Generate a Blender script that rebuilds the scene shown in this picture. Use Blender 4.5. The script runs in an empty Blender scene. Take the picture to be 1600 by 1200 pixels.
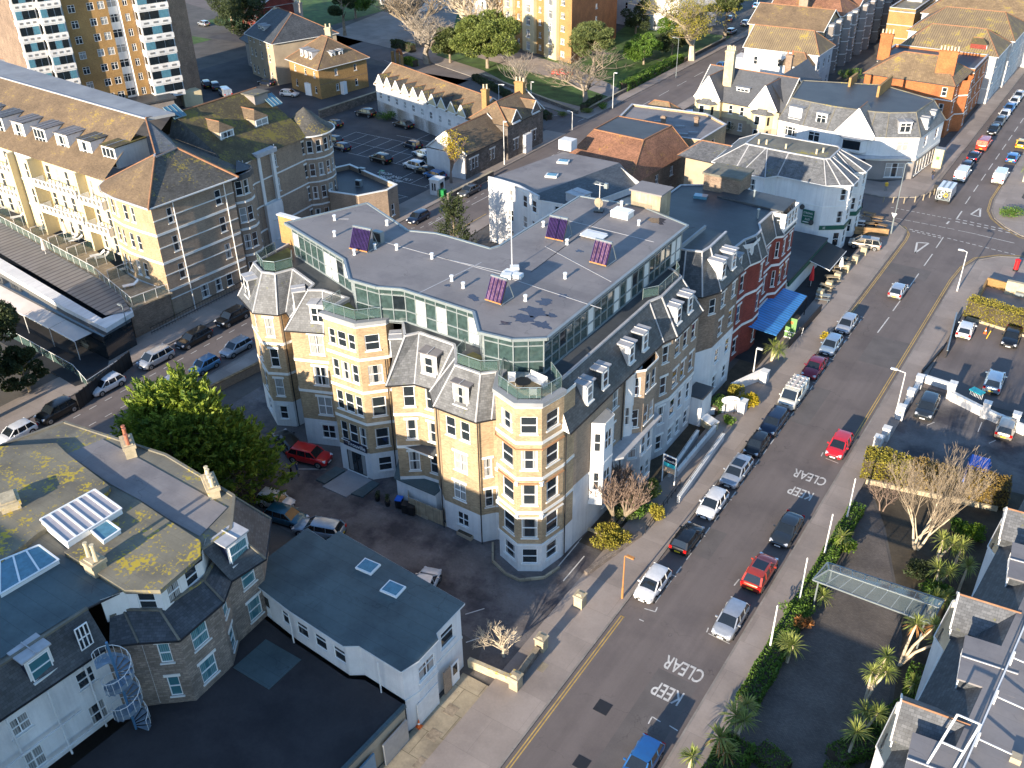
import bpy, bmesh, math, random
import numpy as np
from mathutils import Vector, Matrix
R = math.radians
rnd = random.Random(11)
scene = bpy.context.scene
COL = scene.collection
# ---------------- camera ----------------
FPX = 1492.0; CAMH = 57.0
MW = Matrix(((0.83419804, 0.28400903, -0.47270763), (0.55124956, -0.45340856, 0.7003889), (-0.01541292, -0.84484292, -0.53479238)))
cam_d = bpy.data.cameras.new('camera'); cam = bpy.data.objects.new('camera', cam_d); COL.objects.link(cam)
cam_d.sensor_width = 36; cam_d.lens = FPX / 1600 * 36; cam_d.clip_start = 1; cam_d.clip_end = 2500
m4 = Matrix(((MW[0][0], -MW[0][1], -MW[0][2], 0), (MW[1][0], -MW[1][1], -MW[1][2], 0), (MW[2][0], -MW[2][1], -MW[2][2], CAMH), (0, 0, 0, 1)))
cam.matrix_world = m4
scene.camera = cam
# ---------------- sky and sun ----------------
SUN_EL = 14.0; SUN_AZ = 1.0
world = bpy.data.worlds.new('World'); scene.world = world; world.use_nodes = True
wn = world.node_tree; bg = wn.nodes['Background']
sky = wn.nodes.new('ShaderNodeTexSky'); sky.sky_type = 'NISHITA'; sky.sun_disc = False
sky.sun_elevation = R(SUN_EL); sky.sun_rotation = R(180); sky.altitude = 50; sky.air_density = 1.0; sky.dust_density = 0.3; sky.ozone_density = 3.2
wn.links.new(sky.outputs[0], bg.inputs[0]); bg.inputs[1].default_value = 0.15
sl = bpy.data.lights.new('sun', 'SUN'); sl.energy = 4.9; sl.angle = R(0.5); sl.color = (1.0, 0.85, 0.66)
sun = bpy.data.objects.new('sun', sl); COL.objects.link(sun)
sd = Vector((math.sin(R(SUN_AZ)) * math.cos(R(SUN_EL)), math.cos(R(SUN_AZ)) * math.cos(R(SUN_EL)), -math.sin(R(SUN_EL))))
sun.rotation_euler = sd.to_track_quat('-Z', 'Y').to_euler()
scene.view_settings.view_transform = 'Standard'; scene.view_settings.look = 'None'
scene.view_settings.exposure = 1.25; scene.view_settings.gamma = 1.0
scene.render.engine = 'CYCLES'

def G(u, v, h=0.0):
    """world x, y of the point h metres above the ground seen at pixel (u, v) of the 1600 x 1200 photograph"""
    w = MW @ Vector((u - 800, v - 600, FPX)); t = (h - CAMH) / w.z
    return (w.x * t, w.y * t)

# ---------------- materials ----------------
MATS = {}
def new_mat(name):
    m = bpy.data.materials.new(name); m.use_nodes = True
    return m, m.node_tree, m.node_tree.nodes['Principled BSDF']
def nd(nt, t, **k):
    n = nt.nodes.new(t)
    for a, b in k.items(): setattr(n, a, b)
    return n
def mixc(nt, f, a, b, mode='MIX'):
    n = nt.nodes.new('ShaderNodeMix'); n.data_type = 'RGBA'; n.blend_type = mode
    for s, v in ((0, f), (6, a), (7, b)):
        if isinstance(v, (int, float)): n.inputs[s].default_value = v
        elif isinstance(v, tuple): n.inputs[s].default_value = (*v, 1) if len(v) == 3 else v
        else: nt.links.new(v, n.inputs[s])
    return n.outputs[2]
def noise(nt, vec, scale, detail=4, rough=.6):
    n = nd(nt, 'ShaderNodeTexNoise'); n.inputs['Scale'].default_value = scale; n.inputs['Detail'].default_value = detail
    n.inputs['Roughness'].default_value = rough; nt.links.new(vec, n.inputs['Vector']); return n.outputs[0]
def ramp(nt, f, a, b, c0=(0, 0, 0), c1=(1, 1, 1)):
    n = nd(nt, 'ShaderNodeValToRGB'); e = n.color_ramp.elements
    e[0].position = a; e[1].position = b; e[0].color = (*c0, 1); e[1].color = (*c1, 1)
    nt.links.new(f, n.inputs[0]); return n.outputs[0]
def surf(name, col, var=.25, scale=.6, fine=9, crack=0, wear=0, pat=None, pw=.25, ph=.09, ms=.012, mortar=None, pvar=.25, moss=None, mamt=.5, mscale=.35, rough=.85, metal=0, bump=.0, stain=0, spec=.4, streak=0):
    """weathered surface: base colour broken up by large and fine noise, an optional brick / slate / board pattern in metric UVs, lichen and stains"""
    m, nt, bs = new_mat(name)
    tc = nd(nt, 'ShaderNodeTexCoord'); geo = nd(nt, 'ShaderNodeNewGeometry'); pos = geo.outputs['Position']; uv = tc.outputs['UV']
    big = noise(nt, pos, scale, 5); fin = noise(nt, pos, fine, 3)
    dark = tuple(c * (1 - var) for c in col); lite = tuple(min(1, c * (1 + var)) for c in col)
    c = mixc(nt, ramp(nt, big, .33, .67), dark, lite)
    c = mixc(nt, ramp(nt, fin, .3, .7), c, mixc(nt, 1.0, c, (1 - var * .8,) * 3, 'MULTIPLY'))
    h = None
    if pat == 'brick':
        b = nd(nt, 'ShaderNodeTexBrick'); nt.links.new(uv, b.inputs['Vector']); b.inputs['Scale'].default_value = 1
        b.inputs['Brick Width'].default_value = pw; b.inputs['Row Height'].default_value = ph; b.inputs['Mortar Size'].default_value = ms
        b.inputs['Mortar Smooth'].default_value = .3; b.inputs['Bias'].default_value = 0
        b.inputs['Color1'].default_value = (1 - pvar, 1 - pvar, 1 - pvar, 1); b.inputs['Color2'].default_value = (1 + pvar * .4,) * 3 + (1,)
        mo = mortar or (.6, .6, .6); b.inputs['Mortar'].default_value = (*mo, 1)
        c = mixc(nt, 1.0, c, b.outputs['Color'], 'MULTIPLY'); h = b.outputs['Fac']
    elif pat == 'wave':
        w = nd(nt, 'ShaderNodeTexWave'); w.bands_direction = 'X'; nt.links.new(uv, w.inputs['Vector']); w.inputs['Scale'].default_value = 1 / pw * .314
        c = mixc(nt, ramp(nt, w.outputs['Fac'], .05, .3), mixc(nt, 1.0, c, (.45, .45, .45), 'MULTIPLY'), c)
        h = w.outputs['Fac']
    if streak:
        mp = nd(nt, 'ShaderNodeMapping'); mp.inputs['Scale'].default_value = (2.2, .12, 1); nt.links.new(uv, mp.inputs[0])
        s = noise(nt, mp.outputs[0], 1.0, 5, .65)
        c = mixc(nt, ramp(nt, s, .45, .75), c, mixc(nt, 1.0, c, (1 - streak,) * 3, 'MULTIPLY'))
    if wear:
        mp = nd(nt, 'ShaderNodeMapping'); mp.inputs['Scale'].default_value = (.9, .035, 1); nt.links.new(pos, mp.inputs[0])
        c = mixc(nt, ramp(nt, noise(nt, mp.outputs[0], 1.0, 4, .6), .35, .65), mixc(nt, 1.0, c, (1 - wear,) * 3, 'MULTIPLY'), c)
    if crack:
        vo = nd(nt, 'ShaderNodeTexVoronoi'); vo.feature = 'DISTANCE_TO_EDGE'; vo.inputs['Scale'].default_value = crack
        ad = nd(nt, 'ShaderNodeVectorMath', operation='ADD'); nn = nd(nt, 'ShaderNodeTexNoise'); nn.inputs['Scale'].default_value = .7; nn.inputs['Detail'].default_value = 5; nt.links.new(pos, nn.inputs['Vector'])
        sc = nd(nt, 'ShaderNodeVectorMath', operation='SCALE'); nt.links.new(nn.outputs['Color'], sc.inputs[0]); sc.inputs['Scale'].default_value = 2.6; nt.links.new(pos, ad.inputs[0]); nt.links.new(sc.outputs[0], ad.inputs[1]); nt.links.new(ad.outputs[0], vo.inputs['Vector'])
        gate = ramp(nt, noise(nt, pos, .35, 3), .45, .6)
        c = mixc(nt, 1.0, c, mixc(nt, gate, (1, 1, 1), ramp(nt, vo.outputs['Distance'], .0, .012 * crack + .004, (.62, .62, .62), (1, 1, 1))), 'MULTIPLY')
    if stain:
        s = noise(nt, pos, .23, 6, .62)
        c = mixc(nt, ramp(nt, s, .48, .62), c, mixc(nt, 1.0, c, (1 - stain, 1 - stain, 1 - stain * .9), 'MULTIPLY'))
    if moss:
        a = noise(nt, pos, mscale, 4, .6); b2 = noise(nt, pos, mscale * 9, 4, .65)
        mm = nd(nt, 'ShaderNodeMath', operation='ADD'); nt.links.new(a, mm.inputs[0]); nt.links.new(b2, mm.inputs[1])
        hf = nd(nt, 'ShaderNodeMath', operation='MULTIPLY'); nt.links.new(mm.outputs[0], hf.inputs[0]); hf.inputs[1].default_value = .5
        lo = .63 - mamt * .19; c = mixc(nt, ramp(nt, hf.outputs[0], lo, lo + .05), c, moss)
    nt.links.new(c, bs.inputs['Base Color'])
    bs.inputs['Roughness'].default_value = rough; bs.inputs['Metallic'].default_value = metal
    bs.inputs['Specular IOR Level'].default_value = spec
    if bump:
        bp = nd(nt, 'ShaderNodeBump'); bp.inputs['Strength'].default_value = bump; bp.inputs['Distance'].default_value = .03
        nt.links.new(h if h else fin, bp.inputs['Height']); nt.links.new(bp.outputs[0], bs.inputs['Normal'])
    MATS[name] = m; return m
def flat(name, col, rough=.6, metal=0, spec=.5, var=.12, emit=0, alpha=1):
    m, nt, bs = new_mat(name)
    geo = nd(nt, 'ShaderNodeNewGeometry'); n = noise(nt, geo.outputs['Position'], 2.5, 4)
    c = mixc(nt, ramp(nt, n, .35, .65), tuple(x * (1 - var) for x in col), col)
    nt.links.new(c, bs.inputs['Base Color']); bs.inputs['Roughness'].default_value = rough; bs.inputs['Metallic'].default_value = metal
    bs.inputs['Specular IOR Level'].default_value = spec
    if alpha < 1: bs.inputs['Alpha'].default_value = alpha
    MATS[name] = m; return m
def glassy(name, dark, curt, amount, rough=.05):
    """window glass: dark room behind, in some windows a pale curtain or blind close behind the glass"""
    m, nt, bs = new_mat(name)
    oi = nd(nt, 'ShaderNodeObjectInfo'); tc = nd(nt, 'ShaderNodeTexCoord')
    gt = nd(nt, 'ShaderNodeMath', operation='LESS_THAN'); nt.links.new(oi.outputs['Random'], gt.inputs[0]); gt.inputs[1].default_value = amount
    sx = nd(nt, 'ShaderNodeSeparateXYZ'); nt.links.new(tc.outputs['Generated'], sx.inputs[0])
    ab = nd(nt, 'ShaderNodeMath', operation='SUBTRACT'); nt.links.new(sx.outputs[0], ab.inputs[0]); ab.inputs[1].default_value = .5
    ab2 = nd(nt, 'ShaderNodeMath', operation='ABSOLUTE'); nt.links.new(ab.outputs[0], ab2.inputs[0])
    md = nd(nt, 'ShaderNodeMath', operation='MULTIPLY'); nt.links.new(oi.outputs['Random'], md.inputs[0]); md.inputs[1].default_value = 37.0
    fr = nd(nt, 'ShaderNodeMath', operation='FRACT'); nt.links.new(md.outputs[0], fr.inputs[0])
    m5 = nd(nt, 'ShaderNodeMath', operation='MULTIPLY'); nt.links.new(fr.outputs[0], m5.inputs[0]); m5.inputs[1].default_value = .45
    cu = nd(nt, 'ShaderNodeMath', operation='GREATER_THAN'); nt.links.new(ab2.outputs[0], cu.inputs[0]); nt.links.new(m5.outputs[0], cu.inputs[1])
    mu = nd(nt, 'ShaderNodeMath', operation='MULTIPLY'); nt.links.new(gt.outputs[0], mu.inputs[0]); nt.links.new(cu.outputs[0], mu.inputs[1])
    wv = nd(nt, 'ShaderNodeTexWave'); wv.bands_direction = 'X'; nt.links.new(tc.outputs['UV'], wv.inputs['Vector']); wv.inputs['Scale'].default_value = 2.2; wv.inputs['Distortion'].default_value = 1.5
    cc = mixc(nt, wv.outputs['Fac'], tuple(x * .5 for x in curt), curt)
    nt.links.new(mixc(nt, mu.outputs[0], dark, cc), bs.inputs['Base Color'])
    bs.inputs['Roughness'].default_value = rough; bs.inputs['Specular IOR Level'].default_value = .9
    MATS[name] = m; return m
def foliage(name, a, b, rough=.6):
    m, nt, bs = new_mat(name)
    geo = nd(nt, 'ShaderNodeNewGeometry'); n = noise(nt, geo.outputs['Position'], .9, 5, .7)
    rp = ramp(nt, geo.outputs['Random Per Island'], 0, 1)
    c = mixc(nt, ramp(nt, n, .35, .65), a, b); c = mixc(nt, rp, mixc(nt, 1.0, c, (.7, .7, .7), 'MULTIPLY'), mixc(nt, 1.0, c, (1.3, 1.3, 1.2), 'MULTIPLY'))
    nt.links.new(c, bs.inputs['Base Color']); bs.inputs['Roughness'].default_value = rough; bs.inputs['Specular IOR Level'].default_value = .3
    tr = nd(nt, 'ShaderNodeBsdfTranslucent'); nt.links.new(c, tr.inputs[0]); ms = nd(nt, 'ShaderNodeMixShader'); ms.inputs[0].default_value = .25
    nt.links.new(bs.outputs[0], ms.inputs[1]); nt.links.new(tr.outputs[0], ms.inputs[2]); nt.links.new(ms.outputs[0], nt.nodes['Material Output'].inputs[0])
    MATS[name] = m; return m
def paint(name, col, metal=.2, rough=.28):
    m, nt, bs = new_mat(name); bs.inputs['Base Color'].default_value = (*col, 1); bs.inputs['Metallic'].default_value = metal
    bs.inputs['Roughness'].default_value = rough; bs.inputs['Coat Weight'].default_value = .8; bs.inputs['Coat Roughness'].default_value = .06
    geo = nd(nt, 'ShaderNodeNewGeometry'); n = noise(nt, geo.outputs['Position'], 3, 4)
    nt.links.new(mixc(nt, ramp(nt, n, .35, .7), col, tuple(min(1, c * .82 + .012) for c in col)), bs.inputs['Base Color'])
    MATS[name] = m; return m

surf('ground', (.11, .10, .09), .2, .15, 4, stain=.25)
surf('asphalt', (.168, .142, .132), .10, .12, 7, crack=.16, wear=.14, stain=.14, rough=.9)
surf('asphalt_dark', (.075, .074, .078), .2, .15, 6, crack=.2, stain=.25)
surf('asphalt_wet', (.16, .145, .14), .3, .3, 5, crack=.3, stain=.6, rough=.75)
surf('pavement', (.32, .27, .235), .12, .25, 6, pat='brick', pw=4.1, ph=3.3, ms=.02, mortar=(.8, .8, .8), pvar=.14, stain=.12)
surf('kerb', (.28, .25, .22), .2, 1, 8, pat='brick', pw=.9, ph=5, ms=.02, pvar=.1)
surf('concrete', (.42, .35, .24), .2, .5, 6, crack=.45, pat='brick', pw=2.4, ph=2.2, ms=.03, mortar=(.5, .5, .45), stain=.3)
surf('paving', (.15, .13, .115), .2, .4, 8, pat='brick', pw=.2, ph=.1, ms=.012, mortar=(.6, .6, .6), pvar=.2, stain=.15)
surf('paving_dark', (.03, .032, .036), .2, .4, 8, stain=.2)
surf('tarmac_patch', (.13, .115, .108), .12, .5, 9, crack=.3)
surf('marking', (.62, .6, .56), .2, 2.5, 14, rough=.7, stain=.15)
surf('marking_yellow', (.55, .36, .1), .2, 2, 12, rough=.7, stain=.15)
surf('grass', (.075, .14, .03), .35, .5, 5, stain=.3)
surf('soil', (.075, .06, .04), .35, .6, 6)
surf('mossy_ground', (.14, .13, .05), .3, .5, 6, stain=.3)
surf('brick_buff', (.46, .335, .205), .16, .5, 8, pat='brick', pw=.24, ph=.085, ms=.01, mortar=(.75, .75, .72), pvar=.28, bump=.2, streak=.16)
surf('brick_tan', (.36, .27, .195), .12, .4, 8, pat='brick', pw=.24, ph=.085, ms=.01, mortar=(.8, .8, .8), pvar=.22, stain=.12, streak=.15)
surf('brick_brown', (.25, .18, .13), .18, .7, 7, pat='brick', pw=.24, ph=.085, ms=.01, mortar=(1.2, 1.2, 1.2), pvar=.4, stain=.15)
surf('brick_ochre', (.42, .25, .095), .12, .3, 7, pat='brick', pw=.24, ph=.085, ms=.01, pvar=.2, stain=.12)
surf('brick_red', (.25, .05, .035), .18, .5, 8, pat='brick', pw=.24, ph=.085, ms=.01, pvar=.3)
surf('brick_orange', (.50, .17, .06), .18, .5, 8, pat='brick', pw=.24, ph=.085, ms=.01, pvar=.25, stain=.15)
surf('stone_wall', (.19, .16, .135), .25, .8, 7, pat='brick', pw=.5, ph=.28, ms=.03, mortar=(.6, .6, .6), pvar=.4)
surf('stone_rubble', (.30, .245, .20), .2, .8, 5, pat='brick', pw=.42, ph=.2, ms=.025, mortar=(.65, .65, .65), pvar=.35, stain=.15, bump=.4)
surf('render_white', (.74, .73, .71), .07, .3, 6, stain=.12, streak=.16)
surf('render_cream', (.62, .53, .33), .08, .3, 6, stain=.12, streak=.1)
surf('render_old', (.60, .60, .59), .08, .4, 6, stain=.2, streak=.25)
surf('render_beige', (.42, .34, .24), .1, .4, 6, stain=.15)
surf('render_grey', (.28, .25, .23), .12, .4, 6, stain=.15)
surf('trim_white', (.76, .75, .71), .06, .6, 6, rough=.6, streak=.1)
surf('pvc', (.84, .84, .82), .03, 1, 8, rough=.35)
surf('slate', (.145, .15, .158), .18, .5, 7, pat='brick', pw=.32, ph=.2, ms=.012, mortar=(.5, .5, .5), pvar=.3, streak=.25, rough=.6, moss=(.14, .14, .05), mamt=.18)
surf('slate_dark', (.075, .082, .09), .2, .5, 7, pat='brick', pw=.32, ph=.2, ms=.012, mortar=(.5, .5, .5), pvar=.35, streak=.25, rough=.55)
surf('slate_moss', (.10, .095, .085), .2, .5, 6, pat='brick', pw=.32, ph=.2, ms=.012, mortar=(.6, .6, .6), pvar=.3, moss=(.24, .19, .05), mamt=.42)
surf('slate_blue', (.10, .105, .115), .1, .4, 6, pat='brick', pw=.32, ph=.2, ms=.012, mortar=(.7, .7, .7), pvar=.16, rough=.6)
surf('tile_brown', (.20, .14, .085), .2, .35, 6, pat='brick', pw=.28, ph=.17, ms=.012, mortar=(.6, .6, .6), pvar=.25, moss=(.30, .21, .05), mamt=.3)
surf('tile_moss', (.12, .095, .05), .25, .35, 6, pat='brick', pw=.28, ph=.17, ms=.012, mortar=(.6, .6, .6), pvar=.25, moss=(.17, .14, .03), mamt=.6)
surf('tile_tan', (.27, .19, .11), .18, .35, 6, pat='brick', pw=.35, ph=.32, ms=.03, mortar=(.6, .6, .6), pvar=.25, moss=(.35, .26, .05), mamt=.35)
surf('tile_red', (.30, .145, .085), .2, .4, 6, pat='brick', pw=.25, ph=.16, ms=.015, mortar=(.5, .5, .5), pvar=.35, moss=(.35, .2, .05), mamt=.3)
surf('roof_felt', (.225, .21, .208), .08, .2, 5, pat='brick', pw=40, ph=1.05, ms=.012, mortar=(.82, .82, .82), pvar=.035, crack=.12, stain=.2, rough=.8)
surf('roof_lead', (.29, .30, .31), .12, .3, 5, stain=.15, rough=.6)
surf('roof_dark', (.07, .076, .082), .15, .2, 4, pat='brick', pw=40, ph=1.0, ms=.02, mortar=(.7, .7, .7), pvar=.06, stain=.25, rough=.55)
surf('roof_green', (.085, .125, .135), .15, .3, 4, pat='brick', pw=40, ph=1.0, ms=.02, mortar=(.7, .7, .7), pvar=.05, crack=.15, stain=.25, rough=.7)
surf('roof_bitumen', (.045, .04, .042), .2, .2, 5, stain=.3)
surf('roof_old', (.20, .185, .145), .15, .3, 5, pat='brick', pw=40, ph=1.0, ms=.015, mortar=(.75, .75, .75), pvar=.05, stain=.3, moss=(.36, .29, .06), mamt=.3, mscale=.3)
surf('roof_lichen', (.21, .19, .14), .15, .35, 5, pat='brick', pw=40, ph=1.0, ms=.015, mortar=(.75, .75, .75), pvar=.05, stain=.3, moss=(.46, .34, .04), mamt=.5, mscale=.4)
surf('deck_green', (.07, .09, .03), .3, 1, 6, stain=.3)
surf('corrugated', (.24, .22, .21), .12, .4, 6, pat='wave', pw=.95, rough=.6, metal=.2)
surf('tile_ribbed', (.24, .18, .11), .18, .35, 6, pat='wave', pw=.45, moss=(.34, .26, .05), mamt=.42)
surf('canvas', (.66, .58, .52), .08, .4, 5, stain=.1)
surf('canvas_blue', (.05, .24, .58), .15, .6, 5, pat='wave', pw=.55, rough=.4)
surf('wood', (.34, .21, .10), .3, 1.5, 6, pat='brick', pw=2.5, ph=.15, ms=.01, pvar=.3)
surf('wood_pale', (.45, .36, .24), .2, 1.5, 6, pat='brick', pw=.14, ph=4, ms=.012, pvar=.25)
surf('ridge', (.30, .15, .08), .2, 2, 8)
surf('lead', (.42, .42, .43), .12, 2, 8, rough=.5)
surf('bark', (.30, .24, .17), .3, 2, 10)
surf('bark_pale', (.60, .50, .36), .25, 1.5, 10)
surf('bark_red', (.25, .18, .14), .25, 1.5, 10)
surf('bark_grey', (.33, .28, .22), .25, 1.5, 10)
surf('chimney_stone', (.50, .42, .28), .2, 1.5, 8, stain=.25, moss=(.5, .34, .03), mamt=.25)
flat('roof_blotch', (.05, .045, .06), .12, 0, .8, var=.2); surf('brick_course', (.45, .24, .12), .15, .8, 8)
flat('pot_cream', (.62, .52, .34)); flat('pot_red', (.38, .13, .07))
flat('gutter', (.02, .02, .022), .5); flat('metal_grey', (.27, .31, .32), .4, .3); flat('metal_white', (.75, .75, .73), .4)
flat('metal_dark', (.03, .03, .033), .5, .3); flat('metal_green', (.12, .33, .22), .5); flat('rail', (.30, .36, .36), .35, .5)
flat('navy', (.012, .018, .045), .4); flat('black', (.012, .012, .013), .6); flat('rubber', (.018, .018, .019), .85)
flat('alloy', (.45, .46, .47), .35, .7); flat('light_clear', (.75, .77, .8), .12, .2); flat('light_red', (.5, .01, .01), .2)
flat('plate_white', (.8, .8, .78), .5); flat('plate_yellow', (.75, .55, .03), .5); flat('red', (.62, .015, .02), .5)
flat('orange', (.75, .14, .02), .6); flat('yellow', (.7, .45, .03), .6); flat('teal', (.02, .36, .42), .5); flat('cyan', (.05, .55, .62), .5)
flat('sand', (.55, .40, .28), .7); flat('sign_green', (.005, .09, .06), .5); flat('sign_lime', (.12, .26, .07), .5)
flat('collector', (.06, .028, .13), .22, .3, var=.4); flat('collector_pink', (.30, .16, .27), .25, .3, var=.6)
flat('blue_tarp', (.01, .13, .62), .45); flat('box_green', (.01, .2, .05), .5); flat('orange_post', (.45, .2, .06), .6)
flat('skin', (.5, .3, .2)); flat('cloth_black', (.012, .012, .016)); flat('cloth_blue', (.03, .05, .12)); flat('cloth_grey', (.2, .2, .2)); flat('hair', (.06, .035, .02))
flat('glass_canopy', (.16, .2, .2), .12, 0, .9, alpha=.55); flat('glass_rail', (.10, .17, .16), .08, 0, .8, alpha=.38)
flat('blind', (.74, .74, .70), .5, var=.05); flat('glass_green', (.05, .085, .082), .05, 0, 1.0, var=.4); flat('glass_dark', (.015, .022, .028), .05, 0, .9, var=.3)
flat('glass_sky', (.10, .25, .33), .08, 0, .9, var=.25); flat('poly_sheet', (.42, .39, .40), .3, 0, .5); flat('poster', (.32, .07, .03), .5, var=.8)
flat('car_glass', (.012, .016, .02), .06, 0, .9); flat('curtain', (.6, .6, .56), .8)
glassy('glass', (.02, .027, .033), (.42, .42, .40), .55)
glassy('glass_blue', (.05, .16, .19), (.16, .33, .36), .5)
foliage('leaf_conifer', (.09, .16, .03), (.30, .36, .04)); foliage('leaf_dark', (.03, .05, .022), (.08, .10, .04)); foliage('leaf_pine', (.08, .115, .04), (.19, .21, .07))
foliage('leaf_oak', (.09, .13, .03), (.23, .26, .07)); foliage('leaf_hedge', (.20, .19, .03), (.36, .30, .05)); foliage('leaf_brown', (.19, .13, .04), (.30, .21, .06))
foliage('leaf_green', (.05, .12, .02), (.15, .24, .04)); foliage('leaf_palm', (.13, .19, .04), (.38, .40, .12)); foliage('leaf_yellow', (.35, .28, .02), (.5, .38, .03))
foliage('leaf_orange', (.4, .17, .06), (.5, .25, .09)); foliage('leaf_bright', (.10, .2, .02), (.2, .28, .03))
for k, c in dict(white=(.72, .72, .72), silver=(.42, .45, .49), silver_blue=(.30, .40, .50), black=(.008, .009, .011), navy=(.010, .022, .055), blue=(.03, .16, .42), light_blue=(.12, .30, .50), red=(.55, .008, .012),
                 dark_red=(.28, .008, .03), crimson=(.62, .01, .02), orange_red=(.60, .06, .03), grey=(.09, .10, .11), teal=(.01, .10, .17), champagne=(.45, .40, .33), cream=(.66, .66, .58), yellow=(.8, .5, .02), slate=(.03, .04, .05)).items():
    paint('paint_' + k, c, .05 if k in ('white', 'cream', 'red', 'yellow', 'crimson') else .45)

# ---------------- mesh building ----------------
ORG = {}
class MB:
    def __init__(s): s.v = []; s.f = []; s.m = []; s.mats = []
    def mi(s, mat):
        if mat not in s.mats: s.mats.append(mat)
        return s.mats.index(mat)
    def face(s, pts, mat):
        n = len(s.v); s.v += [tuple(p) for p in pts]; s.f.append(tuple(range(n, n + len(pts)))); s.m.append(s.mi(mat))
    def hexa(s, b, t, mat, bottom=True):
        """b and t: matching rings of points"""
        n = len(b); o = len(s.v); s.v += [tuple(p) for p in b] + [tuple(p) for p in t]; k = s.mi(mat)
        for i in range(n):
            j = (i + 1) % n; s.f.append((o + i, o + j, o + n + j, o + n + i)); s.m.append(k)
        s.f.append(tuple(o + n + i for i in range(n))); s.m.append(k)
        if bottom: s.f.append(tuple(o + n - 1 - i for i in range(n))); s.m.append(k)
    def box(s, x0, y0, z0, x1, y1, z1, mat):
        x0, x1 = min(x0, x1), max(x0, x1); y0, y1 = min(y0, y1), max(y0, y1); z0, z1 = min(z0, z1), max(z0, z1)
        s.hexa([(x0, y0, z0), (x1, y0, z0), (x1, y1, z0), (x0, y1, z0)], [(x0, y0, z1), (x1, y0, z1), (x1, y1, z1), (x0, y1, z1)], mat)
    def obox(s, cx, cy, z0, sx, sy, sz, rz, mat, taper=1):
        c, n = math.cos(rz), math.sin(rz); q = [(-.5, -.5), (.5, -.5), (.5, .5), (-.5, .5)]
        s.hexa([(cx + a * sx * c - b * sy * n, cy + a * sx * n + b * sy * c, z0) for a, b in q],
               [(cx + (a * sx * c - b * sy * n) * taper, cy + (a * sx * n + b * sy * c) * taper, z0 + sz) for a, b in q], mat)
    def prism(s, poly, z0, z1, mat): s.hexa([(p[0], p[1], z0) for p in poly], [(p[0], p[1], z1) for p in poly], mat)
    def beam(s, p0, p1, w, h, mat):
        p0 = Vector(p0); p1 = Vector(p1); d = p1 - p0
        if d.length < 1e-5: return
        d.normalize(); up = Vector((0, 0, 1)) if abs(d.z) < .95 else Vector((0, 1, 0))
        x = d.cross(up).normalized(); y = x.cross(d).normalized(); x *= w / 2; y *= h / 2
        s.hexa([p0 - x - y, p0 - x + y, p0 + x + y, p0 + x - y], [p1 - x - y, p1 - x + y, p1 + x + y, p1 + x - y], mat)
    def tube(s, p0, p1, r0, r1, n, mat, cap=True):
        p0 = Vector(p0); p1 = Vector(p1); d = p1 - p0
        if d.length < 1e-5: return
        d.normalize(); up = Vector((0, 0, 1)) if abs(d.z) < .95 else Vector((0, 1, 0))
        x = d.cross(up).normalized(); y = x.cross(d).normalized(); o = len(s.v); k = s.mi(mat)
        for p, r in ((p0, r0), (p1, r1)):
            for i in range(n):
                a = 2 * math.pi * i / n; s.v.append(tuple(p + x * (math.cos(a) * r) - y * (math.sin(a) * r)))
        for i in range(n):
            j = (i + 1) % n; s.f.append((o + i, o + j, o + n + j, o + n + i)); s.m.append(k)
        if cap:
            s.f.append(tuple(o + n + i for i in range(n))); s.m.append(k); s.f.append(tuple(o + n - 1 - i for i in range(n))); s.m.append(k)
    def lathe(s, cx, cy, prof, n, mat):
        o = len(s.v); k = s.mi(mat)
        for r, z in prof:
            for i in range(n):
                a = 2 * math.pi * i / n; s.v.append((cx + r * math.cos(a), cy + r * math.sin(a), z))
        for q in range(len(prof) - 1):
            for i in range(n):
                j = (i + 1) % n; s.f.append((o + q * n + i, o + q * n + j, o + (q + 1) * n + j, o + (q + 1) * n + i)); s.m.append(k)
        s.f.append(tuple(o + (len(prof) - 1) * n + i for i in range(n))); s.m.append(k)
    def mesh(s, name, off=(0, 0, 0), smooth=False):
        me = bpy.data.meshes.new(name); off = Vector(off)
        me.from_pydata([(v[0] - off.x, v[1] - off.y, v[2] - off.z) for v in s.v], [], s.f)
        for mt in s.mats: me.materials.append(MATS[mt])
        me.polygons.foreach_set('material_index', s.m)
        if smooth: me.polygons.foreach_set('use_smooth', [True] * len(s.f))
        uvl = me.uv_layers.new(name='UVMap'); me.update()
        uv = np.zeros(len(me.loops) * 2, dtype=np.float32); V = s.v
        for p in me.polygons:
            n = p.normal
            if abs(n.z) > .995: ux, uy = Vector((1, 0, 0)), Vector((0, 1, 0))
            else:
                ux = Vector((-n.y, n.x, 0)).normalized(); uy = n.cross(ux)
            for li in p.loop_indices:
                q = V[me.loops[li].vertex_index]; uv[2 * li] = q[0] * ux.x + q[1] * ux.y + q[2] * ux.z; uv[2 * li + 1] = q[0] * uy.x + q[1] * uy.y + q[2] * uy.z
        uvl.data.foreach_set('uv', uv); return me
    def build(s, name, parent=None, smooth=False, loc=None):
        if not s.v: return None
        if parent is not None: off = ORG.get(parent.name, Vector((0, 0, 0)))
        elif loc is not None: off = Vector(loc)
        else:
            xs = [v[0] for v in s.v]; ys = [v[1] for v in s.v]; off = Vector(((min(xs) + max(xs)) / 2, (min(ys) + max(ys)) / 2, min(v[2] for v in s.v)))
        o = bpy.data.objects.new(name, s.mesh(name, off, smooth)); COL.objects.link(o)
        if parent is not None: o.parent = parent; ORG[o.name] = off
        else: o.location = off; ORG[o.name] = off
        return o
def tag(o, label, cat, group=None, kind=None):
    if label: o['label'] = label
    if cat: o['category'] = cat
    if group: o['group'] = group
    if kind: o['kind'] = kind
    return o
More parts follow.
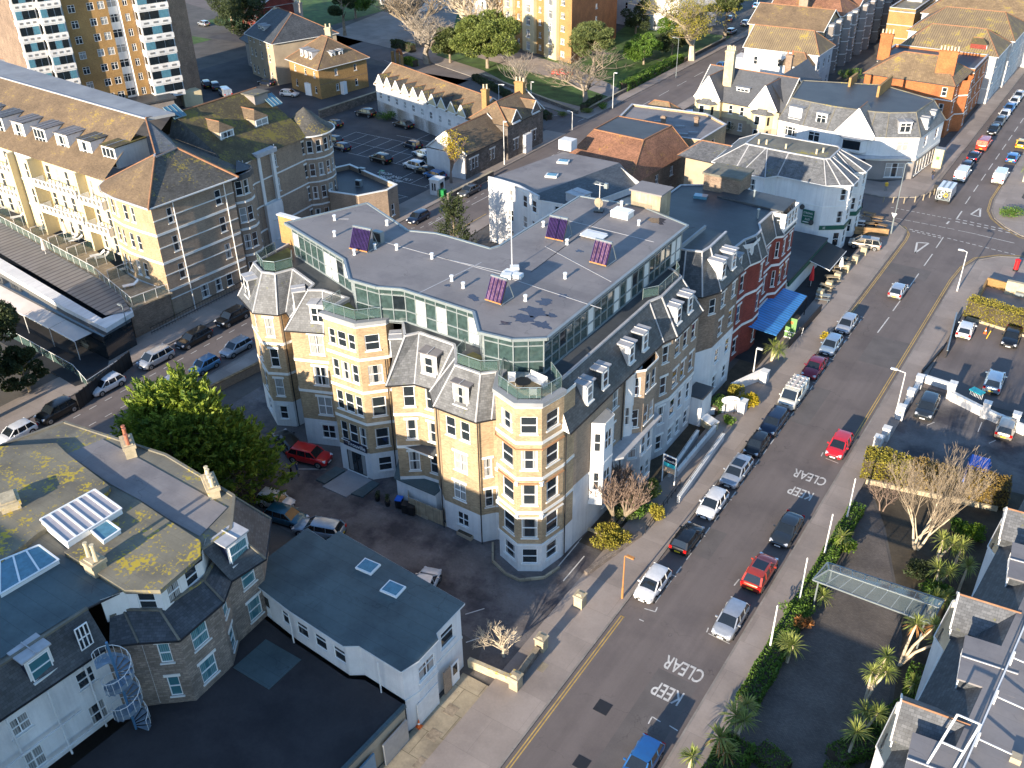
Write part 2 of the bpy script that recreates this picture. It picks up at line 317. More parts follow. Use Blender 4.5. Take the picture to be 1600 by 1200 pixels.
def thing(name, label, cat, loc=(0, 0, 0), rz=0, group=None):
    o = bpy.data.objects.new(name, None); COL.objects.link(o); o.location = loc; o.rotation_euler = (0, 0, rz); o.empty_display_size = .5
    ORG[o.name] = Vector(loc); return tag(o, label, cat, group)
def struct(name, mb):
    o = mb.build(name, loc=(0, 0, 0)); o['kind'] = 'structure'; return o
def copy_tree(o, parent=None):
    c = o.copy(); COL.objects.link(c)
    if parent is not None: c.parent = parent; c.matrix_parent_inverse = o.matrix_parent_inverse
    for ch in list(o.children): copy_tree(ch, c)
    return c
def offs(pts, d, closed=True):
    n = len(pts); out = []
    for i in range(n):
        def nrm(a, b):
            dx, dy = b[0] - a[0], b[1] - a[1]; l = math.hypot(dx, dy) or 1; return dy / l, -dx / l
        if closed: n1 = nrm(pts[i - 1], pts[i]); n2 = nrm(pts[i], pts[(i + 1) % n])
        else:
            n1 = nrm(pts[max(0, i - 1)], pts[max(1, i)] if i == 0 else pts[i]) ; n2 = nrm(pts[i], pts[i + 1]) if i < n - 1 else n1
            if i == 0: n1 = n2
        k = 1 + n1[0] * n2[0] + n1[1] * n2[1]; k = max(k, .35)
        out.append((pts[i][0] + (n1[0] + n2[0]) * d / k, pts[i][1] + (n1[1] + n2[1]) * d / k))
    return out

# ---------------- windows ----------------
WC = {}
def win_mesh(w, h, style):
    w = round(w, 1); h = round(h, 1); key = (w, h, style)
    if key in WC: return WC[key]
    f = MB(); t = .07; Y0, Y1 = .05, .12; fm = 'pvc'
    st = style.rstrip('HSB'); door = st == 'd'
    if 'B' in style: fm = 'black'
    def bar(x0, z0, x1, z1): f.box(x0, Y0, z0, x1, Y1, z1, fm)
    bar(-w / 2, 0, w / 2, t); bar(-w / 2, h - t, w / 2, h); bar(-w / 2, t, -w / 2 + t, h - t); bar(w / 2 - t, t, w / 2, h - t)
    cols = {'s': 1, 's2': 2, 's3': 3, 'c': 1, 'c2': 2, 'c3': 3, 'c4': 4, 'p': 1, 'd': 1, 'd2': 2}.get(st, 1)
    for i in range(1, cols): x = -w / 2 + w * i / cols; bar(x - t * .6, t, x + t * .6, h - t)
    if st[0] == 's': f.box(-w / 2 + t, Y0 - .02, h * .5 - .035, w / 2 - t, Y1, h * .5 + .035, fm)
    if st[0] == 'c': f.box(-w / 2 + t, Y0 - .01, h * .68 - .03, w / 2 - t, Y1, h * .68 + .03, fm)
    if 'S' not in style and not door: f.box(-w / 2 - .1, -.1, -.1, w / 2 + .1, .12, -.002, 'trim_white')
    if 'H' in style: f.box(-w / 2 - .16, -.05, h + .002, w / 2 + .16, .01, h + .24, 'trim_white')
    g = MB(); gm = 'glass' if not door else ('navy' if 'B' in style else 'pvc')
    g.face([(-w / 2 + .03, .09, .03), (w / 2 - .03, .09, .03), (w / 2 - .03, .09, h - .03), (-w / 2 + .03, .09, h - .03)], gm)
    if door: f.box(-w / 2 + .2, .06, h * .45, w / 2 - .2, .085, h * .9, 'glass_dark')
    WC[key] = (f.mesh('window_frame'), g.mesh('window_pane')); return WC[key]
def add_window(parent, x, y, z, ang, w, h, style, glass=None, sub=False):
    fm, gm = win_mesh(w, h, style); nm = 'door' if style.startswith('d') else 'window'
    o = bpy.data.objects.new(nm, fm); COL.objects.link(o); o.parent = parent; po = ORG[parent.name]
    o.location = (x - po.x, y - po.y, z - po.z); o.rotation_euler = (0, 0, ang)
    p = bpy.data.objects.new('panel' if style.startswith('d') else 'pane', gm); COL.objects.link(p); p.parent = o
    if glass:
        p.data = gm.copy() if (id(gm), glass) not in WC else WC[(id(gm), glass)]
        if (id(gm), glass) not in WC: p.data.materials[0] = MATS[glass]; WC[(id(gm), glass)] = p.data
    return o

class Bld:
    def __init__(s, name, label, cat, loc, group=None):
        s.root = thing(name, label, cat, (loc[0], loc[1], 0 if len(loc) < 3 else loc[2]), 0, group)
        s.wall = MB(); s.trim = MB(); s.roof = MB(); s.ridge = MB(); s.gut = MB(); s.pipe = MB(); s.rail = MB(); s.base = MB(); s.nwin = 0
    def facade(s, A, B, z0, z1, mat, wins=(), gl=None):
        ax, ay = A; bx, by = B; L = math.hypot(bx - ax, by - ay)
        if L < .05: return
        dx, dy = (bx - ax) / L, (by - ay) / L; nx, ny = dy, -dx; D = .14
        ws = []
        for w in wins:
            c = w[0] * L if 0 < w[0] < 1 else w[0]; ww = min(round(w[1], 1), L - .2); zb = z0 + w[2]; hh = round(w[3], 1)
            if zb + hh > z1 - .02: hh = round(z1 - .1 - zb, 1)
            c = min(max(c, ww / 2 + .05), L - ww / 2 - .05); ws.append((c - ww / 2, c + ww / 2, zb, zb + hh, ww, hh, w[4] if len(w) > 4 else 's'))
        xs = sorted(set([0, L] + [round(v, 4) for w in ws for v in w[:2]])); zs = sorted(set([z0, z1] + [round(v, 4) for w in ws for v in w[2:4]]))
        P = lambda u, z, d=0: (ax + dx * u - nx * d, ay + dy * u - ny * d, z)
        for i in range(len(xs) - 1):
            for j in range(len(zs) - 1):
                cu = (xs[i] + xs[i + 1]) / 2; cz = (zs[j] + zs[j + 1]) / 2
                if any(w[0] < cu < w[1] and w[2] < cz < w[3] for w in ws): continue
                s.wall.face([P(xs[i], zs[j]), P(xs[i + 1], zs[j]), P(xs[i + 1], zs[j + 1]), P(xs[i], zs[j + 1])], mat)
        ang = math.atan2(dy, dx)
        for w in ws:
            a, b, c, d = w[:4]
            s.wall.face([P(a, c), P(a, c, D), P(a, d, D), P(a, d)], mat); s.wall.face([P(b, c, D), P(b, c), P(b, d), P(b, d, D)], mat)
            s.wall.face([P(a, c, D), P(a, c), P(b, c), P(b, c, D)], mat); s.wall.face([P(a, d), P(a, d, D), P(b, d, D), P(b, d)], mat)
            p = P((a + b) / 2, c); add_window(s.root, p[0], p[1], c, ang, w[4], w[5], w[6], gl); s.nwin += 1
    def chain(s, pts, levels, E={}, closed=False, gl=None):
        """levels: (z0, z1, wall material, sill height, window height, band at the top). E: edge -> [(fraction, width, style)] or {(edge, level): ...}"""
        n = len(pts)
        for i in range(n if closed else n - 1):
            A, B = pts[i], pts[(i + 1) % n]
            for k, lv in enumerate(levels):
                spec = E.get((i, k), E.get(i, ())); ws = []
                for w in spec:
                    if len(w) == 5: ws.append(w)
                    else: ws.append((w[0], w[1], lv[3], lv[4], w[2] if len(w) > 2 else 's'))
                s.facade(A, B, lv[0], lv[1], lv[2], ws, gl)
                if len(lv) > 5 and lv[5]: s.band([A, B], lv[1] - lv[5], lv[5])
    def band(s, pts, z, h, d=.06, mat='trim_white', closed=False):
        o = offs(pts, d, closed); n = len(pts)
        for i in range(n if closed else n - 1):
            j = (i + 1) % n; a, b, c, e = pts[i], pts[j], o[j], o[i]
            s.trim.hexa([(e[0], e[1], z), (c[0], c[1], z), (b[0], b[1], z), (a[0], a[1], z)], [(e[0], e[1], z + h), (c[0], c[1], z + h), (b[0], b[1], z + h), (a[0], a[1], z + h)], mat)
    def gutter(s, pts, z, closed=False, d=.0, mat='gutter', r=.07):
        n = len(pts)
        for i in range(n if closed else n - 1):
            a, b = pts[i], pts[(i + 1) % n]; s.gut.beam((a[0], a[1], z), (b[0], b[1], z), r * 2, r * 1.7, mat)
    def downpipe(s, x, y, z0, z1, mat='gutter', r=.055): s.pipe.tube((x, y, z0), (x, y, z1), r, r, 6, mat)
    def loft(s, ea, za, tb, zb, mat, closed=False, hips=True, hipmat='lead'):
        n = len(ea)
        for i in range(n if closed else n - 1):
            j = (i + 1) % n; a, b, c, d = ea[i], ea[j], tb[j], tb[i]
            q = [(a[0], a[1], za), (b[0], b[1], za), (c[0], c[1], zb)]
            if math.hypot(c[0] - d[0], c[1] - d[1]) > .03: q.append((d[0], d[1], zb))
            s.roof.face(q, mat)
        if hips:
            for i in range(n):
                if not closed and i in (0, n - 1): continue
                s.ridge.tube((ea[i][0], ea[i][1], za + .03), (tb[i][0], tb[i][1], zb + .03), .085, .085, 5, hipmat)
        for i in range(n if closed else n - 1):
            j = (i + 1) % n
            s.ridge.beam((tb[i][0], tb[i][1], zb + .05), (tb[j][0], tb[j][1], zb + .05), .22, .16, hipmat)
    def deck(s, pts, z, mat, cut=None): s.roof.face([(p[0], p[1], z) for p in pts], mat)
    def parapet(s, pts, z, h, t, mat, cap='trim_white', closed=True):
        o = offs(pts, -t, closed); n = len(pts)
        for i in range(n if closed else n - 1):
            j = (i + 1) % n; a, b, c, e = pts[i], pts[j], o[j], o[i]
            s.wall.hexa([(a[0], a[1], z), (b[0], b[1], z), (c[0], c[1], z), (e[0], e[1], z)], [(a[0], a[1], z + h), (b[0], b[1], z + h), (c[0], c[1], z + h), (e[0], e[1], z + h)], mat)
        if cap:
            p2 = offs(pts, .06, closed); o2 = offs(pts, -t - .04, closed)
            for i in range(n if closed else n - 1):
                j = (i + 1) % n; a, b, c, e = p2[i], p2[j], o2[j], o2[i]; z2 = z + h + .002
                s.trim.hexa([(a[0], a[1], z2), (b[0], b[1], z2), (c[0], c[1], z2), (e[0], e[1], z2)], [(a[0], a[1], z2 + .1), (b[0], b[1], z2 + .1), (c[0], c[1], z2 + .1), (e[0], e[1], z2 + .1)], cap)
    def hip(s, c4, z, rise, e0, e1, over=.4, mat='slate', wallmat='render_white', rm='ridge', gut='gutter', name=None):
        p = offs(c4, over); mx = lambda a, b, t=.5: (a[0] + (b[0] - a[0]) * t, a[1] + (b[1] - a[1]) * t)
        a = mx(p[0], p[3]); b = mx(p[1], p[2]); L = math.hypot(b[0] - a[0], b[1] - a[1]); R0 = mx(a, b, (e0 + (over if e0 else 0)) / L); R1 = mx(a, b, 1 - (e1 + (over if e1 else 0)) / L)
        T = z + rise; q = [(x[0], x[1], z) for x in p]; r0 = (R0[0], R0[1], T); r1 = (R1[0], R1[1], T)
        s.roof.face([q[0], q[1], r1, r0], mat); s.roof.face([q[2], q[3], r0, r1], mat); s.roof.face([q[3], q[2], q[1], q[0]], 'trim_white')
        for (i, j, r, e) in ((1, 2, r1, e1), (3, 0, r0, e0)):
            if e: s.roof.face([q[i], q[j], r], mat)
            else:
                ci, cj = c4[i], c4[j]; m = mx(ci, cj); s.wall.face([(ci[0], ci[1], z + .002), (cj[0], cj[1], z + .002), (m[0], m[1], T - rise * over * 2 / max(.1, math.hypot(p[i][0] - p[j][0], p[i][1] - p[j][1])))], wallmat)
                s.trim.beam(q[i], r, .12, .22, 'trim_white'); s.trim.beam(q[j], r, .12, .22, 'trim_white')
            if e: s.ridge.tube(q[i], r, .1, .1, 5, rm); s.ridge.tube(q[j], r, .1, .1, 5, rm)
        s.ridge.tube(r0, r1, .12, .12, 5, rm)
        if gut:
            s.gutter([p[0], p[1]], z - .05, mat=gut); s.gutter([p[2], p[3]], z - .05, mat=gut)
            if e1: s.gutter([p[1], p[2]], z - .05, mat=gut)
            if e0: s.gutter([p[3], p[0]], z - .05, mat=gut)
        return r0, r1
    def dormer(s, x, y, z, ang, w, h, d, style='s', roofmat='roof_lead', cheek='lead', front='trim_white', pitch=0, glass=None):
        """ang: direction the dormer faces. (x, y, z): foot of its front"""
        m = MB(); fx, fy = math.cos(ang), math.sin(ang); sx, sy = -fy, fx   # side vector
        P = lambda a, b, c: (x + sx * a - fx * b, y + sy * a - fy * b, z + c)
        hw = w / 2; k = .3
        m.face([P(hw, 0, 0), P(-hw, 0, 0), P(-hw, 0, h), P(hw, 0, h)][::-1], front)
        m.face([P(hw, 0, 0), P(hw, d, h), P(hw, 0, h)], cheek); m.face([P(hw, 0, 0), P(hw, d, 0), P(hw, d, h)], cheek)
        m.face([P(-hw, 0, 0), P(-hw, 0, h), P(-hw, d, h)], cheek); m.face([P(-hw, 0, 0), P(-hw, d, h), P(-hw, d, 0)], cheek)
        o = .15
        if pitch:
            a, b, c, e = P(hw + o, -o, h), P(-hw - o, -o, h), P(-hw - o, d, h), P(hw + o, d, h)
            r0 = P(0, hw * .9 if pitch > 0 else -o, h + abs(pitch)); r1 = P(0, d, h + abs(pitch))
            m.face([b, a, r0], roofmat if pitch > 0 else front); m.face([a, e, r1, r0], roofmat); m.face([c, b, r0, r1], roofmat); m.face([a, b, c, e], front)
            m.tube(r0, r1, .08, .08, 5, 'ridge')
            if pitch < 0: m.beam(a, r0, .1, .18, 'trim_white'); m.beam(b, r0, .1, .18, 'trim_white')
        else:
            m.hexa([P(hw + o, -o, h), P(-hw - o, -o, h), P(-hw - o, d, h), P(hw + o, d, h)], [P(hw + o, -o, h + .12), P(-hw - o, -o, h + .12), P(-hw - o, d, h + .16), P(hw + o, d, h + .16)], roofmat)
            m.beam(P(0, -o, h + .16), P(0, d, h + .2), .07, .07, 'lead')
        ob = m.build('dormer', s.root)
        ww = round(w - .3, 1); hh = round(h - .35, 1); wx, wy, wz = P(0, .03 + .06, .15)
        fm, gm = win_mesh(ww, hh, style)
        key = ('one', ww, hh, style, glass)
        if key not in WC:
            a = MB(); b2 = fm.copy()
            bm = bmesh.new(); bm.from_mesh(fm); nb = len(bm.faces); bm.from_mesh(gm)
            bm.faces.ensure_lookup_table()
            mats = list(fm.materials); gi = len(mats)
            for f in bm.faces[nb:]: f.material_index = gi
            me = bpy.data.meshes.new('window'); bm.to_mesh(me); bm.free()
            for q in mats: me.materials.append(q)
            me.materials.append(MATS[glass or 'glass']); WC[key] = me
        o2 = bpy.data.objects.new('window', WC[key]); COL.objects.link(o2); o2.parent = ob; po = ORG[ob.name]
        wx, wy, wz = P(0, .10, .15); # slightly proud of the front
        o2.location = (x + fx * .13 - po.x, y + fy * .13 - po.y, z + .15 - po.z); o2.rotation_euler = (0, 0, ang + math.pi / 2)
        return ob
    def chimney(s, x, y, z0, z1, w, d, rz=0, n=3, mat='chimney_stone', pot='pot_cream', ph=.8):
        m = MB(); m.obox(x, y, z0, w, d, z1 - z0 - .3, rz, mat); m.obox(x, y, z1 - .3, w + .2, d + .2, .3, rz, mat); m.obox(x, y, z1, w * .9, d * .8, .12, rz, mat)
        for i in range(n):
            t = (i - (n - 1) / 2) * (w - .3) / max(1, n - 1) if n > 1 else 0
            px, py = x + math.cos(rz) * t, y + math.sin(rz) * t; hh = ph * (1 if i % 2 else .85)
            m.lathe(px, py, [(.17, z1 + .1), (.14, z1 + .1 + hh * .5), (.13, z1 + .1 + hh * .85), (.17, z1 + .1 + hh * .9), (.16, z1 + .1 + hh)], 8, pot if i % 3 else pot)
        m.build('chimney', s.root)
    def railing(s, pts, z, h=1.1, glass=True, closed=False, step=1.4, mat='rail', name='railing'):
        m = MB(); n = len(pts)
        for i in range(n if closed else n - 1):
            a, b = pts[i], pts[(i + 1) % n]; L = math.hypot(b[0] - a[0], b[1] - a[1]); k = max(1, round(L / step))
            m.tube((a[0], a[1], z + h), (b[0], b[1], z + h), .035, .035, 6, mat)
            for j in range(k + 1):
                x, y = a[0] + (b[0] - a[0]) * j / k, a[1] + (b[1] - a[1]) * j / k; m.tube((x, y, z), (x, y, z + h), .03, .03, 5, mat)
            if glass: m.beam((a[0], a[1], z + h * .52), (b[0], b[1], z + h * .52), .015, h * .75, 'glass_rail')
            else: m.tube((a[0], a[1], z + h * .5), (b[0], b[1], z + h * .5), .02, .02, 5, mat)
        return m.build(name, s.root)
    def done(s):
        for mb, nm in ((s.wall, 'wall'), (s.trim, 'trim'), (s.roof, 'roof'), (s.ridge, 'ridge'), (s.gut, 'gutter'), (s.pipe, 'downpipe'), (s.rail, 'railing'), (s.base, 'base')):
            if mb.v: mb.build(nm, s.root)
        return s.root
# ================= the setting =================
def sheet(name, polys, z, mat):
    m = MB()
    for p in polys: m.face([(x, y, z) for x, y in p], mat)
    return struct(name, m)
def rect(x0, y0, x1, y1): return [(x0, y0), (x1, y0), (x1, y1), (x0, y1)]
sheet('ground', [rect(-900, -300, 700, 1100)], 0, 'ground')
main_road = [(-24, -60), (-14.8, -60), (-14.8, 127), (-14.6, 131.5), (-13.6, 135.5), (-11.5, 138.2), (-8.4, 139.6), (0, 139), (60, 130), (60, 138), (0, 145.3), (-10, 147.1), (-12.6, 149.4), (-14.5, 152), (-15.5, 155), (-16, 160), (-15.6, 440),
             (-25, 440), (-25, 158), (-26.5, 154.5), (-31, 152), (-60, 153), (-60, 145), (-31, 143.5), (-26.2, 142.8), (-24.3, 140.5), (-24, 137)]
sheet('main_road', [main_road], .004, 'asphalt')
sheet('side_street', [rect(-90.3, -60, -80.6, 151), [(-90.3, 151), (-80.6, 151), (-80.6, 440), (-91.5, 440), (-91.5, 164), (-113, 169), (-131, 179), (-163, 190), (-300, 225), (-300, 216), (-163, 181), (-131, 170), (-113, 160), (-95, 154.5)]], .004, 'asphalt')
sheet('tarmac_patches', [rect(-18.8, 36, -15.6, 47), rect(-22.6, 60, -20.4, 64), rect(-19.5, 100, -15.4, 107), rect(-23.5, 125, -18, 128.5), rect(-23.6, 84, -20, 92)], .0075, 'tarmac_patch')
sheet('car_park_surface', [rect(-129, 107, -95, 149), rect(-190, 120, -129, 176), rect(-215, 176, -175, 205)], .004, 'asphalt_dark')
sheet('hotel_forecourt', [[(-74, 44), (-50, 43), (-31.3, 41.6), (-30.2, 38.9), (-28.5, 38.9), (-28.5, 56), (-31, 56), (-31, 62), (-74, 62)]], .004, 'asphalt_wet')
sheet('garage_apron', [rect(-31, 20, -27.2, 38.6)], .05, 'concrete')
sheet('right_yard', [rect(-11.9, 98, 20, 116.6)], .02, 'asphalt')
sheet('right_parking', [rect(-12.2, 82.5, 14, 97.2)], .02, 'asphalt_wet')
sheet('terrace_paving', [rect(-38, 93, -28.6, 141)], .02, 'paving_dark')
sheet('front_garden', [rect(-31, 56, -28.4, 93)], .03, 'soil')
sheet('drive_paving', [[(-12.1, 34), (-5, 34), (-3.2, 40), (-3.6, 47), (-3.4, 53), (-4.4, 60), (-6.5, 66), (-9.0, 72), (-11.6, 76.8), (-12.4, 76.8), (-12.4, 60)]], .02, 'paving')
sheet('garden_soil', [[(-4.6, 34), (2, 34), (2, 84), (-12.3, 82.4), (-11.5, 77.2), (-8.8, 72.2), (-6.3, 66), (-4.2, 60), (-3.1, 53), (-3.3, 47), (-3, 40)]], .03, 'soil')
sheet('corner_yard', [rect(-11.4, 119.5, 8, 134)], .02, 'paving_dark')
sheet('lawn', [[(-93, 168), (-94, 213), (-112, 214), (-124, 203), (-137, 198), (-160, 196), (-150, 188), (-131, 181), (-113, 171), (-98, 165)], [(-95, 214), (-95, 245), (-125, 245), (-118, 214)],
               rect(-262, 128, -212, 175), rect(-232, 188, -196, 250), [(-196, 250), (-196, 232), (-170, 205), (-150, 205), (-150, 250)]], .02, 'grass')
sheet('path', [[(-112, 196), (-95, 186), (-95, 180), (-110, 186), (-150, 197), (-152, 205), (-130, 203)], [(-190, 196), (-150, 188), (-150, 196), (-185, 250), (-200, 250)]], .026, 'pavement')
kb = MB(); pv = MB()
def slab(poly, z=.12, edge=None):
    pv.prism(poly, 0, z, 'pavement')
slab(rect(-28.6, -60, -24.16, 137)); slab([(-28.6, 137.003), (-24.16, 137.003), (-24.5, 140.4), (-26.3, 142.4), (-31, 143.2), (-36, 143.2), (-36, 141.2), (-28.6, 141.2)])
slab(rect(-14.64, -60, -12.3, 81)); slab([(-14.64, 81.003), (-12.3, 81.003), (-12, 98), (-11.9, 119), (-11.5, 119.5), (-4, 119.5), (8, 119.5), (60, 112), (60, 129.7), (0, 138.6), (-8.3, 139.2), (-11.2, 137.8), (-13.3, 135.3), (-14.4, 131.4), (-14.64, 127)])
slab([(-15.4, 440), (-15.8, 160), (-15.3, 155.1), (-14.3, 152.2), (-12.4, 149.7), (-9.9, 147.4), (0, 145.7), (60, 138.3), (60, 150), (-4, 154), (-8, 158), (-12.5, 163), (-12.5, 440)])
slab([(-25.2, 440), (-28.2, 440), (-28.2, 175), (-29, 163), (-33, 158.5), (-60, 157.5), (-60, 153.3), (-31, 152.3), (-26.7, 154.8), (-25.2, 158.2)])
slab(rect(-95, -60, -90.5, 154)); slab(rect(-80.4, -60, -78.2, 151)); slab(rect(-80.4, 151.003, -78.0, 440)); slab([(-91.7, 440), (-94, 440), (-94, 170), (-113, 174), (-131, 184.5), (-163, 195), (-163, 190.3), (-131, 179.2), (-113, 169.3), (-91.7, 164.3)])
struct('pavement', pv)
def kerbline(pts, w=.16, z=.135):
    for a, b in zip(pts, pts[1:]): kb.beam((a[0], a[1], z / 2), (b[0], b[1], z / 2), w, z, 'kerb')
kerbline([(-24.08, -60), (-24.08, 137), (-24.4, 140.5), (-26.25, 142.6), (-31, 143.4), (-36, 143.4)]); kerbline([(-14.72, -60), (-14.72, 127), (-14.5, 131.5), (-13.4, 135.4), (-11.3, 138), (-8.3, 139.4), (0, 138.8), (60, 129.8)])
kerbline([(-15.5, 440), (-15.9, 160), (-15.4, 155), (-14.4, 152.1), (-12.5, 149.5), (-9.9, 147.25), (0, 145.5), (60, 138.2)]); kerbline([(-25.1, 440), (-25.1, 158.1), (-26.6, 154.7), (-31, 152.2), (-60, 153.2)])
kerbline([(-90.4, -60), (-90.4, 151)]); kerbline([(-80.5, -60), (-80.5, 440)]); kerbline([(-91.6, 440), (-91.6, 164.2), (-113, 169.2), (-131, 179.1), (-163, 190.2)])
struct('kerb', kb)
# painted markings
mk = MB(); ZM = .013
def line(a, b, w=.1, mat='marking', z=ZM):
    dx, dy = b[0] - a[0], b[1] - a[1]; L = math.hypot(dx, dy) or 1; nx, ny = -dy / L * w / 2, dx / L * w / 2
    mk.face([(a[0] + nx, a[1] + ny, z), (a[0] - nx, a[1] - ny, z), (b[0] - nx, b[1] - ny, z), (b[0] + nx, b[1] + ny, z)], mat)
def pline(pts, w=.1, mat='marking', z=ZM):
    for a, b in zip(pts, pts[1:]): line(a, b, w, mat, z)
def dashes(a, b, on, off, w=.1, mat='marking', z=ZM):
    L = math.hypot(b[0] - a[0], b[1] - a[1]); t = 0
    while t < L:
        u, v = t / L, min(1, (t + on) / L); line((a[0] + (b[0] - a[0]) * u, a[1] + (b[1] - a[1]) * u), (a[0] + (b[0] - a[0]) * v, a[1] + (b[1] - a[1]) * v), w, mat, z); t += on + off
def doubley(pts):
    for d in (0.22, .42):
        pline(offs(pts, d, False), .08, 'marking_yellow')
doubley([(-24, 50.2), (-24, -40)][::-1]) if False else None
for d in (.3, .52): line((-24 + d, -40), (-24 + d, 50.2), .09, 'marking_yellow')
line((-23.75, 50.2), (-23.4, 50.2), .09, 'marking_yellow')
for d in (.3, .52): pline([(-24 + d, 110), (-24 + d, 137), (-24.2 + d, 139.6), (-25.4 + d, 141.6 + d * .6), (-29, 143.2 + d)], .09, 'marking_yellow')
for d in (.35, .57): pline([(-14.8 - d, 84), (-14.8 - d, 127), (-14.5 - d, 131.8), (-13.5 - d, 135.8 + d * .4), (-11.4, 138.2 + d), (-8.3, 139.6 + d), (2, 138.9 + d)], .09, 'marking_yellow')
for d in (.3, .5): pline([(-15.9 - d, 172), (-16 - d, 160), (-15.5 - d, 154.8), (-14.4 - d, 151.8), (-12.6 - d * .6, 149.2 - d * .4), (-10, 147 - d), (0, 145.2 - d)], .09, 'marking_yellow')
for a, b in (((1371, 520), (1389, 496)), ((1395, 486), (1406.5, 470)), ((1418, 452), (1435.6, 427.5)), ((1443.7, 415.6), (1457, 397)), ((1462.5, 387.5), (1474, 370.6))): line(G(*a), G(*b), .13)
for y in range(156, 400, 6): line((-19.4, y), (-19.4, y + 3.6), .13)
line(G(1479, 350), G(1483, 346), .25)
def dd(a, b, n, k=.6, w=.18):
    A = G(*a); B = G(*b)
    for i in range(n):
        t0, t1 = i / n, (i + k) / n; line((A[0] + (B[0] - A[0]) * t0, A[1] + (B[1] - A[1]) * t0), (A[0] + (B[0] - A[0]) * t1, A[1] + (B[1] - A[1]) * t1), w)
dd((1421, 358), (1474, 370), 6); dd((1425, 361), (1474, 373), 6); dd((1494, 342), (1594, 364), 9, w=.22); dd((1493, 346), (1594, 367.5), 9, w=.22); dd((1480, 372), (1590, 399), 11, .62, .15)
dd((1392, 324), (1490, 343), 12, .6, .13); dd((1400, 341), (1494, 359), 7, .8, .1); pline([G(1497, 360), G(1526, 366)], .1); pline([G(1527, 366.5), G(1585, 380)], .12); line(G(1494, 343), G(1503, 330), .2)
for tri in (((1433, 379), (1451, 380), (1430, 395)), ((1517, 335), (1532, 325), (1531, 339))):
    P3 = [G(*p) for p in tri]; pline(P3 + [P3[0]], .26)
for y in range(53, 110, 2): line((-22.05, y), (-22.05, y + 1.0), .1)
for y in range(51, 112, 6): line((-22.3, y - .35), (-21.9, y - .35), .1)
for a, b in (((1007, 951), (1024, 956)), ((1024, 956), (1027, 949)), ((1013, 1131), (1019, 1120)), ((1019, 1120), (1032, 1128)), ((1046, 1134), (1059, 1142)), ((1104, 988), (1107, 981)), ((1107, 990), (1140, 1006)), ((1147, 915), (1155, 905)), ((1283, 713), (1286, 707)), ((1290, 716), (1310, 724))): line(G(*a), G(*b), .09)
for y in range(-20, 150, 2): line((-86.4, y), (-86.4, y + .9), .09)
for y in range(-20, 62, 2): line((-83.7, y), (-83.7, y + .9), .09)
for a, b in (((738, 366), (762, 352)), ((700, 368), (760, 334)), ((702.5, 369), (762, 336.5)), ((670, 352), (700, 335)), ((737, 320), (762, 307)), ((642, 357), (648, 356)), ((690, 316), (712, 304))): line(G(*a), G(*b), .12, 'marking_yellow' if a[0] in (700, 702.5) else 'marking')
for i in range(22): line((-86.8, 168 + i * 9), (-86.8, 173 + i * 9), .13)
for i in range(9): a = i / 9; line((-100 - 60 * a, 158.5 + 23 * a), (-104 - 60 * a, 160 + 23 * a), .12)
# the car park behind: bays ruled in white
for i in range(9): line((-126 + 3.0 * i, 124.5), (-126 + 3.0 * i, 134.5) if i < 9 else 0, .09)
line((-126, 129.5), (-102, 129.5), .09); line((-126, 124.5), (-102, 124.5), .09); line((-126, 134.5), (-102, 134.5), .09)
for i in range(9): line((-110 + 2.2 * i, 112), (-110 + 2.2 * i, 117) , .09) if i < 4 else None
for x0, y0, x1, y1 in ((-119, 113, -96, 113), (-113, 118, -96, 118), (-112, 113, -112, 118), (-107, 113, -107, 118), (-102.5, 118, -102.5, 124), (-99.5, 118, -99.5, 124), (-96.5, 118, -96.5, 124), (-118, 137, -104, 137), (-113, 137, -113, 143), (-109, 137, -109, 143), (-105, 137, -105, 143)): line((x0, y0), (x1, y1), .09)
for i in range(7): line((-108.5 + i * 1.7, 108.5), (-106.5 + i * 1.7, 112.8), .08)
for a, b in (((903, 190), (918, 183)), ((860, 182), (880, 178)), ((945, 165), (960, 158)), ((975, 152), (990, 145))): line(G(*a), G(*b), .12)
# bay lines beside the hotel and in the forecourt
for a, b in (((863, 896), (909, 841)), ((909, 841), (952, 857)), ((952, 857), (917, 900)), ((880, 908), (913, 869)), ((466, 733), (510, 733)), ((727, 960), (757, 951)), ((728, 1004), (752, 996)), ((1518, 738), (1528, 720))): line(G(*a), G(*b), .1, z=.016)
for a, b in (((1448, 665), (1460, 660)), ((1528, 675), (1534, 660)), ((1545, 693), (1556, 688))): line(G(*a), G(*b), .09, z=.03)
struct('road_marking', mk)
def text(s, x, y, z, size, rz=0, mat='marking', sx=1, sy=1, rx=0, name='lettering', ext=0, parent=None, bold=True, align='CENTER', kind='structure'):
    c = bpy.data.curves.new(name, 'FONT'); c.body = s; c.size = size; c.align_x = align; c.align_y = 'CENTER'; c.extrude = ext; c.offset = .012 * size if bold else 0; c.materials.append(MATS[mat]); c.resolution_u = 3
    o = bpy.data.objects.new(name, c)
    me = bpy.data.meshes.new_from_object(o); bpy.data.objects.remove(o); o = bpy.data.objects.new(name, me); COL.objects.link(o)
    if parent is not None: o.parent = parent; po = ORG[parent.name]; x -= po[0]; y -= po[1]; z -= po[2]
    o.location = (x, y, z); o.rotation_euler = (rx, 0, rz); o.scale = (sx, sy, 1)
    if kind and parent is None: o['kind'] = kind
    return o
for (s, u, v, sz) in (('CLEAR', 1069, 1045, 1.9), ('KEEP', 1043.5, 1082.5, 1.9), ('CLEAR', 1265.5, 745.5, 1.9), ('KEEP', 1251.5, 770, 1.9)):
    x, y = G(u, v); text(s, x, y, .018, sz, math.pi, sx=.56, sy=1.0, name='road_lettering')
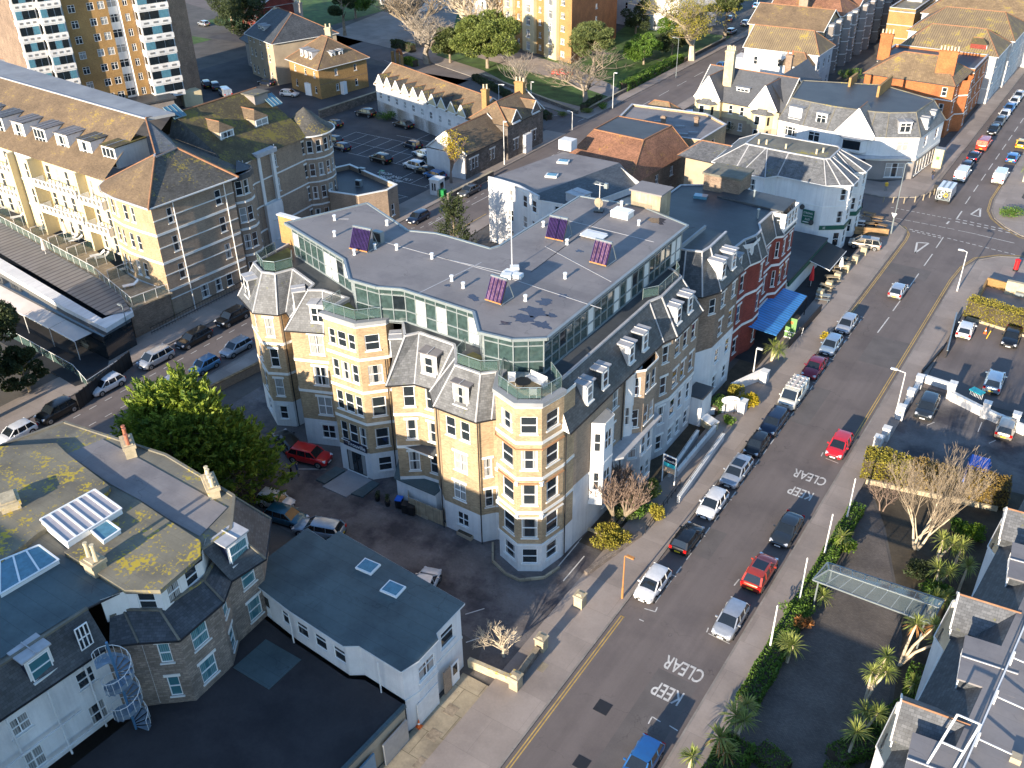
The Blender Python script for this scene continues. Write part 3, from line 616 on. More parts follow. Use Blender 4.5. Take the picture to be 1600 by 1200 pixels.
for (s, u, v) in (('DROP', 601, 271), ('AND', 619, 277), ('FLY', 637, 281), ('DROP', 600, 277), ('OFF', 621, 283)):
    x, y = G(u, v); text(s, x, y, .018, 1.3, 0, sx=.8, sy=1.0, name='road_lettering')
# manhole covers and a drain
mh = MB()
for u, v, a in ((942, 1105, .55), (909, 1192, .5), (705, 1110, .45), (678, 1149, .45), (660, 1195, .5)):
    x, y = G(u, v); mh.box(x - a, y - a, .0, x + a, y + a, .06 if u < 800 else .012, 'bark' if 650 < u < 720 else 'gutter')
x, y = G(848, 1044); mh.box(x - .3, y - .45, .1, x + .3, y + .45, .128, 'concrete'); x, y = G(1270, 744); mh.box(x - .2, y - .2, .0, x + .2, y + .2, .013, 'gutter')
struct('manhole_cover', mh)
# ================= the corner hotel in the middle =================
h = Bld('corner_hotel', 'long buff brick hotel with glazed grey penthouse, slate mansards and corner bay tower', 'hotel', (-50, 70))
rp = [G(u, v, 20.5) for u, v in ((445, 348), (538, 405), (546, 436), (588, 448), (628, 451), (740, 487), (748, 518), (800, 530), (855, 528), (1075, 352), (1003, 322), (975, 318), (906, 306), (780, 384), (766, 388), (697, 368), (680, 364), (637, 360), (626, 352), (574, 317))]
LV = [(0, 3.1, 'render_white', .9, 1.6, 0), (3.1, 6.6, 'brick_buff', .65, 2.1, .28), (6.6, 10.1, 'brick_buff', .65, 2.1, .28), (10.1, 13.6, 'brick_buff', .65, 2.1, 0)]
LVT = LV[:3] + [(10.1, 13.6, 'brick_buff', .75, 1.9, .28), (13.6, 17.0, 'brick_buff', .7, 1.6, .3)]
LVC = [(0, 3.1, 'render_white', 1.0, 1.5, 0), (3.1, 6.4, 'brick_buff', .8, 1.9, 0), (6.4, 9.8, 'brick_buff', .75, 1.9, 0), (9.8, 13.2, 'brick_buff', .75, 1.9, 0)]
Lb = [(-71, 66), (-70.4, 56.8), (-66.8, 54.8), (-64.9, 55.7), (-64.6, 57.0)]
h.chain(Lb, LV, {1: [(.55, 1.0, 'sH')], 2: [(.45, .9, 'sH')], 0: [(.8, 1.0, 's')]})
h.chain([(-64.6, 57.0), (-61.9, 54.2)], LV, {})
h.chain([(-61.9, 54.2), (-58.0, 55.7), (-56.0, 55.0)], LV, {0: [(.6, 1.5, 's2H')]})
B = [(-56.0, 55.0), (-56.0, 53.0), (-52.2, 53.1), (-50.4, 55.0), (-50.4, 56)]
h.chain(B, LVT, {(1, 1): [(.22, .8, 's'), (.52, 1.0, 's'), (.82, .8, 's')], (1, 2): [(.22, .8, 's'), (.52, 1.0, 's'), (.82, .8, 's')], (1, 3): [(.22, .8, 's'), (.52, 1.0, 's'), (.82, .8, 's')], (1, 4): [(.22, .8, 's'), (.52, 1.0, 's'), (.82, .8, 's')],
     (1, 0): [(.5, 2.3, .05, 2.5, 'd2B')], 2: [(.5, 1.3, 's')]})
M = [(-50.4, 55.2), (-47.6, 51.9), (-45.8, 53.2), (-43.9, 53.4)]
h.chain(M, LV, {1: [(.65, 1.0, 'sH')], 2: [(.75, 1.1, 'sH')], 0: []})
C = [(-43.9, 53.4), (-43.9, 52.9), (-42.1, 51.4), (-38.2, 51.35), (-37.3, 52.4), (-36.9, 52.6)]
h.chain(C, LVC, {(2, 3): [(.3, 1.0, 's'), (.68, 1.0, 's')], (2, 2): [(.52, 1.4, 's2H')], (2, 1): [(.45, 1.3, 's2H')], (2, 0): [(.5, 1.2, 's2')], (4, 1): [(.4, .5, 'sH')], (3, 2): [(.6, .7, 'sH')], (3, 1): [(.6, .7, 'sH')]})
D = [(-36.9, 52.9), (-35.9, 50.85), (-33.5, 50.05), (-31.8, 51.1), (-31.3, 53.6), (-31.25, 55.2)]
h.chain(D, LVT, {0: [(.5, .8, 's')], 1: [(.55, 1.35, 's')], 2: [(.5, 1.3, 's')], 3: [(.5, 1.4, 's')]})
for zz in (6.0, 9.5, 12.9, 3.05): h.band(D[:5], zz - .1, .1, .14, 'brick_course' if zz in (9.5, 12.9) else 'trim_white')
for p in D[1:4]:
    for zz in (5.9, 9.3): h.trim.obox(p[0], p[1], zz, .3, .3, .35, 0, 'trim_white')
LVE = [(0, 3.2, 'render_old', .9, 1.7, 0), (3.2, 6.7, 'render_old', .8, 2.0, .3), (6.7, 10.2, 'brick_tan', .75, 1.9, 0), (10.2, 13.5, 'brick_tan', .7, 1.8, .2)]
E_ = [(-31.25, 55.2), (-31.1, 57.6), (-31.0, 62.9), (-31.0, 64.0), (-29.9, 65.2), (-29.9, 67.6), (-31.0, 68.8), (-31.0, 70.2), (-30.4, 71.8), (-30.4, 77.6), (-31.4, 78.8), (-33.0, 79.2)]
LVE0 = [(0, 6.7, 'render_old', 0, 0, 0), (6.7, 13.5, 'brick_tan', 0, 0, 0)]
h.chain(E_[:2], LVE0, {})
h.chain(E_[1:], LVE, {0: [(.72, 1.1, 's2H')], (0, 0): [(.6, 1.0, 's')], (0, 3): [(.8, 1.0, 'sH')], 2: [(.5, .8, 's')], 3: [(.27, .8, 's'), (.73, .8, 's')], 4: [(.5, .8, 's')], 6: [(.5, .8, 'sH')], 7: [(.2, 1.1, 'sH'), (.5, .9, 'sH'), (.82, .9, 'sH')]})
# oriel bays on the road side
for (y0, y1, zb, zt, d) in ((57.7, 60.3, 3.6, 11.8, 1.0), (63.6, 66.2, 6.9, 13.3, .5)):
    x0 = -31.05; q = [(x0, y0), (x0 + d, y0 + .5), (x0 + d, y1 - .5), (x0, y1)]
    h.wall.prism(q + [(x0 - .3, y1), (x0 - .3, y0)], zb - .5, zb, 'render_white'); h.roof.face([(a, b, zt) for a, b in q], 'roof_lead')
    k = int((zt - zb) / 3.4)
    lv = [(zb + i * (zt - zb) / k, zb + (i + 1) * (zt - zb) / k, 'render_white', 1.1, 1.9, .15) for i in range(k)]
    h.chain(q, lv, {0: [(.5, .6, 'sS')], 1: [(.5, 1.1, 's2S')], 2: [(.5, .6, 'sS')]})
h.trim.prism([(-31, 59), (-29.5, 61), (-29.5, 68.5), (-31, 69)], 6.6, 6.8, 'lead')
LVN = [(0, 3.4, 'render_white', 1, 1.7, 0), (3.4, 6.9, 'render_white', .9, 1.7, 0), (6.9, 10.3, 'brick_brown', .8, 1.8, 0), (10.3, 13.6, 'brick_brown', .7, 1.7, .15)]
N_ = [(-36, 79.6), (-33.4, 79.8), (-31.6, 80.6), (-30.6, 82.5), (-30.5, 88), (-36, 88.4)]
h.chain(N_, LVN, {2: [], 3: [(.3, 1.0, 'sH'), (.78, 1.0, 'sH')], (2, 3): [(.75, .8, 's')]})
h.chain([(-36, 88.4)] + offs(rp, -.3)[10:] + [(-71, 66)], [(0, 17, 'brick_tan', 0, 0, 0)], {})
# entrance porch canopy and lean-to pieces between the blocks
h.roof.face([(-48.5, 54.7, 7.0), (-47.4, 52.3, 6.5), (-43.9, 52.4, 6.4), (-43.9, 53.6, 7.0)], 'roof_dark'); h.band([(-48.5, 54.6), (-47.4, 52.3), (-43.9, 52.4)], 6.3, .18, .05)
h.wall.prism([(-49.6, 54.3), (-48.2, 52.0), (-43.6, 52.0), (-43.6, 53.4), (-46, 53.2), (-48, 54.6)], 0, 2.6, 'render_white'); h.roof.prism([(-49.8, 54.3), (-48.3, 51.8), (-43.6, 51.8), (-43.6, 53.4), (-46, 53.2), (-48, 54.6)], 2.605, 2.75, 'roof_green')
add_window(h.root, -46.3, 51.99, 1.0, 0, 1.2, 1.0, 's2', 'glass_blue')
h.roof.box(-31.2, 77.9, 3.4, -29.2, 80.6, 3.55, 'roof_dark'); h.wall.box(-31.2, 78, 0, -29.3, 80.5, 3.39, 'render_white')
for i in range(3): add_window(h.root, -29.29, 78.5 + i * .8, .2, math.pi / 2, .7, 2.8, 's2S')
for x, y in ((-64.75, 56.0), (-50.5, 54.7), (-42.2, 51.25), (-38.05, 51.3), (-31.2, 53.9), (-30.9, 63.2)): h.downpipe(x, y - .08, 0, 13.3)
# mansard slopes
eL = [(-71.7, 66), (-70.9, 56.1), (-66.9, 54.3), (-64.5, 55.25), (-64.2, 56.1), (-63.1, 55.5), (-61.7, 53.4), (-58.2, 54.95), (-56.02, 54.9)]
tL = [(-69.8, 66), (-69.25, 57.4), (-67.05, 56.4), (-65.7, 56.8), (-65.0, 58.5), (-60.9, 57.1), (-60.5, 55.9), (-59.3, 56.6), (-56.02, 56.6)]
h.loft(eL, 13.55, tL, 17, 'slate')
eM = [(-50.38, 55.4), (-47.7, 51.35), (-45.8, 52.9), (-43.95, 53.05), (-43.95, 52.6), (-42.3, 51.0), (-38.0, 50.97), (-37.15, 52.0), (-36.8, 52.4)]
tM = [(-48.9, 55.6), (-47.3, 53.9), (-46.6, 55.0), (-42.8, 54.9), (-41.5, 53.4), (-40.8, 52.3), (-38.3, 52.3), (-37.4, 53.2), (-36.8, 53.3)]
h.loft(eM, 13.2, tM, 17, 'slate')
eE = [(-30.5, 53.2), (-30.6, 70.1), (-30.0, 71.7), (-30.05, 77.6), (-31.6, 79.6), (-34.0, 79.8)]
tE = [(-32.4, 53.9), (-32.5, 70.5), (-32.0, 72.0), (-32.2, 76.6), (-33.6, 77.6), (-34.4, 77.8)]
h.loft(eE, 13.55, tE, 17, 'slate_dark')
h.wall.face([(-30.55, 53.22, 13.5), (-32.4, 53.92, 17), (-33, 54.2, 17), (-33, 53.8, 13.5)][::-1], 'render_white')
eN = [(-35.2, 79.3), (-33.2, 79.4), (-31.3, 80.2), (-30.2, 82.3), (-30.2, 88.3)]
tN = [(-35.4, 82.0), (-34.2, 82.0), (-32.7, 82.5), (-32.5, 84), (-32.6, 88.3)]
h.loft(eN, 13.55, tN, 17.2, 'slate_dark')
for e in (eL, eE, eN): h.gutter(e, 13.5)
h.gutter(eM, 13.15)
a90 = -math.pi / 2
h.dormer(-68.9, 55.75, 14.1, a90 - .45, 1.5, 2.1, 1.2, 's', cheek='slate', roofmat='lead'); h.dormer(-62.6, 55.9, 14.5, a90 - .75, 1.2, 2.0, 1.2, 's', cheek='slate', roofmat='lead')
h.dormer(-58.9, 55.2, 14.3, a90 + .35, 1.6, 1.9, 1.3, 's2', cheek='slate', roofmat='lead'); h.dormer(-49.4, 54.4, 14.3, a90 - .95, 1.3, 1.9, 1.3, 's', cheek='slate', roofmat='lead')
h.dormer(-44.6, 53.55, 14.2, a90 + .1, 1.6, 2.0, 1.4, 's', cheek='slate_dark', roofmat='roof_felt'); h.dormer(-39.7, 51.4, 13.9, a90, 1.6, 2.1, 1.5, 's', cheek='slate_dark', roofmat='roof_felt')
for y in (57.0, 59.6, 64.3, 66.9, 72.9, 75.4): h.dormer(-30.95 if y < 70 else -30.55, y, 14.2, 0, 1.25, 1.9, 1.5, 's', cheek='lead' if y in (57.0, 64.3, 72.9) else 'slate_dark', roofmat='lead')
for y in (83.6, 86.3): h.dormer(-30.7, y, 14.3, 0, 1.25, 2.0, 1.5, 's', cheek='trim_white' if y < 85 else 'lead', roofmat='lead')
# flat roof at the foot of the penthouse, tower tops
base = tL[1:] + [(-56.0, 53.0), (-52.2, 53.1), (-50.4, 55.0)] + tM + [(-36.9, 52.9), (-35.9, 50.9), (-33.5, 50.1), (-31.8, 51.15), (-31.35, 53.6)] + tE + [(-35.4, 78.0), (-35.4, 82)] + tN[1:] + [(-36, 88.4)] + offs(rp, -.3)[10:] + [(-69.8, 67)]
h.deck(base, 16.98, 'roof_dark')
cB = [(-56.1, 56.3), (-56.1, 52.9), (-52.15, 53.0), (-50.3, 54.9), (-50.3, 56)]; cD = [(-37.0, 53.6), (-37.0, 52.8), (-35.95, 50.75), (-33.5, 49.95), (-31.7, 51.0), (-31.2, 53.6)]
for c in (cB, cD):
    o = offs(c, .12, False); i = offs(c, -.45, False)
    for k in range(len(c) - 1): h.trim.hexa([(*o[k], 16.95), (*o[k + 1], 16.95), (*i[k + 1], 16.95), (*i[k], 16.95)], [(*o[k], 17.3), (*o[k + 1], 17.3), (*i[k + 1], 17.3), (*i[k], 17.3)], 'roof_lead')
h.roof.face([(x, y, 17.05) for x, y in [(-55.6, 56), (-55.6, 53.5), (-52.3, 53.6), (-51, 55), (-53.6, 55.1)]], 'deck_green')
h.roof.face([(x, y, 17.05) for x, y in [(-36.5, 53.6), (-36.5, 52.8), (-35.6, 51.3), (-33.5, 50.6), (-32.2, 51.4), (-31.9, 53.6), (-33.6, 54.6), (-35.8, 53.1)]], 'wood_pale')
h.roof.face([(x, y, 17.04) for x, y in [(-69.1, 58.2), (-67, 56.8), (-65.8, 57.2), (-65.3, 58.6), (-67, 60.5), (-69, 62)]], 'deck_green')
h.roof.face([(x, y, 17.04) for x, y in [(-41.2, 53.2), (-40.7, 52.6), (-38.4, 52.6), (-37.6, 53.3), (-38.8, 54.4), (-40.8, 54.8)]], 'mossy_ground')
h.railing([(-56, 55.5), (-55.95, 53.2), (-52.3, 53.3), (-50.7, 54.9)], 17.3); h.railing([(-36.85, 53.4), (-35.75, 51.1), (-33.5, 50.3), (-32.0, 51.3), (-31.5, 53.5), (-33.3, 54.9)], 17.3)
h.railing([(-69.3, 60.5), (-69.1, 57.8), (-67.05, 56.7), (-65.9, 57.1), (-65.2, 58.7), (-66.5, 60)], 17.0); h.railing([(-41.5, 54.7), (-41.3, 53.3), (-40.7, 52.5), (-38.4, 52.5), (-37.3, 53.3), (-37.0, 54)], 17.0)
h.railing([(-33.2, 70.6), (-32.3, 71.9), (-32.4, 76.5), (-33.2, 77.6)], 17.0)
h.wall.box(-70.6, 62.6, 17, -67.3, 63.0, 20.0, 'brick_ochre'); h.trim.box(-70.7, 62.5, 20.0, -67.2, 63.1, 20.12, 'trim_white')
h.wall.box(-34.9, 79.5, 17.2, -34.7, 88, 17.6, 'roof_lead')
# the penthouse: a curtain wall of glass under a flat grey roof
pr = MB(); pr.prism(rp, 20.25, 20.45, 'roof_lead'); pr.face([(x, y, 20.47) for x, y in offs(rp, -.25)], 'roof_felt')
for i in range(len(rp)): a, b = rp[i], rp[(i + 1) % len(rp)]; pr.beam((*a, 20.42), (*b, 20.42), .22, .24, 'metal_grey')
pen = pr.build('penthouse_roof', h.root)
wp = offs(rp, -.45)
def curtain(parent, A, B, z0, z1, step=1.15, seed=1, rows=(.36, .80), doors=()):
    q = MB(); g = random.Random(seed); L = math.hypot(B[0] - A[0], B[1] - A[1]); n = max(1, round(L / step)); dx, dy = (B[0] - A[0]) / L, (B[1] - A[1]) / L; nx, ny = dy, -dx
    P = lambda u, z, d=0: (A[0] + dx * u + nx * d, A[1] + dy * u + ny * d, z)
    for i in range(n):
        u0, u1 = L * i / n, L * (i + 1) / n; c = g.random(); H = z1 - z0
        mt = 'blind' if c < .3 else ('glass_green' if c < .8 else 'glass_dark')
        z = [z0 + .12, z0 + rows[0] * H, z0 + rows[1] * H, z1]
        for k in range(3):
            mm = mt if k == 1 else ('glass_green' if k == 2 or c > .2 else mt)
            q.face([P(u0, z[k]), P(u1, z[k]), P(u1, z[k + 1]), P(u0, z[k + 1])], mm)
        q.beam(P(u0, z0, .04), P(u0, z1, .04), .09, .09, 'metal_grey')
    q.beam(P(L, z0, .04), P(L, z1, .04), .09, .09, 'metal_grey')
    for r in (0, rows[0], rows[1], 1): q.beam(P(0, z0 + (z1 - z0) * r, .035), P(L, z0 + (z1 - z0) * r, .035), .08, .1 if 0 < r < 1 else .3, 'metal_grey')
    return q.build('window_wall', parent)
for i in list(range(0, 10)) + [len(wp) - 1]:
    a, b = wp[i], wp[(i + 1) % len(wp)]
    curtain(h.root, a, b, 17.0, 20.25, seed=i + 3)
bw = MB()
for i in range(10, len(wp) - 1):
    a, b = wp[i], wp[(i + 1) % len(wp)]; bw.beam((*a, 18.6), (*b, 18.6), .2, 3.3, 'roof_lead')
bw.build('penthouse_back_wall', h.root)
# lines and patches on the flat roof
rl = MB()
for a, b in (((600, 378), (790, 430)), ((830, 425), (965, 322)), ((690, 403), (800, 428)), ((800, 436), (940, 482)), ((870, 340), (1022, 378)), ((852, 385), (955, 440)), ((650, 460), (752, 410)), ((525, 342), (545, 342))):
    p, q = G(*a, 20.48), G(*b, 20.48); rl.beam((*p, 20.475), (*q, 20.475), .07, .03, 'gutter' if a[0] in (830,) else 'lead')
rl.build('roof_seam', h.root)
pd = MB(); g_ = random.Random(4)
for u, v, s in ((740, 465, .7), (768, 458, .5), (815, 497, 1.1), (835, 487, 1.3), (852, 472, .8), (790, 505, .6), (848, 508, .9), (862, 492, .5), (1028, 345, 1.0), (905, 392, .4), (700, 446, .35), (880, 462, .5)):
    x, y = G(u, v, 20.49); k = [g_.uniform(.45, 1.1) for _ in range(18)]; pd.face([(x + s * k[i] * 1.1 * math.cos(i * .349), y + s * k[i] * .8 * math.sin(i * .349), 20.482) for i in range(18)], 'roof_blotch')
pd.build('roof_blotch', h.root)  # dark glossy irregular blotches laid on the flat roof
h.done()
# roof furniture, each thing on its own
def vent(u, v, label, z=20.47, hh=.55, cowl=False):
    x, y = G(u, v, z); m = MB(); m.lathe(x, y, [(.16, z), (.13, z + .08), (.11, z + hh * .8), (.18, z + hh * .82), (.17, z + hh)], 10, 'pvc'); o = m.build('roof_vent'); tag(o, label, 'vent', 'white vent pipes on the grey penthouse roof')
for i, (u, v, s) in enumerate(((523, 369, 'white vent pipe on the roof left of the purple collector by the street'), (523, 344, 'white vent pipe on a lead patch near the far left roof corner'), (554, 398, 'white vent stub at the foot of the leftmost solar collector'), (586, 389, 'white vent stub between the leftmost collector and the grey fan unit'),
        (605, 352, 'white vent pipe near the far edge of the roof, behind the fan unit'), (620, 390, 'curved white vent beside the seam near the fan unit'), (675, 404, 'white vent on a square patch in the middle of the left roof'), (706, 439, 'white vent pipe, farther of the pair left of the pink collector'), (724, 450, 'white vent pipe, nearer of the pair left of the pink collector'),
        (821, 470, 'white vent pipe right of the pink collector'), (883, 435, 'white vent pipe just below the right-hand purple collector'), (886, 382, 'white vent on a patch between the two right-hand collectors'), (849, 354, 'white vent left of the far solar collector'), (998, 352, 'white vent near the far right roof edge'), (971, 322, 'white vent beside the brick plant box'))): vent(u, v, s)
def collector(u0, v0, u1, v1, mat, label):
    a = Vector((*G(u0, v0, 20.6), 20.6)); b = Vector((*G(u1, v1, 20.6), 20.6)); w = (b - a); w.z = 0; L = w.length; w.normalize(); bk = Vector((-w.y, w.x, 0)); t = thing('solar_collector', label, 'solar panel', (a.x, a.y, 20.47), 0, 'evacuated tube collectors on the roof')
    H = 1.9; D = .95; fr = MB(); tb = MB(); up = bk * D + Vector((0, 0, H))
    n = 13
    for i in range(n): p = a + w * (L * (i + .5) / n) + Vector((0, 0, .15)); tb.tube(p, p + up * .93, .045, .045, 6, 'collector' if mat == 'collector' or i % 3 == 0 else mat)
    tb.build('tubes', t)
    fr.beam(a + up, b + up, .22, .2, 'metal_grey'); fr.beam(a + Vector((0, 0, .1)), b + Vector((0, 0, .1)), .1, .1, 'orange_post')
    bb = MB(); bb.hexa([a + bk * .05, b + bk * .05, b + bk * .09, a + bk * .09], [a + up + bk * .05, b + up + bk * .05, b + up + bk * .09, a + up + bk * .09], 'metal_dark'); bb.build('back_panel', t)
    for p in (a, b):  fr.beam(p + up, p + bk * 1.8, .06, .06, 'metal_grey'); fr.beam(p, p + bk * 1.8, .06, .06, 'metal_grey')
    fr.build('frame', t)
collector(546, 389, 574, 395, 'collector', 'purple tube solar collector at the left end of the roof')
collector(758, 469, 783, 477, 'collector_pink', 'pinkish tube solar collector, the nearest one to the corner tower')
collector(852, 372, 880, 378, 'collector', 'dark purple tube solar collector near the far roof edge')
collector(921, 410, 947, 417, 'collector_pink', 'purple and pink striped solar collector on the right of the roof')
def simple(name, label, cat, fn, group=None, parts=()):
    m = MB(); fn(m); return tag(m.build(name), label, cat, group)
def fbox(m, u, v, z, sx, sy, sz, mat, rz=0): x, y = G(u, v, z); m.obox(x, y, z, sx, sy, sz, rz, mat); return x, y
def f_ac(m): x, y = fbox(m, 592, 378, 20.47, 1.0, .5, 1.1, 'metal_grey'); m.box(x - .42, y - .27, 20.6, x + .42, y - .255, 21.45, 'metal_dark')
simple('fan_unit', 'grey boxed fan unit behind the leftmost solar collector', 'air conditioner', f_ac)
def f_sk(m): x, y = fbox(m, 972, 338, 20.47, 1.9, 1.3, .55, 'trim_white'); m.obox(x, y, 21.02, 2.0, 1.4, .06, 0, 'pvc'); m.obox(x, y, 21.08, 1.8, 1.2, .1, 0, 'pvc')
simple('roof_hatch', 'stacked white access hatch on the penthouse roof', 'hatch', f_sk)
def f_sk2(m): fbox(m, 928, 368, 20.47, 2.2, 1.3, .22, 'trim_white'); fbox(m, 928, 368, 20.69, 2.3, 1.4, .05, 'metal_white')
simple('rooflight', 'low white rooflight behind the right-hand solar collector', 'skylight', f_sk2)
def f_pb(m):
    x, y = G(1008, 326, 20.47); m.box(x - 1.6, y, 17, x + 1.6, y + 2.4, 22.1, 'concrete'); m.box(x - 1.8, y - .2, 22.1, x + 1.8, y + 2.6, 22.25, 'roof_felt'); m.box(x - 1.62, y - .03, 21.0, x + 1.62, y, 22.08, 'wood_pale')
simple('plant_box', 'square boxed plant room on the far edge of the penthouse roof', 'plant room', f_pb)
def f_dish(m):
    x, y = G(936, 330, 20.47); m.obox(x, y, 20.47, .9, .9, .15, .3, 'gutter'); m.tube((x, y, 20.5), (x, y, 23.4), .035, .03, 6, 'metal_white'); m.tube((x, y - .1, 21.4), (x, y - .16, 21.4), .5, .48, 20, 'concrete')
    for k in range(5): m.tube((x - .8, y + .15 * k, 23.2 + .02 * k), (x + .1, y + .15 * k, 23.2), .015, .015, 4, 'metal_grey')
    m.obox(x + .7, y, 23.0, .35, .3, .5, 0, 'metal_grey'); m.beam((x - .6, y, 23.2), (x + .8, y, 23.2), .04, .04, 'metal_white')
simple('satellite_dish', 'round grey satellite dish with an aerial mast on the penthouse roof', 'satellite dish', f_dish)
def f_mast(m):
    x, y = G(800, 421, 20.47); m.lathe(x, y, [(.08, 20.47), (.04, 21), (.03, 27.2), (.06, 27.22), (.02, 27.4)], 8, 'pvc')
simple('flagpole', 'tall slim white flagpole rising from the middle of the penthouse roof', 'flagpole', f_mast)
def f_pile(m):
    for k, (du, dv, s) in enumerate(((0, 0, 1.2), (10, 5, 1.0), (-7, 6, .9), (6, -5, .8))): fbox(m, 798 + du, 428 + dv, 20.47, s, .7, .28 + .05 * k, 'metal_white', .2 * k)
simple('slab_ballast', 'loose pale ballast slabs round the foot of the flagpole', 'ballast', f_pile)
# ================= the garage block with the felt roof, lower middle =================
g = Bld('garage_block', 'low block of garages under a wide dark felt roof with two rooflights', 'garages', (-38, 36))
gp = [(-45.6, 32.6), (-41.4, 32.0), (-35.8, 31.6), (-34.9, 32.2), (-31.0, 32.0), (-30.6, 33.4), (-30.6, 35.6), (-31.1, 36), (-31.1, 39.4), (-44.2, 40.4), (-44.3, 39.0), (-46.6, 39.3), (-46.8, 34.4)]
GW = offs(gp, -.25)
g.chain(GW, [(3.3, 6.4, 'render_white', .9, 1.3, 0)], {0: [(.15, .9, .1, 2.1, 'd'), (.75, 1.0, 'cS')], 1: [(.15, 1.2, 'cS'), (.5, 1.2, 'cS'), (.85, 1.2, 'cS')], 4: [], 5: [(.5, 1.9, .7, 1.4, 'c2')], 7: [(.5, 1.5, .7, 1.5, 'c')]}, closed=True)
g.chain([GW[4], GW[5], GW[6], GW[7], GW[8]], [(0, 3.3, 'render_white', 0, 2.4, .25)], {}, False); g.chain([GW[8], GW[9], GW[10], GW[11], GW[12]], [(0, 3.3, 'render_grey', 0, 2.4, 0)], {}, False)
for y0, y1 in ((33.0, 35.4),): g.trim.box(-30.84, y0, 0, -30.78, y1, 2.3, 'metal_white')
add_window(g.root, -30.84, 37.6, 0.05, math.pi / 2, .9, 2.1, 'dS'); g.wall.box(-30.95, 36.2, 0, -30.83, 37, 2.4, 'brick_tan')
g.chain([(-31.6, 18), (-30.95, 31.9)], [(0, 3.3, 'render_beige', 0, 2.2, .3)], {})
for y0 in (18.5, 22.2, 25.9, 29.2): g.trim.box(-31.25 + (y0 - 18) * .04, y0, 0, -31.1 + (y0 - 18) * .04, y0 + 2.5, 2.2, 'paint_silver' if y0 > 28 else 'paint_light_blue')
g.roof.prism(gp, 6.4, 6.6, 'roof_green'); g.gutter(gp, 6.5, True, mat='metal_white', r=.05)
g.roof.prism([(-46.6, 5), (-31.7, 5), (-30.9, 31.95), (-34.7, 32.1), (-35.8, 31.55), (-41.4, 31.95), (-45.4, 32.5)], 3.0, 3.3, 'roof_bitumen'); g.roof.box(-43.4, 27.8, 3.3, -39.8, 31.0, 3.36, 'roof_green')
g.gutter([(-31.7, 5), (-30.9, 31.9)], 3.32, mat='roof_green', r=.14)
for u, v in ((575, 885), (614, 920)):
    x, y = G(u, v, 6.7); m = MB(); m.obox(x, y, 6.6, 1.5, 1.25, .16, .06, 'pvc'); m.obox(x, y, 6.765, 1.25, 1.0, .03, .06, 'glass_sky'); m.build('rooflight', g.root)
for x, y in ((-41.4, 31.9), (-33, 31.9)): g.downpipe(x, y, 3.3, 6.3, 'metal_white')
g.root['category'] = 'garages'; g.done()
# ================= the stone and render house, bottom left =================
r = Bld('stone_villa', 'rubble stone and white rendered villa with lichened flat roofs, rooflights and an angled bay', 'house', (-58, 24))
LR = [(3.3, 6.7, 'stone_rubble', .7, 1.9, 0), (6.7, 9.7, 'stone_rubble', .6, 1.8, 0)]; LR2 = [(3.3, 6.6, 'render_white', .5, 1.7, 0), (6.6, 9.7, 'render_white', .7, 1.4, 0)]
r.chain([(-48, 5), (-47.0, 21.2)], LR2, {0: [(.32, .7, 's'), (.42, .6, 's'), (.62, 1.3, 's2'), (.9, 1.2, 's')]})
r.chain([(-47, 21.2), (-45.3, 22.8), (-43.4, 24.4), (-43.6, 28.0), (-44.9, 29.8), (-45.1, 33.2), (-47, 35.5)], LR, {1: [(.55, .8, 'sH')], 2: [(.45, 1.4, 'sH')], 3: [(.5, 1.0, 'sH')], 4: [(.6, 1.3, 'sH')]}, gl='glass_blue')
r.chain([(-47, 35.5), (-57, 36.2), (-70, 34.5), (-74, 20), (-74, 5)], [(0, 9.7, 'stone_rubble', 0, 0, 0)], {}); r.chain([(-45.1, 33.2), (-47, 35.5)], [(0, 3.3, 'stone_rubble', 0, 0, 0)], {})
e1 = [(-47.9, 5), (-46.5, 21.4), (-45.1, 22.6), (-43.0, 24.2), (-43.2, 28.2), (-44.3, 29.9), (-43.9, 32.8), (-46.8, 36.2), (-57, 36.8), (-70.5, 35.2), (-75, 20), (-75, 5)]
t1 = [(-49.0, 5), (-47.9, 21.5), (-47.2, 23.8), (-45.4, 25.1), (-45.2, 28.6), (-46.0, 29.3), (-45.9, 31.9), (-48.5, 34.6), (-57, 35.3), (-68, 33.8), (-72, 20), (-72, 5)]
r.loft(e1[:2], 9.65, t1[:2], 12.2, 'slate_dark', hipmat='roof_old'); r.loft(e1[5:], 9.65, t1[5:], 12.2, 'slate_dark', hipmat='roof_old'); r.loft(e1[1:6], 9.65, [(-47.7, 22.6), (-47.5, 23.5), (-45.4, 24.8), (-45.1, 28.3), (-46.2, 30.6)], 10.6, 'slate_dark', hipmat='roof_old'); r.gutter(e1, 9.6); r.gutter(t1, 12.2, r=.05)
RZ = 12.25
def rf(px, z, mat, th=0):
    q = [G(u, v, z) for u, v in px]
    if th: r.roof.prism(q, z - th, z, mat)
    else: r.roof.face([(x, y, z) for x, y in q], mat)
    return q
r.roof.face([(x, y, RZ - .06) for x, y in t1], 'roof_old')
rf([(-40, 700), (88, 692), (104, 708), (172, 760), (168, 768), (60, 832), (0, 880), (-40, 900)], RZ + .35, 'roof_lichen', .4)
rf([(215, 781), (262, 812), (313, 845), (313, 868), (250, 922), (195, 922), (100, 862)], RZ + .3, 'roof_lichen', .35)
rf([(105, 709), (160, 686), (228, 722), (355, 793), (312, 838), (262, 810), (217, 780), (174, 757)], RZ - .01, 'roof_felt')
rf([(0, 895), (96, 866), (186, 924), (100, 968), (0, 1030)], RZ - .01, 'roof_green')
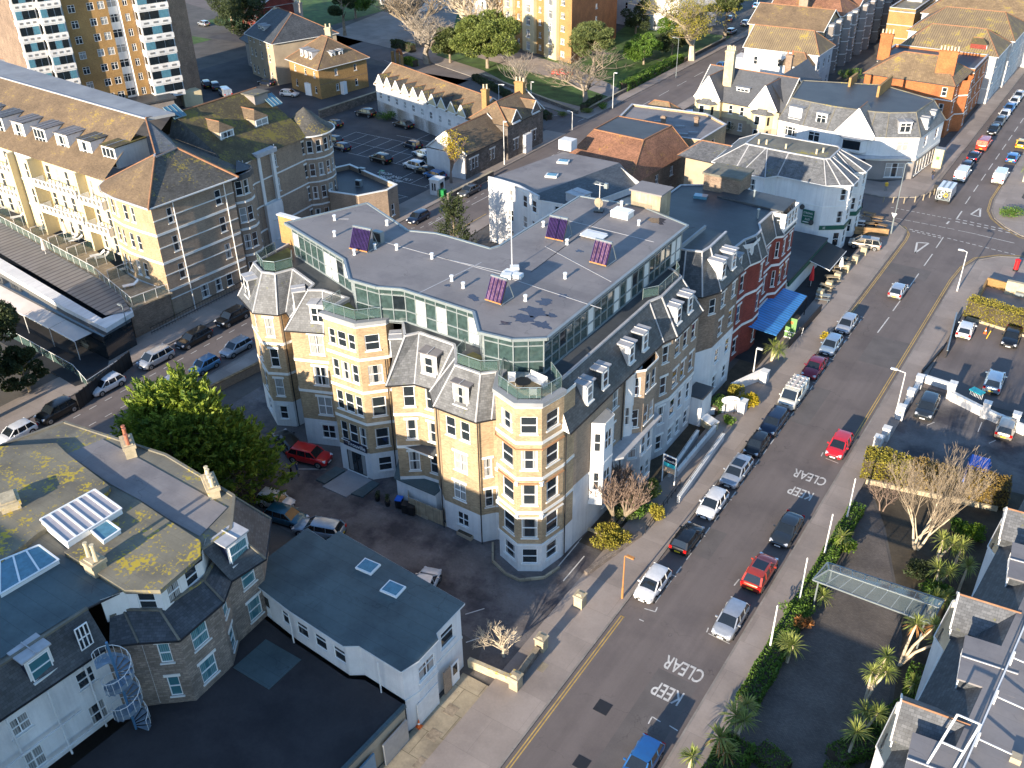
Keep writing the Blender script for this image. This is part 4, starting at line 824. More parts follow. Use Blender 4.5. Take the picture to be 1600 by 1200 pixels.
# top-floor window band of the bay and dormers
tb = offs([G(313, 868, RZ + .2), G(313, 845, RZ + .2)], 0, False)
a = G(195, 924, RZ); b = G(250, 924, RZ); c = G(313, 870, RZ); d = G(322, 840, RZ)
r.chain([(-47.8, 22.4), a, b, c, d], [(10.2, RZ + .02, 'trim_white', .45, 1.4, 0)], {1: [(.55, 1.2, 'sS')], 2: [(.28, 1.1, 'sS'), (.72, 1.1, 'sS')]})
for (x, y, w, st) in ((-44.85, 31.4, 1.9, 's'), (-47.35, 17.4, 1.7, 's'), (-47.9, 11.2, 2.6, 's2')): r.dormer(x, y, 10.15, 0, w, 2.0, 1.4, st, roofmat='lead', cheek='navy', front='trim_white', glass='glass_blue')
add_window(r.root, -46.9, 20.3, 10.3, math.pi / 2 - .05, .9, 1.9, 's3S')
def glazed(name, px, z, n, mat, hgt=.5):
    q = [G(u, v, z) for u, v in px]; m = MB(); m.prism(q, z - hgt, z - .02, 'pvc'); m.face([(x, y, z) for x, y in offs(q, -.08)], mat)
    for i in range(n + 1):
        t = i / n; A = [q[0][k] + (q[1][k] - q[0][k]) * t for k in (0, 1)]; B = [q[3][k] + (q[2][k] - q[3][k]) * t for k in (0, 1)]; m.beam((*A, z + .03), (*B, z + .03), .12, .07, 'pvc')
    m.beam((*q[0], z + .03), (*q[1], z + .03), .12, .08, 'pvc'); m.beam((*q[3], z + .03), (*q[2], z + .03), .12, .08, 'pvc'); m.build(name, r.root)
glazed('roof_lantern', ((63, 812), (148, 765), (190, 795), (105, 848)), RZ + .75, 6, 'poly_sheet', .7)
glazed('rooflight', ((142, 829), (167, 813), (188, 828), (161, 846)), RZ + .6, 1, 'glass_sky', .4); glazed('rooflight', ((0, 877), (61, 852), (92, 875), (0, 929)), RZ + .3, 3, 'glass_sky', .35)
def chim(u, v, z, **k): x, y = G(u, v, z); r.chimney(x, y, z - k.pop('dz', .8), z + k.pop('up', .9), **k)
chim(204, 708, 12.2, w=1.7, d=.8, rz=-.5, n=3, pot='pot_red', up=1.2, dz=5, ph=1.1); chim(332, 768, 12.2, w=2.0, d=.8, rz=-.5, n=4, up=1.0, dz=5, ph=.8); chim(150, 888, 12.5, w=1.1, d=1.0, n=2, up=.8, ph=1.4); chim(16, 790, 12.6, w=1.6, d=1.3, n=0, up=.7, rz=-.4)
for (x, y) in ((-46.9, 19.6), (-46.95, 17.0), (-47.2, 14.4), (-45.4, 22.9)): r.downpipe(x + .12, y, 3.4, 9.5, 'render_white', .07)
r.trim.beam((-46.95, 13, 6.2), (-46.75, 18.5, 6.2), .1, .1, 'render_white'); r.trim.beam((-46.9, 15, 4.2), (-46.6, 20.5, 4.2), .1, .1, 'render_white')
r.done()
def f_stair(m):
    cx, cy = -45.0, 20.6; m.tube((cx, cy, 3.3), (cx, cy, 11.6), .09, .09, 8, 'paint_light_blue')
    for i in range(40):
        a0 = i * .42 + .3; z = 3.5 + i * .165; p = [(cx + rr * math.cos(a), cy + rr * math.sin(a)) for rr, a in ((.1, a0), (1.05, a0 - .05), (1.05, a0 + .38), (.1, a0 + .4))]; m.prism(p, z, z + .04, 'paint_silver_blue')
        q = lambda a: (cx + 1.05 * math.cos(a), cy + 1.05 * math.sin(a)); m.tube((*q(a0), z), (*q(a0), z + 1.0), .018, .018, 4, 'metal_white'); m.tube((*q(a0), z + 1.0), (*q(a0 + .42), z + 1.165), .03, .03, 4, 'metal_white')
        m.face([(*q(a0), z), (*q(a0 + .42), z + .165), (*q(a0 + .42), z + .5), (*q(a0), z + .35)], 'paint_silver_blue')
simple('spiral_staircase', 'blue grey metal spiral fire stair against the white rendered villa wall', 'staircase', f_stair)
# ================= the seaside hotel with the balconies, left =================
a = Bld('balcony_hotel', 'large tan brick hotel with white balconies, mossy roofs, dormers and a round turret', 'hotel', (-105, 80))
LA = [(0, 3.9, 'brick_tan', .9, 1.9, .3), (3.9, 7.6, 'brick_tan', .8, 2.0, .3), (7.6, 11.3, 'brick_tan', .8, 2.0, .3), (11.3, 14.9, 'brick_tan', .8, 1.9, .35)]
LAC = [(3.9, 7.6, 'render_cream', .2, 2.3, .3), (7.6, 11.3, 'render_cream', .2, 2.3, .3), (11.3, 14.9, 'render_cream', .2, 2.2, .35)]
fr = [(-160, 70.6), (-128, 69.9), (-124, 69.6), (-113.7, 69.0), (-107, 68.4)]
a.chain([fr[0], fr[1]], LAC, {0: [(t / 12, 1.0, 's') for t in range(1, 12)]}); a.chain([fr[1], (-128, 68.6), (-124, 68.4), fr[2]], LAC, {1: [(.5, 1.0, 's')]}); a.chain([fr[2], fr[3], fr[4]], LAC, {0: [(.12, 1, 's'), (.34, 1, 's'), (.56, 1, 's'), (.8, 1, 's')], 1: [(.2, .9, 's'), (.6, .9, 's')]})
bay = [(-107, 68.4), (-106.2, 66.9), (-104.6, 65.9), (-101.5, 65.2), (-98, 65.05), (-95.2, 65.1)]
LAb = [(0, 3.9, 'render_cream', .9, 1.9, .3)] + [(z0, z1, 'brick_buff', .8, 2.0, .3) for z0, z1 in ((3.9, 7.6), (7.6, 11.3), (11.3, 14.9))]
a.chain(bay, LAb, {1: [(.5, .8, 's')], 2: [(.3, .8, 's'), (.72, .8, 's')], 3: [(.3, .8, 's'), (.72, .8, 's')], 4: []})
sd_ = [(-95.2, 65.1), (-94.4, 77), (-94.5, 77.6)]
a.chain(sd_[:2], LA, {(0, 0): [(.42, 1.2, 's'), (.6, 1.0, 's'), (.75, .9, 's')], (0, 1): [(.2, .9, 's'), (.8, .9, 's')], (0, 2): [(.2, .9, 's'), (.8, .9, 's')], (0, 3): [(.2, .8, 's'), (.8, .9, 's')]})
for zz in (3.1, 6.3, 9.9, 13.4): a.band([(-95.2, 65.1), (-94.4, 77)], zz - .5, .13, .07)
ROff = lambda cx, cy, rr, a0, a1, n: [(cx + rr * math.cos(R(a0 + (a1 - a0) * i / n)), cy + rr * math.sin(R(a0 + (a1 - a0) * i / n))) for i in range(n + 1)]
rb = ROff(-96.6, 79.2, 2.3, -70, 70, 5); a.chain([(-94.5, 77)] + rb + [(-98.5, 82)], LA, {2: [(.5, .9, 's')], 3: [(.5, .9, 's')], 5: [(.5, .9, 's')]})
s2 = [(-98.5, 82), (-99.6, 85.2), (-99.6, 85.25), (-99.9, 88.4), (-100.0, 90.6), (-100.4, 95.2), (-100.6, 97.0)]
LA2 = [(0, 3.6, 'brick_tan', .9, 1.9, .25), (3.6, 7.1, 'brick_tan', .8, 1.9, .2), (7.1, 10.6, 'brick_tan', .8, 1.9, .2), (10.6, 14, 'brick_tan', .8, 1.8, .2)]
a.chain(s2, LA2, {0: [(.5, 1.1, 'sH')], 3: [(.5, 1.1, 's')], 5: [(.5, 1.1, 'sH')]})
a.wall.box(-99.9, 86.2, 0, -99.2, 89.2, 7, 'render_white'); a.trim.box(-99.95, 86.2, 7, -99.5, 86.7, 13.8, 'trim_white'); a.trim.box(-100, 88.8, 7, -99.5, 89.3, 13.8, 'trim_white')
for zz in (1.6, 4.6): add_window(a.root, -99.19, 87.7, zz, math.pi / 2, 1.0, 1.8, 's')
a.roof.prism([(-101.5, 85.8), (-99.1, 85.8), (-99.1, 89.6), (-101.5, 89.6)], 13.9, 14.5, 'lead')
tw = ROff(-102.6, 99.0, 3.6, -118, 78, 9)
a.chain(tw, LA2, {k: [(.5, .8, 's')] for k in range(2, 9)})
ce = ROff(-102.6, 99.0, 4.1, -180, 180, 28); ap = (-102.6, 99.0)
for k in range(28):
    p, q = ce[k], ce[k + 1]
    for (r0, z0, r1, z1) in ((1, 14, .6, 15.1), (.6, 15.1, .28, 16.3), (.28, 16.3, .0, 17.2)):
        F = lambda c, rr: (ap[0] + (c[0] - ap[0]) * rr, ap[1] + (c[1] - ap[1]) * rr)
        pts = [(*F(p, r0), z0), (*F(q, r0), z0), (*F(q, r1), z1)] + ([(*F(p, r1), z1)] if r1 > .01 else [])
        a.roof.face(pts, 'slate_moss')
a.gutter(ce, 13.95, mat='metal_white', r=.1)
# roofs
eA = [(-165, 70), (-128, 69.0), (-107.5, 67.9), (-106.5, 66.4), (-104.6, 65.3), (-101.5, 64.6), (-94.6, 64.4), (-93.7, 77.4)]
a.loft([(-165, 70), (-107.5, 67.7)], 14.9, [(-165, 80.6), (-109, 76.9)], 20.2, 'tile_brown', hips=False)
a.loft([(-107.5, 67.7), (-106.5, 66.2), (-104.6, 65.1), (-101.5, 64.6)], 14.9, [(-101, 71.5), (-101, 71.5), (-100.8, 71.2), (-100.4, 70.9)], 18.4, 'tile_brown', hips=False); a.loft([(-101.5, 64.6), (-94.5, 64.3)], 14.9, [(-100.4, 70.9), (-100, 70.6)], 18.4, 'tile_brown', hips=False)
a.loft([(-94.5, 64.3), (-93.6, 77.6)], 14.9, [(-100, 70.6), (-100.6, 74.5)], 18.4, 'slate_moss', hips=False); a.roof.face([(-93.6, 77.6, 14.9), (-109, 80, 17), (-100.6, 74.5, 18.4)], 'slate_moss')
for p, q in (((-94.5, 64.3, 14.95), (-100, 70.6, 18.45)), ((-101, 71.5, 18.4), (-107.5, 68, 14.9)), ((-93.6, 77.6, 14.95), (-100.6, 74.5, 18.45)), ((-101, 71.5, 18.45), (-109, 76.9, 20.2)), ((-100, 70.6, 18.45), (-100.6, 74.5, 18.45))): a.ridge.tube(p, q, .13, .13, 5, 'ridge')
a.roof.face([(-100.6, 74.5, 18.4), (-101, 71.5, 18.4), (-109, 76.9, 20.2), (-109, 80, 17)], 'slate'); a.roof.prism([(-165, 80.6), (-109, 76.9), (-107.6, 80.5), (-165, 86.5)], 19.9, 20.25, 'roof_lead')
a.roof.face([(-165, 86.5, 20), (-165, 92, 15), (-112, 90, 15), (-107.6, 80.5, 20)], 'tile_brown')
a.roof.face([(-99, 81.3, 14.0), (-99.1, 85, 14.0), (-99.8, 96.8, 14.0), (-109.2, 96.5, 19.6), (-109.4, 81.5, 19.6)], 'tile_moss'); a.roof.face([(-99.8, 96.8, 14), (-103, 101.5, 14), (-113, 101.5, 14), (-109.2, 96.5, 19.6)], 'tile_moss'); a.roof.face([(-109.4, 81.5, 19.6), (-109.2, 96.5, 19.6), (-113, 101.5, 14), (-118, 101.5, 14), (-118, 84, 14)], 'tile_moss')
a.roof.face([(-99, 81.3, 14.0), (-109.4, 81.5, 19.6), (-109, 79.9, 17), (-93.7, 77.6, 14.9), (-96, 81.5, 14)], 'slate_moss')
a.ridge.tube((-109.4, 81.5, 19.65), (-109.2, 96.5, 19.65), .13, .13, 5, 'ridge'); a.ridge.tube((-109, 76.9, 20.3), (-109.4, 81.5, 19.65), .13, .13, 5, 'ridge')
lr = [(-94.2, 77.6)] + ROff(-96.6, 79.2, 2.6, -70, 70, 5) + [(-98.8, 82)]; a.roof.prism(lr, 14.2, 14.9, 'roof_dark')
for k in range(9):
    x = -109.6 - k * 5.0; y = 71.4 + k * .04
    a.dormer(x, y - .6, 15.4, a90, 2.7, 2.7, 5.0, 's3S', roofmat=('tile_moss', 'slate_moss', 'corrugated', 'corrugated', 'corrugated')[min(k, 4)] if k < 5 else 'slate', cheek='render_white', front='pvc')
for y, w in ((85.0, 2.5), (91.4, 2.5)): a.dormer(-103.4, y, 15.6, 0, w, 1.8, 4.5, 's2S', roofmat='tile_brown', cheek='render_beige', pitch=1.0)
a.wall.box(-109, 93.6, 17.5, -106.6, 96.2, 19.4, 'render_grey'); a.roof.prism([(-109.2, 93.4), (-106.4, 93.4), (-106.4, 96.4), (-109.2, 96.4)], 19.4, 19.6, 'roof_old')
for (x, y) in ((-105.2, 95.5), (-108.0, 80.6)):
    m = MB(); q0 = Vector((x, y, 14 + (-x - 99.4) * .6 + .14)); m.hexa([q0 + Vector(v) for v in ((0, 0, 0), (0, 2, 0), (-2, 2, 1.2), (-2, 0, 1.2))], [q0 + Vector(v) for v in ((0, 0, .12), (0, 2, .12), (-2, 2, 1.32), (-2, 0, 1.32))], 'glass_sky')
    for k in range(4): m.beam(q0 + Vector((0, k * .66, .15)), q0 + Vector((-2, k * .66, 1.35)), .08, .05, 'metal_grey')
    m.build('rooflight', a.root)
a.gutter(eA, 14.9, mat='metal_white', r=.09)
# balconies on the sunny front
for zz in (7.55, 11.25):
    for x0, x1, yy in ((-123.5, -114.2, 69.1), (-112.6, -107.8, 68.4), (-145, -129, 69.9)):
        m = MB(); m.box(x0, yy - 1.5, zz - .15, x1, yy, zz + .02, 'trim_white'); m.box(x0, yy - 1.55, zz + .02, x1, yy - 1.45, zz + .35, 'trim_white'); m.box(x0, yy - 1.55, zz + .95, x1, yy - 1.42, zz + 1.05, 'trim_white')
        k = int((x1 - x0) / .9)
        for i in range(k + 1): xx = x0 + (x1 - x0 - .3) * i / k; m.box(xx, yy - 1.54, zz + .35, xx + .3, yy - 1.44, zz + .95, 'trim_white')
        for xx in (x0, x1 - .1): m.box(xx, yy - 1.4, zz + .02, xx + .1, yy, zz + 1, 'trim_white')
        m.build('balcony', a.root)
for xx in (-113.4, -123.9, -107.4, -128.5): a.trim.box(xx - .2, 67.6, 3.9, xx + .2, 69.6, 14.8, 'render_cream')
for (x, y) in ((-94.4, 75.6), (-94.9, 68.0), (-98.8, 82.9), (-100.2, 90.0)): a.downpipe(x + .1, y, 0, 14.6, 'metal_white', .07)
# single storey wing with flat roof behind the turret
w3 = [(-98.5, 98.0), (-93.6, 99.0), (-91.4, 103.0), (-91.6, 105.6), (-104, 108.8), (-106, 104)]
a.chain(w3, [(0, 4.6, 'brick_tan', 1, 1.8, 0)], {1: [(.5, 1.2, 's')], 2: [(.4, .8, 's')]}, True); a.roof.prism(offs(w3, -.3), 4.4, 4.62, 'roof_dark'); a.parapet(w3, 4.6, .7, .3, 'brick_tan')
a.done()
# its glass-walled roof terrace, the lean-to restaurant and the awnings
tr = Bld('terrace_restaurant', 'low restaurant with ribbed metal roof and open cream awnings beside the balcony hotel', 'restaurant', (-110, 58))
q = lambda px, z: [(*G(u, v, z), z) for u, v in px]
T0 = [(-160, 69.5), (-107, 67.9), (-106.4, 66.5), (-104.6, 65.6), (-101.5, 64.9), (-95.2, 64.8), (-95.3, 59.3), (-106.9, 62.9), (-137, 67.2), (-160, 69)]
tr.roof.prism([(-95.3, 59.6), (-94.4, 64.9), (-95.2, 65.0), (-101.5, 64.8), (-107, 66), (-114, 68), (-160, 69.4), (-160, 68.0), (-137, 66.9), (-106.9, 62.7)], 3.7, 3.88, 'wood_pale')
tr.wall.box(-101, 58.9, 0, -94.9, 64.8, 3.7, 'brick_brown')
tr.roof.face(q(((-60, 312), (100, 405), (183, 452), (205, 485), (165, 493), (-60, 360)), 4.0), 'corrugated')
tr.roof.prism([G(u, v, 3.9) for u, v in ((-60, 368), (0, 403), (160, 498), (205, 480), (208, 487), (165, 513), (100, 480), (0, 421), (-60, 385))], 3.3, 3.9, 'render_white')
tr.wall.prism([G(u, v, 0) for u, v in ((-60, 440), (172, 565), (215, 540), (210, 520), (-60, 410))], 0, 3.3, 'glass_dark')
for i in range(7):
    A = G(165 - 40.5 * i, 511 - 22.5 * i, 3.2); B = G(125 - 40.5 * i, 488.5 - 22.5 * i, 3.2); C = G(77 - 40 * i, 512 - 20 * i, 2.6); D_ = G(117 - 40 * i, 534 - 20.5 * i, 2.6)
    m = MB(); m.hexa([(*A, 3.2), (*B, 3.2), (*C, 2.6), (*D_, 2.6)], [(*A, 3.26), (*B, 3.26), (*C, 2.66), (*D_, 2.66)], 'canvas'); m.beam((*C, 2.6), (*D_, 2.6), .12, .14, 'metal_white'); m.beam((*A, 3.2), (*D_, 2.6), .08, .1, 'metal_dark'); m.tube((*D_, 0), (*D_, 2.6), .05, .05, 6, 'metal_white'); m.build('awning', tr.root)
tr.wall.prism([G(u, v, 0) for u, v in ((-60, 460), (120, 560), (175, 545), (165, 590), (118, 605), (-60, 500))], 0, .15, 'paving_dark')
tr.railing([G(u, v, 0.1) for u, v in ((-60, 485), (20, 530), (118, 585), (140, 610), (200, 570))], .1, 1.3, step=2.4, mat='metal_white')
tr.railing([(-160, 68.3), (-137, 67.0), (-106.9, 62.9), (-95.4, 59.8), (-94.6, 64.6)], 3.88, 1.25, step=1.8, mat='metal_white')
for i in range(9): x = -103.5 - i * 5.2; tr.railing([(x, 62.6 + i * .75), (x + .4, 66.6 + min(i, 4) * .5)], 3.88, 1.7, step=1.3, mat='metal_white')
tr.done()
# ================= yellow brick flats, top left =================
b = Bld('yellow_flats', 'tall yellow and brown brick tower of flats with stacked white glazed balconies', 'tower block', (-178, 125))
NB = 12; LB = [(i * 2.85, (i + 1) * 2.85, 'brick_ochre', 1.0, 1.4, 0) for i in range(NB)]; LBw = [l[:2] + ('render_white', .9, 1.6, 0) for l in LB]; BA = R(72)
bt = lambda t, o=0: (-169.3 - .309 * t + .951 * o, 129.6 - .951 * t - .309 * o)
b.chain([bt(19.6), bt(11.2)], LB, {0: [(.2, 1.3, 'c2S'), (.62, 1.3, 'c2S'), (.86, 1.3, 'c2S')]}); b.chain([bt(11.2), bt(11.2, -.9), bt(9, -.9), bt(9)], LBw, {1: [(.5, 1.9, 'c2S')]}); b.chain([bt(9), bt(6.6)], LB, {0: [(.5, .9, 'c2S')]}); b.chain([bt(6.6), bt(0), (-171, 136), (-190, 142), (-200, 110), bt(28, -2), bt(19.6)], [(0, NB * 2.85, 'brick_brown', 0, 0, 0)], {})
for i in range(NB):
    z = i * 2.85
    if i > 0:
        for t0, t1, o in ((.1, 6.4, 1.5), (20, 24.2, 1.2), (24.3, 28.3, .2)):
            L_ = t1 - t0; c_ = bt((t0 + t1) / 2, o / 2); b.wall.obox(*c_, z, L_, o + 1.2, 1.0, BA, 'render_white'); b.wall.obox(*c_, z + 1.0, L_ - .2, o + 1.0, 1.85, BA, 'render_white')
            for k in range(3): w = (L_ - .5) / 3; q_ = bt(t0 + .25 + w * (k + .5), o / 2 + o / 2 + .55); b.base.obox(*q_, z + 1.15, w - .12, .1, 1.45, BA, 'glass_dark' if (i + k) % 3 else 'glass_sky'); q_ = bt(t0 + .25 + w * (k + .5), o + .6); b.base.obox(*q_, z + .3, w * .5, .08, .35, BA, 'cloth_grey')
            q_ = bt(t1 - .08, o / 2 + .2); b.base.obox(*q_, z + 1.15, .1, o * .8, 1.45, BA, 'glass_dark')
b.roof.prism([bt(28), bt(0), (-171, 136), (-190, 142), (-200, 110)], NB * 2.85, NB * 2.85 + .4, 'roof_felt'); b.wall.obox(*bt(18, 1.8), 0, 5, 4, 5.4, BA, 'brick_ochre'); b.wall.obox(*bt(9, 3), 0, 10, 5, 3.4, BA, 'render_grey'); b.roof.obox(*bt(9, 3), 3.4, 11, 6, .3, BA, 'roof_dark'); b.wall.obox(*bt(-1.5, 0), 0, 4, 3, 2.9, BA, 'render_cream')
b.base.obox(*bt(19.8, .2), 2, .5, .25, 32, BA, 'metal_grey')
b.done()
# ================= the yellow lit villa and its grey neighbour =================
c = Bld('ochre_villa', 'two storey ochre brick villa with a brown hipped roof and white dormers', 'house', (-152, 156))
c4 = [(-159.3, 151.2), (-147.3, 147.7), (-145.2, 160.6), (-157, 164)]
c.chain(c4, [(0, 3.1, 'brick_ochre', 1, 1.4, 0), (3.1, 6.3, 'brick_ochre', 1.1, 1.3, 0)], {0: [(.2, .8, 'c'), (.55, .8, 'c'), (.85, .8, 'c')], 1: [(.35, .7, 'c'), (.75, .7, 'c')]}, True); c.band([c4[1], c4[2]], 3.0, .08, .03, 'brick_brown')
c.hip(c4, 6.3, 4.6, 5, 5, .6, 'tile_brown', gut='metal_white')
c.trim.box(-152.8, 148.6, 0, -151.0, 149.3, 2.6, 'pvc'); c.trim.box(-146.6, 152.9, 0, -145.6, 154.1, 2.6, 'pvc')
for t in (.3, .45, .6): c.dormer(c4[0][0] + 12 * t + .6, c4[0][1] - 3.5 * t + 1.1, 7.3, a90 - .28, 1.1, 1.5, 2, 'c')
for t in (.42, .58): c.dormer(-147.3 + 2.1 * t - 1.3, 147.7 + 12.9 * t, 7.2, -.16, 1.2, 1.5, 2, 'c')
c.chimney(-152.6, 157.5, 9, 12.3, 1.3, .9, .3, 2); c.done()
c = Bld('grey_villa', 'tall grey rendered villa with a slate roof behind the ochre one', 'house', (-168, 162))
c4 = [(-176, 155.4), (-163.6, 151.2), (-158.5, 166), (-171.5, 171)]
c.chain(c4, [(0, 3.4, 'render_beige', .8, 1.6, 0), (3.4, 7.4, 'render_beige', 1.2, 1.6, 0), (7.4, 9, 'render_beige', .3, .9, 0)], {0: [(.1, .7, 's'), (.25, .7, 's'), (.5, .7, 's'), (.8, .8, 's')]}, True)
c.hip(c4, 9, 4.6, 0, 5, .5, 'slate_dark', 'brick_tan', gut='metal_white'); c.dormer(-172.5, 156.2, 9.6, a90 - .3, 1.3, 1.5, 2.5, 's'); c.dormer(-170.6, 155.5, 9.6, a90 - .3, 1.3, 1.5, 2.5, 's'); c.chimney(-167.5, 164, 11, 15, 1.6, 1.2, .3, 3, 'render_grey', 'pot_cream'); c.chimney(-173.5, 163, 10, 13.5, 1.1, .9, .3, 0, 'chimney_stone')
c.chain([(-183, 160.6), (-176.2, 157.6), (-174, 166)], [(0, 5.6, 'render_grey', 1, 1.5, 0)], {0: [(.3, .7, 's'), (.7, .7, 's')]}); c.hip([(-186, 162), (-176.1, 157.6), (-173, 168), (-184, 172)], 5.6, 3.6, 3, 0, .3, 'slate_dark'); c.dormer(-181, 161.4, 6.4, a90 - .3, 1.1, 1.3, 2, 's'); c.dormer(-179.3, 160.8, 6.4, a90 - .3, 1.1, 1.3, 2, 's')
c.done()
# ================= white mews row with the zigzag of gables =================
d = Bld('mews_row', 'long white mews row with a zigzag of small gables along a brown roof', 'terrace', (-115, 146))
c4 = [(-131, 147), (-99.6, 136.6), (-97, 145.2), (-128.6, 155.6)]
d.chain(c4, [(0, 5.6, 'render_white', 3.0, 1.3, 0)], {0: [((i + .5) / 11, .9, 's2S') for i in range(11)]}, True); d.chain([c4[0], c4[1]], [(0, 2.4, 'render_beige', 0, 0, 0)], {})
d.hip(c4, 5.6, 3.4, 0, 0, .3, 'tile_brown', 'render_cream', gut='metal_white')
for i in range(10):
    t = (i + .55) / 10.6; d.dormer(-131 + 31.4 * t, 147 - 10.4 * t - .05, 5.6, a90 - .32, 2.6, .35, 3.6, 's', roofmat='slate_moss', cheek='slate_moss', front='render_cream', pitch=-1.9)
d.done()
# ================= the stone schoolhouse =================
e = Bld('stone_schoolhouse', 'grey stone schoolhouse with white arched windows and steep brown roofs', 'building', (-96, 136))
LE_ = [(0, 4.3, 'stone_wall', 1.3, 1.9, 0)]
e.chain([(-100.6, 124.8), (-92.4, 124.3), (-92.3, 136)], LE_, {0: [], 1: [(.12, .6, 'sHS'), (.2, .6, 'sHS'), (.28, .6, 'sHS'), (.62, .6, 'sHS'), (.7, .6, 'sHS')]})
e.hip([(-92.3, 124.4), (-92.3, 136), (-100.6, 136.5), (-100.6, 124.8)], 4.3, 3.3, 0, 0, .25, 'tile_brown', 'render_white'); e.trim.box(-100.5, 124.1, 0, -92.5, 124.28, 4.2, 'render_white')
e.chain([(-100, 136), (-92.3, 136), (-91.8, 136.1), (-91.6, 147.4), (-100, 148)], [(0, 6.2, 'stone_wall', 1.3, 1.9, 0)], {2: [(.18, .6, 'sHS'), (.27, .6, 'sHS'), (.68, .6, 'sHS'), (.77, .6, 'sHS')]})
e.hip([(-91.7, 136.05), (-91.6, 147.4), (-100, 148), (-100, 136.2)], 6.2, 3.0, 2.5, 0, .25, 'tile_brown', 'stone_wall')
for y in (138.4, 144.8): e.dormer(-91.55, y, 6.1, 0, 2.8, .5, 4, 's', roofmat='tile_brown', cheek='stone_wall', front='stone_wall', pitch=-1.9)
e.trim.box(-91.6, 140.6, 0, -90.9, 142.6, 3.4, 'render_white'); e.chimney(-97.8, 138.2, 6, 11.2, 1.0, 1.0, 0, 2, 'brick_ochre'); e.chimney(-96, 146.6, 7, 10.8, 1.8, .9, 0, 3, 'brick_ochre')
e.done()
# ================= brick and cream flats, top middle =================
f = Bld('balcony_flats', 'brick tower of flats with projecting cream bays and a bare orange end wall', 'tower block', (-132, 212))
LF = [(i * 2.9, (i + 1) * 2.9, 'brick_ochre', 1.0, 1.3, 0) for i in range(9)]
P_ = lambda t, k=0: (-148.3 + 31.8 * t + .36 * k, 212.3 - 12.3 * t + .93 * k)
ts = [0, .1, .22, .34, .46, .60, .72, .86, 1.0]
LFc = [(i * 2.9, (i + 1) * 2.9, 'render_cream', .55, 1.9, 0) for i in range(9)]
for i in range(8):
    if i % 2 == 0: f.chain([P_(ts[i], 0), P_(ts[i], -.8), P_(ts[i + 1], -.8), P_(ts[i + 1], 0)], LFc, {1: [(.5, 1.5, 'c3')]}) if i < 7 else None
    else: f.chain([P_(ts[i]), P_(ts[i + 1])], LF, {0: [(.35, 1.0, 'c2'), (.85, .6, 'c')] if i < 7 else [(.3, 1.5, 'c3')]})
LFo = [(i * 2.9, (i + 1) * 2.9, 'brick_orange', 1.1, 1.1, 0) for i in range(9)]
f.chain([P_(1.0), (-119.8, 228.4), (-145, 240), P_(0)], LFo, {0: [(.52, 1.2, 'c2')]}); f.roof.prism([P_(0), P_(1), (-119.8, 228.4), (-145, 240)], 26.1, 26.4, 'roof_felt'); f.done()
# ================= behind the corner hotel =================
g = Bld('tiled_clinic', 'brick building with a steep rust coloured tiled mansard and a grey flat roof behind', 'building', (-66, 135))
LG = [(0, 3.2, 'brick_brown', .9, 1.5, 0), (3.2, 6.4, 'brick_brown', .8, 1.5, 0)]
m1 = [(-73.6, 123.4), (-60.2, 120.8), (-59.2, 139.6), (-73.9, 140)]; g.chain(m1, LG, {1: [(.2, 1, 's2'), (.45, 1, 's2'), (.7, 1, 's2')]}, True)
g.loft(offs(m1, .3), 6.3, [(-71.4, 130.2), (-62.4, 129.4), (-61.8, 138), (-71.4, 138.2)], 10.4, 'tile_red', True, hipmat='ridge'); g.deck([(-71.4, 130.2), (-62.4, 129.4), (-61.8, 138), (-71.4, 138.2)], 10.42, 'roof_dark')
m2 = [(-74.5, 140.6), (-66.8, 140.2), (-64, 141.8), (-58.6, 142.6), (-58.3, 152.4), (-63.7, 156.4), (-77.5, 155)]
g.chain(m2, [(0, 3.4, 'brick_buff', .8, 1.6, 0), (3.4, 7, 'brick_buff', .9, 1.9, 0)], {2: [(.25, 1.4, 's2H'), (.6, .9, .05, 2.3, 'dH'), (.88, .6, 'sH')], 3: [(.5, 1, 's')]}, True); g.roof.prism(offs(m2, -.3), 6.8, 7.05, 'roof_felt'); g.parapet(m2, 7, .35, .25, 'brick_buff', 'lead')
g.roof.face([(x, y, 7.08) for x, y in ((-62.6, 147.5), (-58.9, 146.2), (-58.8, 151.8), (-63.4, 155.4), (-66, 153))], 'canvas_blue') if False else None
for i, (x, y) in enumerate(((-73, 147), (-71.5, 144.5), (-69, 148.5), (-67, 145), (-64.8, 148), (-62.5, 144.4), (-61.5, 146))):
    q = MB(); q.obox(x, y, 7.05, 1.5, .5, .3, .4, 'roof_lead'); q.build('roof_duct', g.root)
for x, y in ((-67.6, 147.4), (-62.7, 150)): g.chimney(x, y, 7, 8.6, .7, .5, 0, 0, 'brick_brown')
for x0, y0, x1, y1, hh in ((-86, 148.5, -79.4, 156.5, 4.2), (-78.6, 156.8, -70, 163, 4.6)):
    q4 = [(x0, y0), (x1, y0), (x1, y1), (x0, y1)]; q4 = [(max(x, -77.9), y) for x, y in q4]
    g.hip(q4, hh, 2.6, 2.5, 2.5, .3, 'tile_tan') if q4[1][0] - q4[0][0] > 4 else None
    g.chain(q4, [(0, hh, 'brick_brown', 1, 1.2, 0)], {}, True) if q4[1][0] - q4[0][0] > 4 else None
g.root['label'] = 'brick building with a steep rust coloured tiled mansard and grey flat roof behind it'; g.done()
hh = Bld('white_annexe', 'white rendered annexe with a wide grey roof behind the penthouse', 'building', (-66, 111))
hp = [(-74.7, 105.6), (-72.6, 105.5), (-69.3, 105.0), (-64.7, 103), (-58.8, 103.6), (-55.6, 115.4), (-62.8, 121), (-71.6, 121)]
